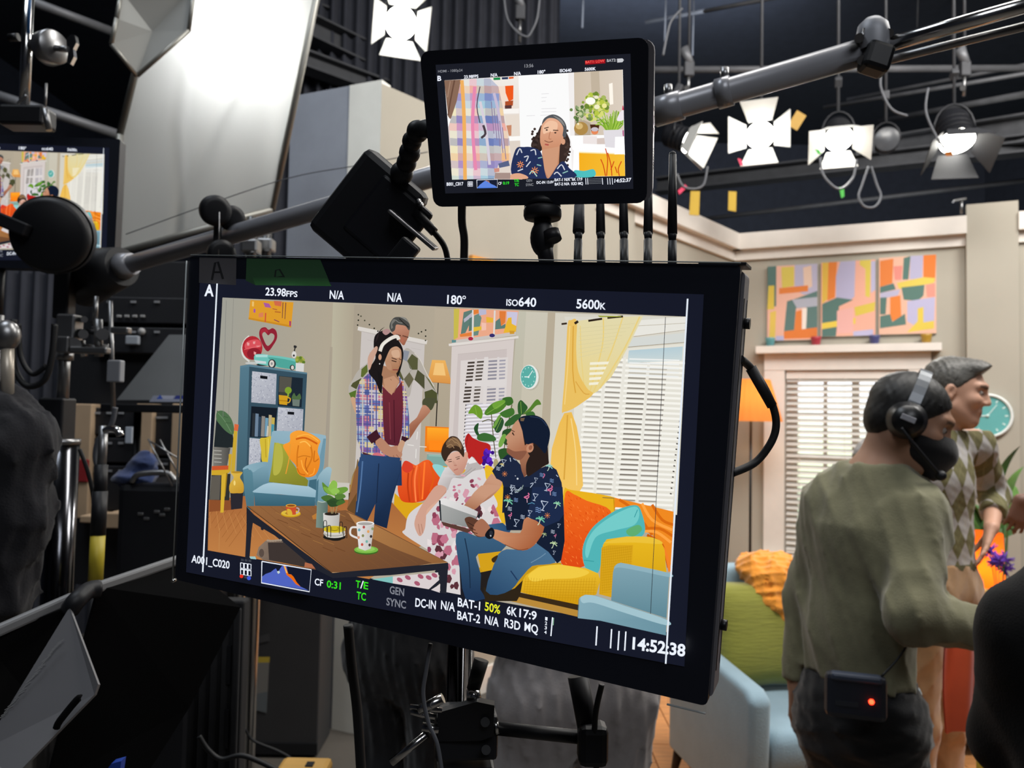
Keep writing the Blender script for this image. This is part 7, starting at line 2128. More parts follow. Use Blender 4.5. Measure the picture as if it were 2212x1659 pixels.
    P('22242e', '455,452 520,520 1190,1022 2195,932 2200,985 1700,1040 1200,1065 1050,990 700,700 510,590 500,660 480,905 442,900 455,640'); P('22242e', '2110,960 2198,940 2180,1200 2130,1190 2120,1040 2080,1010'); P('22242e', '2000,1160 2120,1050 2125,1110 2060,1170')
    P('22242e', '575,600 610,620 600,655 580,650'); G('8b7868', '5e5048', (560, 760), (760, 900), '540,870 560,800 620,745 700,735 770,750 780,800 900,900 960,960 600,910'); E('5a4c44', 585, 850, 22, 36)
    for k in range(6): E('a3917e', 640 + 22 * k, 742 + 3 * math.sin(k), 13, 9, n=10)
    P('3e3532', '640,760 780,760 1050,990 1000,980 650,910'); P('b06a4a', '960,930 1020,945 1050,985 955,970'); P('9cc6c6', '480,880 530,880 540,905 490,900')
    E('c99a1c', 838, 512, 86, 30); E('dcb840', 838, 505, 82, 26); E('a8862a', 838, 508, 50, 14); P('c9502e', '795,440 885,445 880,520 805,518'); E('d9a43a', 840, 442, 46, 15); E('8a4a20', 840, 442, 36, 9); L('b9a8b0', 10, '886,460 908,470 900,500 882,504', 4); S('d8b03a', '808,470 840,480 850,520 810,515')
    P('b97a38', '1020,530 1062,505 1066,555 1030,560'); G('7c9086', '566b66', (1060, 450), (1150, 450), '1065,405 1160,405 1150,640 1055,630'); L('a8b8b0', 9, '1072,402 1110,412 1155,402', 4)
    G('d8d5d0', 'b3b0aa', (1120, 560), (1255, 560), '1118,505 1262,505 1255,620 1120,615'); E('2a221c', 1190, 513, 62, 14)
    for q in ('1190,510 1180,420 1160,400', '1200,510 1215,430 1240,400', '1225,510 1240,440'): L('9a8a60', 7, q, 3)
    for c_, q in (('5f8a35', '1110,240 1160,280 1220,300 1200,350 1130,320'), ('7dac44', '1120,280 1180,300 1230,360 1150,330'), ('8dbc50', '1160,300 1200,225 1240,250 1220,330'), ('6a9a3c', '1220,300 1310,280 1330,310 1250,350'), ('4a6f33', '1100,370 1170,350 1220,390 1150,410'), ('33522b', '1170,390 1260,370 1300,400 1200,440'), ('577f38', '1220,350 1290,340 1310,370 1240,390'), ('2f4a2a', '1150,400 1220,400 1250,440 1180,450'), ('92c257', '1180,310 1230,290 1260,320 1210,345'), ('456b30', '1230,420 1270,390 1310,410 1250,440')):
        S(c_, q)
    E('1f1c1a', 1215, 712, 98, 28); E('d8d4cc', 1215, 690, 96, 30); E('b0aca4', 1215, 682, 96, 28); E('d2cec6', 1215, 668, 94, 28); E('d5bf2c', 1215, 645, 96, 30); E('c9b124', 1215, 640, 80, 22); L('5a4c10', 4, '1180,632 1196,636'); L('5a4c10', 4, '1240,632 1256,636'); L('5a4c10', 4, '1185,648 1215,658 1250,648', 3)
    for x, y in ((1135, 570), (1170, 612), (1272, 582), (1308, 622)): L('23201e', 6, [(x - 14, y + 100), (x - 12, y + 12), (x, y), (x + 13, y + 12), (x + 14, y + 100)], 3)
    L('23201e', 7, '1120,690 1180,735 1260,738 1312,700', 4)
    E('3e6a24', 1490, 832, 104, 32); E('7ab848', 1490, 820, 104, 32); E('94c860', 1485, 815, 80, 22); G('e6e2e0', 'c0bcb8', (1410, 700), (1550, 700), '1405,590 1560,598 1530,812 1480,828 1425,808'); E('f0eeec', 1482, 594, 78, 20); E('a8a4a0', 1482, 597, 66, 14); L('e2dedc', 17, '1418,628 1362,632 1356,690 1420,722', 4)
    for x, y, c_ in ((1462, 700, '8a8a5a'), (1508, 664, 'e0a060'), (1430, 650, '6fa0b0'), (1495, 750, '7ab0a8'), (1455, 776, 'c8584a'), (1532, 706, '3a3230'), (1470, 626, 'b04a4a'), (1520, 780, '4a3a38'), (1425, 715, 'd09070'), (1545, 640, '8a9a70')): E(c_, x, y, 11, 13, n=12)
    # rug and bits under the table
    P('7fc0bc', '1540,1075 1720,1050 1720,1110'); P('d9cfd0', '1720,1050 2110,1015 2120,1080 2030,1160 1720,1110'); P('d9cfd0', '2050,1165 2130,1115 2125,1190')
    for x, y in ((1780, 1080), (1850, 1060), (1930, 1110), (2030, 1060), (2080, 1040), (1960, 1050)): E('a85a70', x, y, 28, 18, 30, 10)
    # near blue chair at the right
    p.sheet(*SD)
    G('7fa3b0', '5f8795', (1600, 880), (1600, 1250), '1400,930 1412,880 1460,852 1600,880 1845,935 1822,1290 1385,1150'); S('8fb2be', '1410,900 1450,856 1600,880 1845,935 1845,965 1600,915 1450,890')
    G('86abb8', '6b93a2', (1400, 1110), (1500, 1350), '1125,1270 1135,1130 1180,1105 1260,1110 1500,1190 1822,1295 1818,1425 1300,1310 1122,1290'); S('a3c4ce', '1150,1120 1250,1112 1500,1195 1820,1300 1818,1345 1500,1250 1250,1170 1160,1170'); L('4f7685', 4, '1130,1140 1122,1285')
    # recording frame lines and centre cross
    p.sheet(0, 0, 1)
    L('2c2f36', 1.2, '1442,686 1410,1320'); L('7c7d7a', .8, '500,650 493,900')
    for q in ('911,931 909,948', '908,968 907,988', '889,959 903,961', '915,963 930,964'): L('e8e6e0', 1.6, q)

def ui_main(p):
    L, T, P, E = p.L, p.T, p.P, p.E
    p.sheet(0, 0, 1)
    W = 'eef4ff'
    L('e4ecf6', 3.2, '480.5,614 449.5,1232'); L('e4ecf6', 3.6, '1489.5,647 1442.5,1427')
    T(W, 'A', 453, 640, 473, 641, 24, .05, .03)
    for s, x0, y0, x1, y1, h in (('23.98', 584, 639, 628, 641.5, 16.5), ('FPS', 629, 641.5, 653, 643, 12), ('N/A', 722, 646, 753, 648, 17.5), ('N/A', 846, 652, 878, 653.5, 18), ('180', 974, 657, 1006, 659, 18.5), ('ISO', 1101, 661, 1126, 662.5, 13.5), ('640', 1127, 662.5, 1165, 664, 19), ('5600', 1251, 667, 1301, 669.5, 19.5), ('K', 1302, 669.5, 1314, 670, 14)):
        T(W, s, x0, y0, x1, y1, h)
    for k in range(12):
        a0, a1 = k * .5236, (k + 1) * .5236
        L(W, 1.8, [(1011 + 3 * math.cos(a0), 644 + 3 * math.sin(a0)), (1011 + 3 * math.cos(a1), 644 + 3 * math.sin(a1))])
    T(W, 'A001_C020', 425, 1211, 507, 1225, 16)
    for x in range(3): P('3a3e48', [(532 + x * 8, 1203 + x), (538 + x * 8, 1204 + x), (538 + x * 8, 1209 + x), (532 + x * 8, 1208 + x)])
    for i in range(3):
        for j in range(2):
            x, y = 531 + i * 8, 1212 + j * 14 + i * 1.2
            L(W, 1.8, [(x, y), (x + 6.5, y + 1), (x + 6.5, y + 12), (x, y + 11), (x, y)])
    L(W, 2, '530,1225 554,1229'); E('e83020', 533, 1241, 4); P('3a3e48', '539,1240 545,1241 545,1246 539,1245'); E('3f58d8', 549, 1245, 4.3)
    P('151a2c', '577,1209 683,1227 679,1274 576,1255')
    P('5064c0', '577,1242 585,1236 596,1232 602,1227 607,1224 611,1231 614,1228 619,1220 624,1217 630,1219 633,1236 640,1240 648,1252 658,1262 677,1271 576,1254'); P('e86a10', '623,1218 628,1220 634,1236 640,1237 645,1242 652,1254 660,1263 650,1258 640,1246 630,1238'); P('f0c060', '624,1218 627,1219 632,1234 629,1234'); P('c9d8d0', '609,1231 614,1229 616,1233 612,1236')
    L(W, 2.2, '577,1209 683,1227 679,1274 576,1255 577,1209')
    T(W, 'CF', 690, 1259, 708, 1262, 14); T('38e020', '0:31', 716, 1264, 746, 1269, 15)
    T('38e020', 'T', 778, 1264, 788, 1266, 15); T(W, '/', 788, 1266, 795, 1267, 16); T('38e020', 'E', 795, 1267, 805, 1269, 15); T('38e020', 'TC', 780, 1289, 800, 1293, 16)
    T('7f828c', 'GEN', 851, 1277, 882, 1283, 16); T('7f828c', 'SYNC', 844, 1302, 886, 1310, 16)
    for s, x0, y0, x1, y1, c_ in (('DC-IN', 906, 1305, 950, 1311, W), ('N/A', 961, 1310, 991, 1316, W), ('BAT-1', 997, 1304, 1045, 1313, W), ('50%', 1055, 1313, 1088, 1321, 'e8ec30'), ('6K', 1102, 1321, 1124, 1327, W), ('17:9', 1129, 1327, 1166, 1334, W), ('BAT-2', 996, 1332, 1045, 1341, W), ('N/A', 1055, 1341, 1085, 1348, W), ('R3D', 1097, 1348, 1131, 1356, W), ('MQ', 1140, 1356, 1169, 1363, W)):
        T(c_, s, x0, y0, x1, y1, 18)
    for k in range(4): T(W, str(k + 1), 1184.5 - k * .6, 1334 + k * 9.6, 1189.5 - k * .6, 1335 + k * 9.6, 7)
    L(W, 2.6, '1200.5,1328 1197,1368'); L('9fd8b0', 1.2, '1203,1329 1202,1345')
    for x, y in ((1296, 1347), (1327, 1353), (1343, 1357), (1357.5, 1358)): L(W, 3, [(x, y), (x - 2.5, y + 41)])
    T(W, '14:52:38', 1371, 1395, 1484, 1411, 25, .06, .03)

def paint_small(p):
    P, S, G, E, L, T = p.P, p.S, p.G, p.E, p.L, p.T
    r = random.Random(4)
    p.sheet(930, 90, .230561)
    P('ffffff', '132,362 1802,262 1824,1258 205,1290')
    G('f2ece6', 'e2d6cc', (620, 500), (820, 900), '560,335 830,318 845,900 860,1290 600,1290'); P('1f8a4a', '590,338 655,334 655,358 592,360'); P('2c3a5a', '668,334 728,330 728,352 670,354'); P('e0602c', '735,330 780,328 780,345 735,350'); P('f4dccc', '615,420 775,408 778,620 640,625'); P('ef5a20', '700,415 778,410 776,540 735,560 705,480'); P('b0502c', '700,560 776,550 772,600 700,600'); P('5a3838', '697,598 762,594 760,626 698,628'); P('faf6f2', '640,636 830,625 830,672 650,676'); P('e8dcd0', '700,690 830,680 838,880 740,890'); P('c98a6a', '712,785 760,780 758,880 735,882'); P('fdfbf8', '730,890 850,882 850,925 735,930'); P('e0d4c8', '740,930 850,925 860,1060 760,1070')
    P('fbfbfb', '825,318 1300,292 1305,900 1330,1280 850,1280'); P('f3efee', '1290,292 1345,288 1352,880 1330,1270 1310,900')
    for y, x0, x1 in ((490, 1040, 1110), (525, 1040, 1090), (560, 1042, 1080), (628, 1040, 1180), (658, 1040, 1180), (690, 1030, 1120), (695, 900, 980)): L('dfdde0', 5, [(x0, y), (x1, y - 4)])
    G('cfc0ac', 'dccfc0', (1350, 400), (1800, 400), '1345,288 1800,262 1812,880 1352,880'); P('c3b49f', '1500,280 1580,275 1590,500 1510,500'); P('fff8ec', '1672,395 1706,385 1714,585 1680,592'); P('b8a893', '1352,700 1500,760 1500,880 1352,880')
    P('ffffff', '1310,880 1815,870 1822,1060 1400,1040 1330,1010'); P('efe6e4', '1430,880 1560,885 1560,960 1430,955'); P('d8c8c0', '1560,905 1640,900 1640,960 1560,960')
    # sideboard
    G('f5b021', 'f7c23a', (1400, 1050), (1800, 1200), '1392,1030 1818,1050 1824,1258 1395,1262'); P('fbe9b0', '1392,1030 1818,1048 1818,1058 1392,1042')
    for q in ('1650,1258 1660,1100 1640,1000', '1700,1258 1690,1150 1660,1040', '1640,1258 1620,1160 1595,1100', '1770,1258 1760,1190 1790,1120', '1690,1200 1720,1120', '1750,1230 1730,1170'): L('d2481c', 9, q, 3)
    S('4fc0c0', '1350,1205 1440,1210 1530,1195 1535,1262 1360,1266')
    # flowers, brass pot, white pot with grass
    for k in range(90): 
        a, q = r.uniform(0, 6.28), r.uniform(0, 1) ** .6
        E(('b9c94a', '8fa83a', 'd9dc7a', '6f8a34', 'a8b860')[k % 5], 1540 + 125 * q * math.cos(a), 610 + 125 * q * math.sin(a), r.uniform(12, 26), n=9)
    for k in range(40): E(('6f8a50', '8aa070', '54703c', 'c9d0a0')[k % 4], 1400 + r.gauss(0, 38), 680 + r.gauss(0, 40), r.uniform(8, 18), n=8)
    E('fffef4', 1500, 555, 46, 34); E('f4f0c8', 1560, 610, 26, 22); E('eee89a', 1630, 600, 24, 22); E('f0ead0', 1555, 520, 20, 16)
    E('b08a4a', 1412, 812, 66, 62); E('d8b878', 1395, 790, 34, 30); E('f4e6c0', 1385, 770, 10, 12); P('4a2a18', '1495,775 1585,775 1570,850 1510,850'); E('e88a5a', 1540, 845, 32, 24); E('c9c0c8', 1540, 820, 34, 20)
    for k in range(46):
        x = 1600 + 4.4 * k
        L(('8ab83a', 'a8cc50', '6f9a2c')[k % 3], 9, [(1690 + (x - 1690) * .5, 830), (x, 760 + r.uniform(-40, 30)), (min(1804, x + (x - 1700) * .6), 660 + r.uniform(-30, 90) + abs(x - 1700) * .5)], 3)
    P('e3dfe4', '1620,828 1800,822 1795,1000 1640,985'); P('ffffff', '1730,890 1816,888 1820,1050 1725,1055'); S('f0e8ee', '1760,690 1795,640 1808,650 1808,730 1750,740'); P('c83a5a', '1800,600 1808,598 1812,640 1796,640'); P('b04a80', '1800,830 1812,828 1814,885 1802,885')
    # man
    S('3a2c28', '1040,780 1000,860 960,920 945,980 990,1020 1060,1000 1060,860'); S('3a2c28', '1250,820 1300,900 1310,960 1290,1060 1240,1150 1180,1130 1190,1000 1230,940')
    for k in range(26): E(('443632', '2e2422')[k % 2], 985 + r.gauss(0, 22), 930 + r.gauss(0, 48), 13, n=8); E(('3a2e2a', '4a3a34')[k % 2], 1278 + r.gauss(0, 16), 960 + r.gauss(0, 80), 12, n=8)
    P('c48a6a', '1045,980 1215,960 1205,1140 1170,1278 1060,1278')
    G('e8b090', 'c98a68', (1100, 720), (1120, 1040), '1040,800 1080,725 1180,705 1245,770 1250,890 1200,990 1130,1040 1070,1020 1030,940', 3); S('f2c4a4', '1060,790 1120,740 1190,760 1180,830 1100,850 1060,860')
    P('d09a7a', '1050,1010 1210,980 1190,1150 1110,1275 1070,1200'); S('55585c', '1045,775 1070,715 1150,680 1230,715 1275,790 1270,890 1240,880 1245,800 1190,730 1110,715 1060,760'); S('8a8a88', '1150,690 1230,730 1260,790 1200,730')
    L('5a4034', 9, '1068,812 1110,800', 3); L('5a4034', 9, '1150,828 1200,830', 3); E('3a2c28', 1092, 826, 10, 7); E('3a2c28', 1172, 852, 10, 7); L('b87a5c', 7, '1125,840 1112,905 1135,910', 3); L('8a5a46', 8, '1070,925 1110,940 1150,930', 3); L('b0504a', 13, '1075,960 1110,966', 3); E('d8a080', 1245, 935, 20, 28)
    S('26325a', '760,1230 800,1010 880,985 960,990 1040,1040 1075,1220 1110,1278 1200,1150 1250,1120 1300,1180 1352,1268 900,1278'); S('e0a888', '755,1245 830,1230 905,1255 905,1282 755,1284')
    for x, y, s_ in ((845, 1150, 34), (980, 1205, 36)):
        for k in range(8):
            a = k * .785
            L('e8905a', 8, [(x + 8 * math.cos(a), y + 8 * math.sin(a)), (x + s_ * math.cos(a), y + s_ * math.sin(a))])
    for q in ('810,1060 840,1000 860,1040', '880,1080 920,1070 900,1120', '940,1020 980,1010 990,1060', '900,1170 940,1120', '820,1210 870,1190', '1010,1090 1050,1080', '1190,1190 1230,1150 1260,1200', '1240,1230 1290,1210', '930,1240 960,1210 1000,1260', '1160,1240 1190,1220 1230,1260', '1000,1150 1040,1160'): L(('b8d8c8', '8fc0b8', 'd8dce4')[len(q) % 3], 10, q, 3)
    # woman in plaid, close
    P('8a6a58', '134,362 292,354 270,480 250,560 215,690 190,725 170,700'); L('6a4c3e', 14, '230,360 190,560 170,690', 3); L('a58470', 10, '190,370 165,520', 3)
    body = '290,355 560,340 640,420 680,600 700,760 740,900 760,1100 700,1160 640,1150 600,1280 208,1290 170,800 250,560'
    P('d8c8c8', body)
    reg = p.region(body)
    cols = ['8f9ccc', 'eba0ba', 'f0e6c0', 'f0bc88', 'a8ccdc', 'b092c4', 'f2dcd0', '6f7fb8', 'e6e4de', 'e6a088']
    rows = [8, 3, 0, 4, 2, 7, 1, 8, 7, 2, 3, 5, 8, 4]
    for j in range(14):
        for i in range(9):
            x0, x1 = 165 + i * 68, 165 + (i + 1) * 68
            y0, y1 = 340 + j * 70, 340 + (j + 1) * 70
            A, B = Vector(rgb(cols[rows[j]])), Vector(rgb(cols[(i * 3 + 2) % 10]))
            m_ = (A + B) / 2
            hx = ''.join('%02x' % int(round(255 * (12.92 * c if c <= .0031308 else 1.055 * c ** (1 / 2.4) - .055))) for c in m_)
            p.clip(hx, [(x0 + j * 3, y0), (x1 + j * 3, y0 + 6), (x1 + j * 3, y1 + 6), (x0 + j * 3, y1)], reg)
    for q, c_, w in (('300,360 320,700 330,1290', 'f0b060', 34), ('420,420 400,800 430,1200', 'e88ab0', 30), ('470,560 520,800 560,1150', 'd8d0dc', 26), ('600,480 650,700 690,1000', 'c8bcd4', 26)):
        L(c_, w, q, 4)
    L('4a4048', 22, '480,900 520,860 500,780', 3); L('5a5260', 10, '470,420 440,600 470,760', 3); P('5a6488', '640,1140 735,1110 748,1160 650,1180'); P('d09080', '600,1185 650,1180 650,1215 605,1222'); P('a89088', '610,1225 755,1225 750,1284 605,1284')
    for x in range(5): L('8a7a9c', 7, [(575 + x * 26, 560 + x * 60), (600 + x * 28, 860 + x * 60)])

def ui_small(p):
    P, L, T, E = p.P, p.L, p.T, p.E
    p.sheet(930, 90, .230561)
    W = 'f0f4ff'
    T('8b8d94', 'HDMI - 1080p24', 78, 290, 306, 278, 24, .0, .01); T('9b9da4', '13:56', 886, 242, 968, 237, 30, 0, .01)
    P('a01420', '1450,178 1640,163 1640,202 1452,216'); T('ff6058', 'BAT1: LOW', 1455, 204, 1632, 190, 24, 0, .02); T('b8bac0', 'BAT2:', 1655, 190, 1742, 184, 26, 0, .02); P('c9cbd0', '1750,160 1800,156 1814,172 1800,192 1752,196')
    T(W, 'B', 72, 366, 108, 366, 46, 0, .03)
    for s, x0, y0, x1, y1, h in (('23.98FPS', 320, 344, 455, 336, 28), ('N/A', 570, 328, 634, 324, 30), ('N/A', 788, 314, 852, 310, 30), ('180°', 1008, 300, 1080, 295, 30), ('ISO640', 1214, 286, 1325, 279, 28), ('5600K', 1448, 272, 1552, 266, 28)):
        T(W, s, x0, y0, x1, y1, h, 0, .03)
    T(W, 'B001_C017', 158, 1346, 314, 1342, 30, 0, .03)
    for i in range(3):
        for j in range(2): L(W, 5, [(356 + i * 16, 1308 + j * 24), (368 + i * 16, 1308 + j * 24), (368 + i * 16, 1328 + j * 24), (356 + i * 16, 1328 + j * 24), (356 + i * 16, 1308 + j * 24)])
    P('1a2035', '440,1292 632,1286 632,1362 442,1366'); P('5f86e0', '446,1362 470,1335 500,1312 520,1298 545,1310 575,1330 610,1345 628,1360'); L('e89a70', 5, '525,1300 552,1305 556,1318'); L(W, 6, '440,1292 632,1286 632,1362 442,1366 440,1292'); L('4f7fe0', 7, '444,1366 630,1362')
    T(W, 'CF', 640, 1336, 672, 1335, 24, 0, .03); T('30e030', '0:19', 684, 1335, 742, 1332, 26, 0, .03); T('30e030', 'T/E', 786, 1312, 834, 1310, 26, 0, .03); T('30e030', 'TC', 792, 1350, 832, 1348, 26, 0, .03)
    T('8b8d94', 'GEN', 902, 1310, 956, 1308, 24, 0, .02); T('8b8d94', 'SYNC', 898, 1350, 968, 1346, 24, 0, .02)
    T(W, 'DC-IN 13.0V', 998, 1328, 1160, 1322, 24, 0, .03); T(W, 'BAT-1 N/A  6K 17:9', 1166, 1304, 1426, 1296, 26, 0, .03); T(W, 'BAT-2 N/A  R3D MQ', 1168, 1344, 1432, 1336, 26, 0, .03)
    for x in (1456, 1474, 1612, 1660, 1682, 1704): L(W, 6, [(x, 1274), (x + 4, 1334)])
    for k in range(4): L('8a8d94', 3, [(1482, 1284 + k * 14), (1606, 1278 + k * 14)])
    T(W, '14:52:37', 1724, 1316, 1880, 1306, 34, .1, .03)
# ------------------------------------------------------------------ monitors
M_bez = mat('bezel_black', '1c1f29', .4, var=.05, spec=.3)
M_side = mat('monitor_side_grey', '77757a', .5, .2, var=.06)
M_panel = mat('screen_off_navy', '0a0c14', .6, emit=1.0, ecol='161927', var=0, spec=0.0)
M_emit = attr_mat('screen_picture', True)
class Frame3:
    """a flat rectangular front: corner, two edge directions, size"""
    def __init__(s, TL, u, v, W, H, k=1.0):
        s.TL = CAM + camvec(TL) * k
        s.u, s.v = camvec(u).normalized(), camvec(v).normalized()
        s.v = (s.v - s.u * s.u.dot(s.v)).normalized()
        s.n = s.u.cross(s.v).normalized()                 # away from the viewer
        s.W, s.H, s.k = W * k, H * k, k
    def p(s, a, b, c=0.0):                                  # a right, b down, c back (metres)
        return s.TL + s.u * a + s.v * b + s.n * c
    def px(s, x, y):                                        # photo pixel onto the front
        return at_plane(x, y, s.TL, s.n)
    def loc(s, x, y):
        q = s.px(x, y) - s.TL
        return q.dot(s.u), q.dot(s.v)
    def R(s):
        return Matrix(((s.u.x, s.n.x, -s.v.x), (s.u.y, s.n.y, -s.v.y), (s.u.z, s.n.z, -s.v.z)))
    def box(s, a0, a1, b0, b1, c0, c1, bev=0.0, mb=None):
        return (mb or MB()).box(s.p((a0 + a1) / 2, (b0 + b1) / 2, (c0 + c1) / 2), (a1 - a0, c1 - c0, b1 - b0), s.R(), bev)
def slab(F, a0, a1, b0, b1, r, c0, c1):
    """rounded rectangle with thickness"""
    pts = []
    for cx, cy, st in ((a1 - r, b0 + r, -90), (a1 - r, b1 - r, 0), (a0 + r, b1 - r, 90), (a0 + r, b0 + r, 180)):
        for k in range(5):
            a = math.radians(st + 22.5 * k)
            pts.append(F.p(cx + r * math.cos(a), cy + r * math.sin(a), c0))
    return MB().prism(pts, F.n * (c1 - c0))

FM = Frame3((-0.2711, -0.1073, 0.6602), (0.91205, 0.07646, -0.4029), (-0.06318, 0.99693, 0.04617), .45, .2754)
def screw(t, F, a, b, c, r=.0035):
    q = F.p(a, b, c)
    MB().cyl(q, q + F.u * .004, r, n=12).obj('screw', M_blackm, t)

# the big monitor
t = wthing('field_monitor', 'big black field monitor in the foreground showing a living room scene', 'monitor', FM.p(.225, FM.H, .03))
FMt = t
fr_ = slab(FM, 0, .45, 0, FM.H, .004, .0005, .008).obj('bezel', M_bez, t)
slab(FM, .004, .4520, .003, FM.H - .003, .004, .008, .028).obj('housing', M_side, t)
slab(FM, .10, .36, .05, FM.H - .05, .01, .028, .058).obj('rear_box', M_black, t)
a0, b0 = FM.loc(447, 612); a1, b1 = FM.loc(1492, 646); a2, b2 = FM.loc(1440, 1430); a3, b3 = FM.loc(423, 1240)
pts = [FM.p(*FM.loc(x, y)) for x, y in ((432, 600), (1520, 636), (1478, 1440), (402, 1236))]
scr = MB().prism(pts, FM.n * .0004).obj('screen', M_panel, t)
def build_pic(F, painter, ui, parent, off=.0002):
    pl = lambda x, y: F.px(x, y) - F.n * off
    pic = Pic(pl, -F.n)
    painter(pic)
    o = pic.obj('picture', M_emit, parent)
    g = Pic(lambda x, y: F.px(x, y) - F.n * (off + pic.k * pic.step + 2e-5), -F.n)
    g.words = []
    ui(g)
    outs = [(o, 'picture')]
    cut_v = [w[:2] for w in g.words]
    for v0, v1, f0, f1 in g.words:                         # every word a piece of its own
        w = Print(None, -F.n)
        w.v, w.c, w.f = g.v[v0:v1], g.c[v0:v1], [tuple(i - v0 for i in f) for f in g.f[f0:f1]]
        outs.append((w.obj('screen_word', M_emit, parent), 'screen_word'))
    isw = np.zeros(len(g.f), bool)
    for v0, v1, f0, f1 in g.words: isw[f0:f1] = True
    g.f = [f for f, k in zip(g.f, isw) if not k]
    me_o = g.obj('screen_graphics', M_emit, parent)
    bm = bmesh.new(); bm.from_mesh(me_o.data)
    bmesh.ops.delete(bm, geom=[v for v in bm.verts if not v.link_faces], context='VERTS')
    bm.to_mesh(me_o.data); bm.free()
    me_o['kind'] = 'stuff'
    outs.append((me_o, 'screen_graphics'))
    return outs
# tapes on the bezel
for nm, c_, q, lq in (('grey_tape', '5a585c', '431,556 511,558 510,616 430,611', '482,571 467,571 457,604'), ('green_tape', '305a38', '533,558 692,561 716,618 552,616 531,606', '590,588')):
    pr = Print(lambda x, y: FM.px(x, y) - FM.n * .0001, -FM.n, 1e-5)
    pr.P(c_, q)
    if nm == 'grey_tape':
        pr.L('1c1c20', 5, '458,605 465,568 471,566 482,603'); pr.L('17171a', 4, '462,588 476,588')
    else:
        pr.L('12211a', 3.5, '592,614 596,584 604,582 622,612'); pr.L('12211a', 3, '594,600 614,597'); pr.G('47904c', '305a38', (620, 617), (620, 598), '545,598 705,600 716,618 552,616')
    tp = pr.obj(nm, attr_mat('tape_cloth', rough=.8), fr_)
    if nm == 'grey_tape': tp['label'] = 'grey tape marked A'
    else: tp['label'] = 'green tape marked A'
# acrylic guard: bright edge at the left and top, clear tab below the right corner
M_acr = mat('acrylic_edge', '9aa0a0', .2, var=.05, spec=.8)
e0, e1 = FM.loc(408, 553), FM.loc(376.5, 1252)
MB().cyl(FM.p(-.0012, .004, -.001), FM.p(-.0012, FM.H + .001, -.001), .0007, n=6).obj('guard_edge', M_acr, t)
MB().cyl(FM.p(.003, -.0008, -.001), FM.p(.45, -.0008, -.001), .0005, n=6).obj('guard_edge', M_acr, t)
MB().cyl(FM.p(-.001, FM.H + .001, -.002), FM.p(-.001, FM.H + .001, .002), .0016, n=10).obj('guard_screw', M_chrome, t)
M_clear = M_glass
FM.box(.425, .4495, FM.H, FM.H + .0045, -.001, .0005).obj('guard_tab', M_clear, t)
FM.box(.425, .4495, FM.H + .004, FM.H + .0047, -.0011, .0006).obj('guard_edge', M_acr, t)
FM.box(.424, .4530, -.0015, .0006, .001, .026, .0004).obj('corner_cap', M_black, t)
for b in (.035, .228): screw(t, FM, .4518, b, .018)
# side vent ridge along the housing
FM.box(.4518, .4524, .02, FM.H - .02, .010, .0115).obj('side_groove', M_blackm, t)
FM.box(.4518, .4523, .02, FM.H - .02, .024, .0255).obj('side_groove', M_blackm, t)
pics = build_pic(FM, paint_main, ui_main, scr)
# the same picture on the monitor at the left edge
FL = Frame3((-1.259057911420351, -0.5159819534468286, 1.602622247895072), (0.9983630677783087, 0.0217573802534996, 0.05289424638643345), (-0.01861400904551949, 0.9980719620922515, -0.0592104480018231), .45, .2754, 1.06)
t = wthing('field_monitor', 'black monitor at the left edge showing the same living room scene', 'monitor', FL.p(.225, FL.H, .03))
k_ = FL.k
slab(FL, 0, .45 * k_, 0, FL.H, .004, .0005, .030).obj('housing', M_bez, t)
def mpose(F):
    m4 = F.R().to_4x4(); m4.translation = F.TL
    return m4
X = mpose(FL) @ Matrix.Scale(k_, 4) @ mpose(FM).inverted()
scr2 = link('screen', scr.data, t); scr2.matrix_basis = X
for o_, nm in pics:
    c_ = _link0(nm, o_.data, scr2)
    if nm == 'screen_graphics': c_['kind'] = 'stuff'
MB().cyl(FL.p(.225, FL.H, .02), FL.p(.225, FL.H + .10, .02), .012, n=12).obj('mount', M_black, t)
q = FL.p(.225, FL.H + .10, .02)
MB().cyl(q, Vector((q.x, q.y, 0)), .015, n=12).obj('stand_pole', M_steel, t)

# the small monitor on top
FS = Frame3((-0.0777, -0.2799, 0.6623), (0.97688, 0.02997, -0.21167), (0.05336, 0.92461, 0.37717), .19, .1297, .8)
t = wthing('small_monitor', 'small black monitor mounted on top showing a close-up of a man in a cap', 'monitor', FS.p(.076, FS.H, .016))
slab(FS, 0, .152, 0, FS.H, .0065, 0, .003).obj('front_glass', M_bez, t)
hsng = slab(FS, .001, .1556, .001, FS.H - .001, .007, .003, .017).obj('housing', M_side, t)
for b, l in ((.042, .003), (.048, .006), (.056, .003)):
    FS.box(.1555, .1560, b, b + l, .010, .013).obj('port', M_blackm, hsng)
for k in range(8):
    FS.box(.1555, .1559, .069 + k * .0018, .0697 + k * .0018, .010, .0125).obj('speaker_hole', M_blackm, hsng)
pts = [FS.px(x, y) - FS.n * .0001 for x, y in ((941, 140), (1362, 116), (1368, 408), (962, 418))]
scs = MB().prism(pts, FS.n * .0002).obj('screen', mat('screen_off_small', '0a0c14', .6, emit=1.0, ecol='1b1d26', var=0, spec=0.0), t)
build_pic(FS, paint_small, ui_small, scs, .0004)

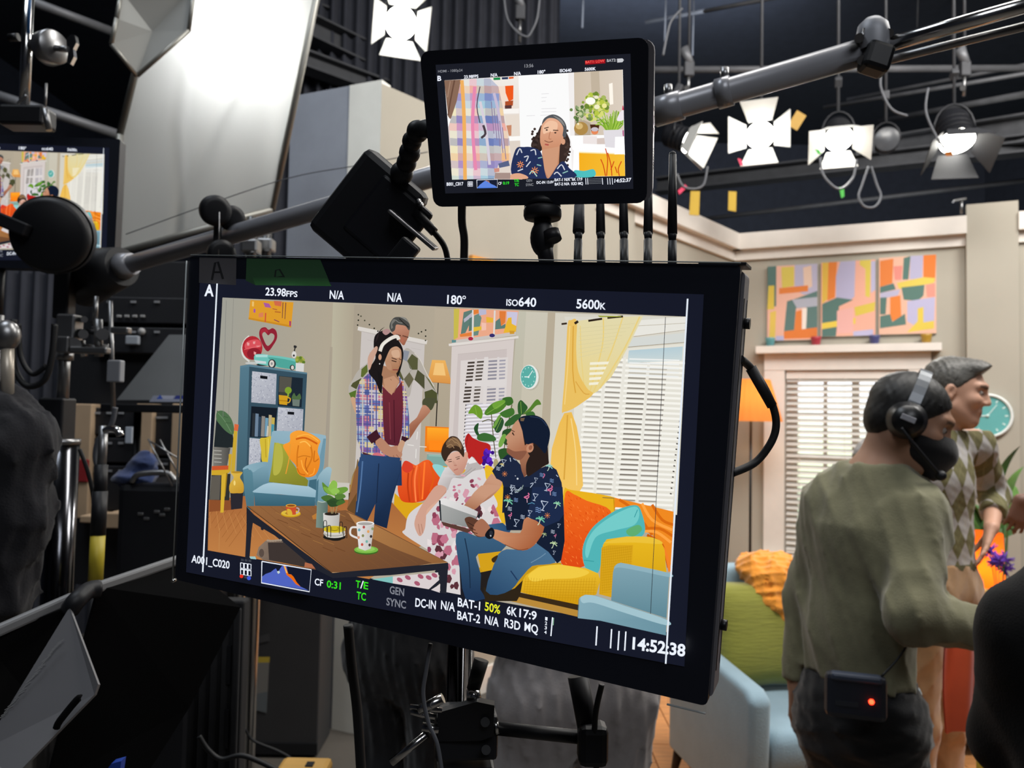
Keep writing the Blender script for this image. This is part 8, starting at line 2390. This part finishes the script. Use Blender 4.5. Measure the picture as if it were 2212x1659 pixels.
# ball head under the small monitor
def dm(px): return FM.px(px, 566).y + .03 if False else (FM.px(px, 566) - CAM).dot(_F) + .022
t = wthing('swivel_mount', 'black swivel mount holding up the small monitor', 'mount', at(1180, 566, dm(1180)))
d_ = .600
bh = [at(1172, y, d_ + (566 - y) * .0002) for y in (446, 452, 468, 476, 490, 500, 530, 545, 570)]
MB().cyl(at(1172, 440, .562), at(1172, 456, .560), .013, n=20).obj('top_plate', M_black, t)
MB().lathe([(0, .004), (.0128, .004), (.0135, .002), (.0135, -.002), (.0128, -.004), (0, -.004)], 28, at(1172, 461, .558)).obj('lock_disc', M_black, t)
MB().cyl(at(1172, 468, .558), at(1172, 492, .556), .0062, n=16).obj('neck', M_black, t)
MB().ball(at(1172, 514, .556), (.0088, .0088, .0135), 18, 12).obj('body', M_black, t)
MB().cyl(at(1190, 500, .550), at(1196, 520, .548), .006, n=12).obj('side_knob', M_black, t)
MB().cyl(at(1174, 520, .556), at(1182, 575, .555), .0062, .0052, 14).obj('stem', M_black, t)

# receiver with five antennas behind the big monitor
t = wthing('wireless_receiver', 'wireless receiver behind the big monitor with five upright black antennas', 'receiver', at(1350, 650, .60))
FM.box(.27, .41, .02, .09, .060, .085, .004).obj('body', M_black, t)
for k, (x0, y0, x1, y1) in enumerate(((1253, 445, 1247, 575), (1296, 442, 1299, 575), (1346, 442, 1349, 575), (1401, 436, 1399, 575), (1453, 330, 1452, 575))):
    d0 = dm((x0 + x1) / 2) + .062
    a, b = at(x1, 600, d0), at(x0, y0 if k < 4 else 334, d0)
    if k < 4: b = at(x0 - (x1 - x0) * .2, 345, d0 + .05)
    mid = a.lerp(b, .30)
    w = .0033 * (1.0 if k else 1.0)
    an = MB().cyl(a, mid, w * 1.0, w * 1.0, 12).obj('antenna', M_black, t)
    MB().cyl(mid, mid + (b - mid) * .10, w * .8, w * 1.08, 12).obj('hinge', M_black, an)
    MB().cyl(mid + (b - mid) * .08, b, w * 1.12, w * .82, 12).obj('whip', M_black, an)
    MB().ball(b, w * .82).obj('tip', M_black, an)
    if k == 0:
        MB().cyl(mid + (b - mid) * .10, mid + (b - mid) * .42, w * 1.45, w * 1.25, 12).obj('tape_wrap', mat('dark_grey_tape', '2a2b30', .7), an)

# black battery box with its friction arm
BX = _R * math.cos(math.radians(52)) + _U * math.sin(math.radians(52)); BY = -_R * math.sin(math.radians(40)) + _U * math.cos(math.radians(40))
c_ = at(794, 455, .625)
BX = (at(805, 333, .62) - at(668, 510, .635)).normalized(); BN = _F + _R * -.10; BN = (BN - BX * BN.dot(BX)).normalized(); BYv = BN.cross(BX)
BRm = Matrix(((BX.x, BN.x, BYv.x), (BX.y, BN.y, BYv.y), (BX.z, BN.z, BYv.z)))
t = wthing('battery_box', 'black rounded battery box tilted beside the small monitor', 'battery', at(790, 560, .62))
MB().box(at(798, 458, .628), (.080, .024, .061), BRm, .006).obj('body', mat('matte_black_box', '101116', .5, var=.08), t)
MB().box(at(838, 478, .618), (.055, .006, .050), BRm, .003).obj('lid', mat('box_lid', '17181e', .45, var=.08), t)
MB().cyl(at(872, 390, .617), at(868, 384, .612), .0035, n=10).obj('screw', M_steel, t)
MB().box(at(893, 497, .612), (.003, .02, .046), BRm, .001).obj('bright_edge', M_steel, t)
for k in range(2):
    MB().cyl(at(905 + k * 5, 432 + k * 7, .612), at(902 + k * 5, 442 + k * 7, .610), .002, n=8).obj('pin', M_steel, t)
t = wthing('friction_arm', 'black knuckled friction arm joining the small monitor and battery box', 'arm', at(872, 380, .62))
pts = [at(940, 284, .555), at(920, 278, .565), at(902, 284, .575), at(890, 305, .585), at(885, 330, .592), at(878, 352, .600), at(868, 374, .606)]
MB().tube([pts[0], pts[1], pts[2]], .0065, 12, 4).obj('mount_stub', M_black, t)
for k, (q, r_) in enumerate(((pts[2], .0082), (pts[3], .0075), (pts[4], .0082), (pts[5], .0078), (pts[6], .0090))):
    MB().ball(q, r_, 14, 10).obj('knuckle', M_black, t)
    if k < 4: MB().cyl(q, (pts[3:] + [pts[6]])[k], .0062, n=12).obj('link', M_black, t)
MB().box(at(872, 548, .60), (.022, .012, .016), BRm, .002).obj('foot', M_black, t)
def dcable(lab, pts3, r, parts=()):
    return cable('cable', pts3, r, M_cab, lab, group='cables on the monitors')
dcable('cable plugged into the battery box curving down behind the big monitor', [at(905, 470, .615), at(925, 490, .612), at(946, 512, .61), at(962, 538, .61), at(970, 580, .612)], .0024)
tag(MB().cyl(at(898, 458, .614), at(938, 502, .611), .0042, .0036, 12).obj('cable_plug', mat('plug_grey', '1e1f23', .5)), 'dark plug of the cable at the battery box', 'plug')
dcable('straight black cable hanging from the small monitor', [at(998, 440, .57), at(998, 480, .58), at(1003, 520, .59), at(1001, 590, .60)], .0030)
cb_ = [FM.p(.4515, FM.loc(1603, 775)[1], .018)] + [at(x, y, .515) for x, y in ((1622, 795), (1650, 835), (1672, 885), (1676, 925), (1662, 962), (1630, 1000))] + [FM.p(.4510, FM.loc(1590, 1035)[1], .024)]
cable('cable', cb_, .0026, M_cab, 'black cable looping off the right side of the big monitor', group='cables on the monitors')
tag(MB().cyl(at(1622, 795, .515), at(1668, 877, .515), .0037, .0034, 12).obj('cable_sleeve', mat('sleeve_dark', '1d1d1f', .6)), 'thick rubber sleeve on the cable loop right of the big monitor', 'sleeve')

# stand under the big monitor
t = wthing('monitor_stand', 'chrome and black monitor stand with clamp under the big monitor', 'stand', (at(988, 1600, .64).x, at(988, 1600, .64).y, 0))
pb_ = at(988, 1300, .665)
MB().cyl(pb_, Vector((pb_.x, pb_.y, .05)), .0078, n=24).obj('pole', mat('dark_chrome', '3a3b3e', .12, 1.0, var=.03), t)
MB().cyl(pb_ + Vector((.012, -.004, 0)), Vector((pb_.x + .012, pb_.y - .004, .6)), .0016, n=8).obj('pole_rib', M_chrome, t)
FM.box(.20, .27, .12, .19, .058, .075, .003).obj('mount_plate', M_black, t)
MB().cyl(FM.p(.235, .155, .07), Vector((pb_.x, pb_.y, FM.p(.235, .155, .07).z)), .009, n=12).obj('mount_arm', M_black, t)
cz = at(1005, 1600, .62)
MB().box(cz + Vector((0, 0, .008)), (.048, .036, .034), Matrix.Rotation(.12, 3, 'Z'), .003).obj('clamp_block', M_black, t)
MB().box(cz + Vector((0, 0, -.030)), (.046, .034, .030), Matrix.Rotation(.12, 3, 'Z'), .003).obj('clamp_block', M_black, t)
MB().prism([at(x, y, .598) for x, y in ((945, 1540), (1030, 1516), (1068, 1524), (1066, 1590), (1040, 1600), (946, 1602))], Vector((0, .01, 0))).obj('clamp_face', mat('clamp_black', '1d1d20', .35, .3, var=.1), t)
for x, y in ((1048, 1560), (1050, 1620)):
    MB().cyl(at(x, y, .602), at(x, y, .594), .0036, n=12).obj('bolt', M_blackm, t)
for (x0, y0, x1, y1, r) in ((886, 1527, 955, 1535, .0022), (905, 1535, 957, 1508, .0040), (846, 1647, 922, 1586, .0030), (912, 1570, 948, 1576, .0036), (888, 1536, 940, 1550, .0026)):
    MB().cyl(at(x0, y0, .60), at(x1, y1, .60), r, n=12).obj('tee_handle', M_chrome, t)
MB().cyl(at(1062, 1572, .61), at(1250, 1592, .60), .0052, n=14).obj('side_rod', M_black, t)
MB().cyl(at(1070, 1560, .605), at(1074, 1584, .605), .0022, n=10).obj('pin', M_chrome, t)
MB().cyl(at(1040, 1425, .615), at(1022, 1490, .612), .0060, .0052, 14).obj('lever', mat('lever_grey', '232427', .4, .2), t)
MB().cyl(at(1022, 1488, .612), at(1024, 1514, .610), .0052, .0062, 14).obj('lever_tip', M_chrome, t)
MB().cyl(at(1248, 1460, .60), at(1275, 1600, .59), .0078, n=16).obj('hanging_tube', M_black, t)
MB().box(at(1280, 1605, .588), (.022, .022, .030), None, .005).obj('elbow_joint', M_black, t)
MB().cyl(at(1294, 1570, .585), at(1294, 1640, .585), .0060, n=14).obj('joint_knob', M_black, t)
q = Vector((pb_.x, pb_.y, .30))
for k in range(3):
    a = k * 2.094 + .9
    MB().cyl(q, q + Vector((.30 * math.cos(a), .30 * math.sin(a), -.285)), .009, n=8).obj('leg', M_black, t)
for lab, q, d, r in (('thick black cable hanging under the left part of the big monitor', ((752, 1350), (760, 1440), (772, 1540), (782, 1700)), .70, .0045), ('thin grey cable weaving past the clamp handles', ((930, 1390), (920, 1450), (914, 1500), (925, 1560), (945, 1610), (958, 1690)), .585, .0016), ('thin black cable hanging right of the hanging tube', ((1300, 1478), (1285, 1560), (1290, 1690)), .58, .0022)):
    cable('cable', [at(x, y, d) for x, y in q], r, M_cabg if 'grey' in lab else M_cab, lab, group='cables under the big monitor')
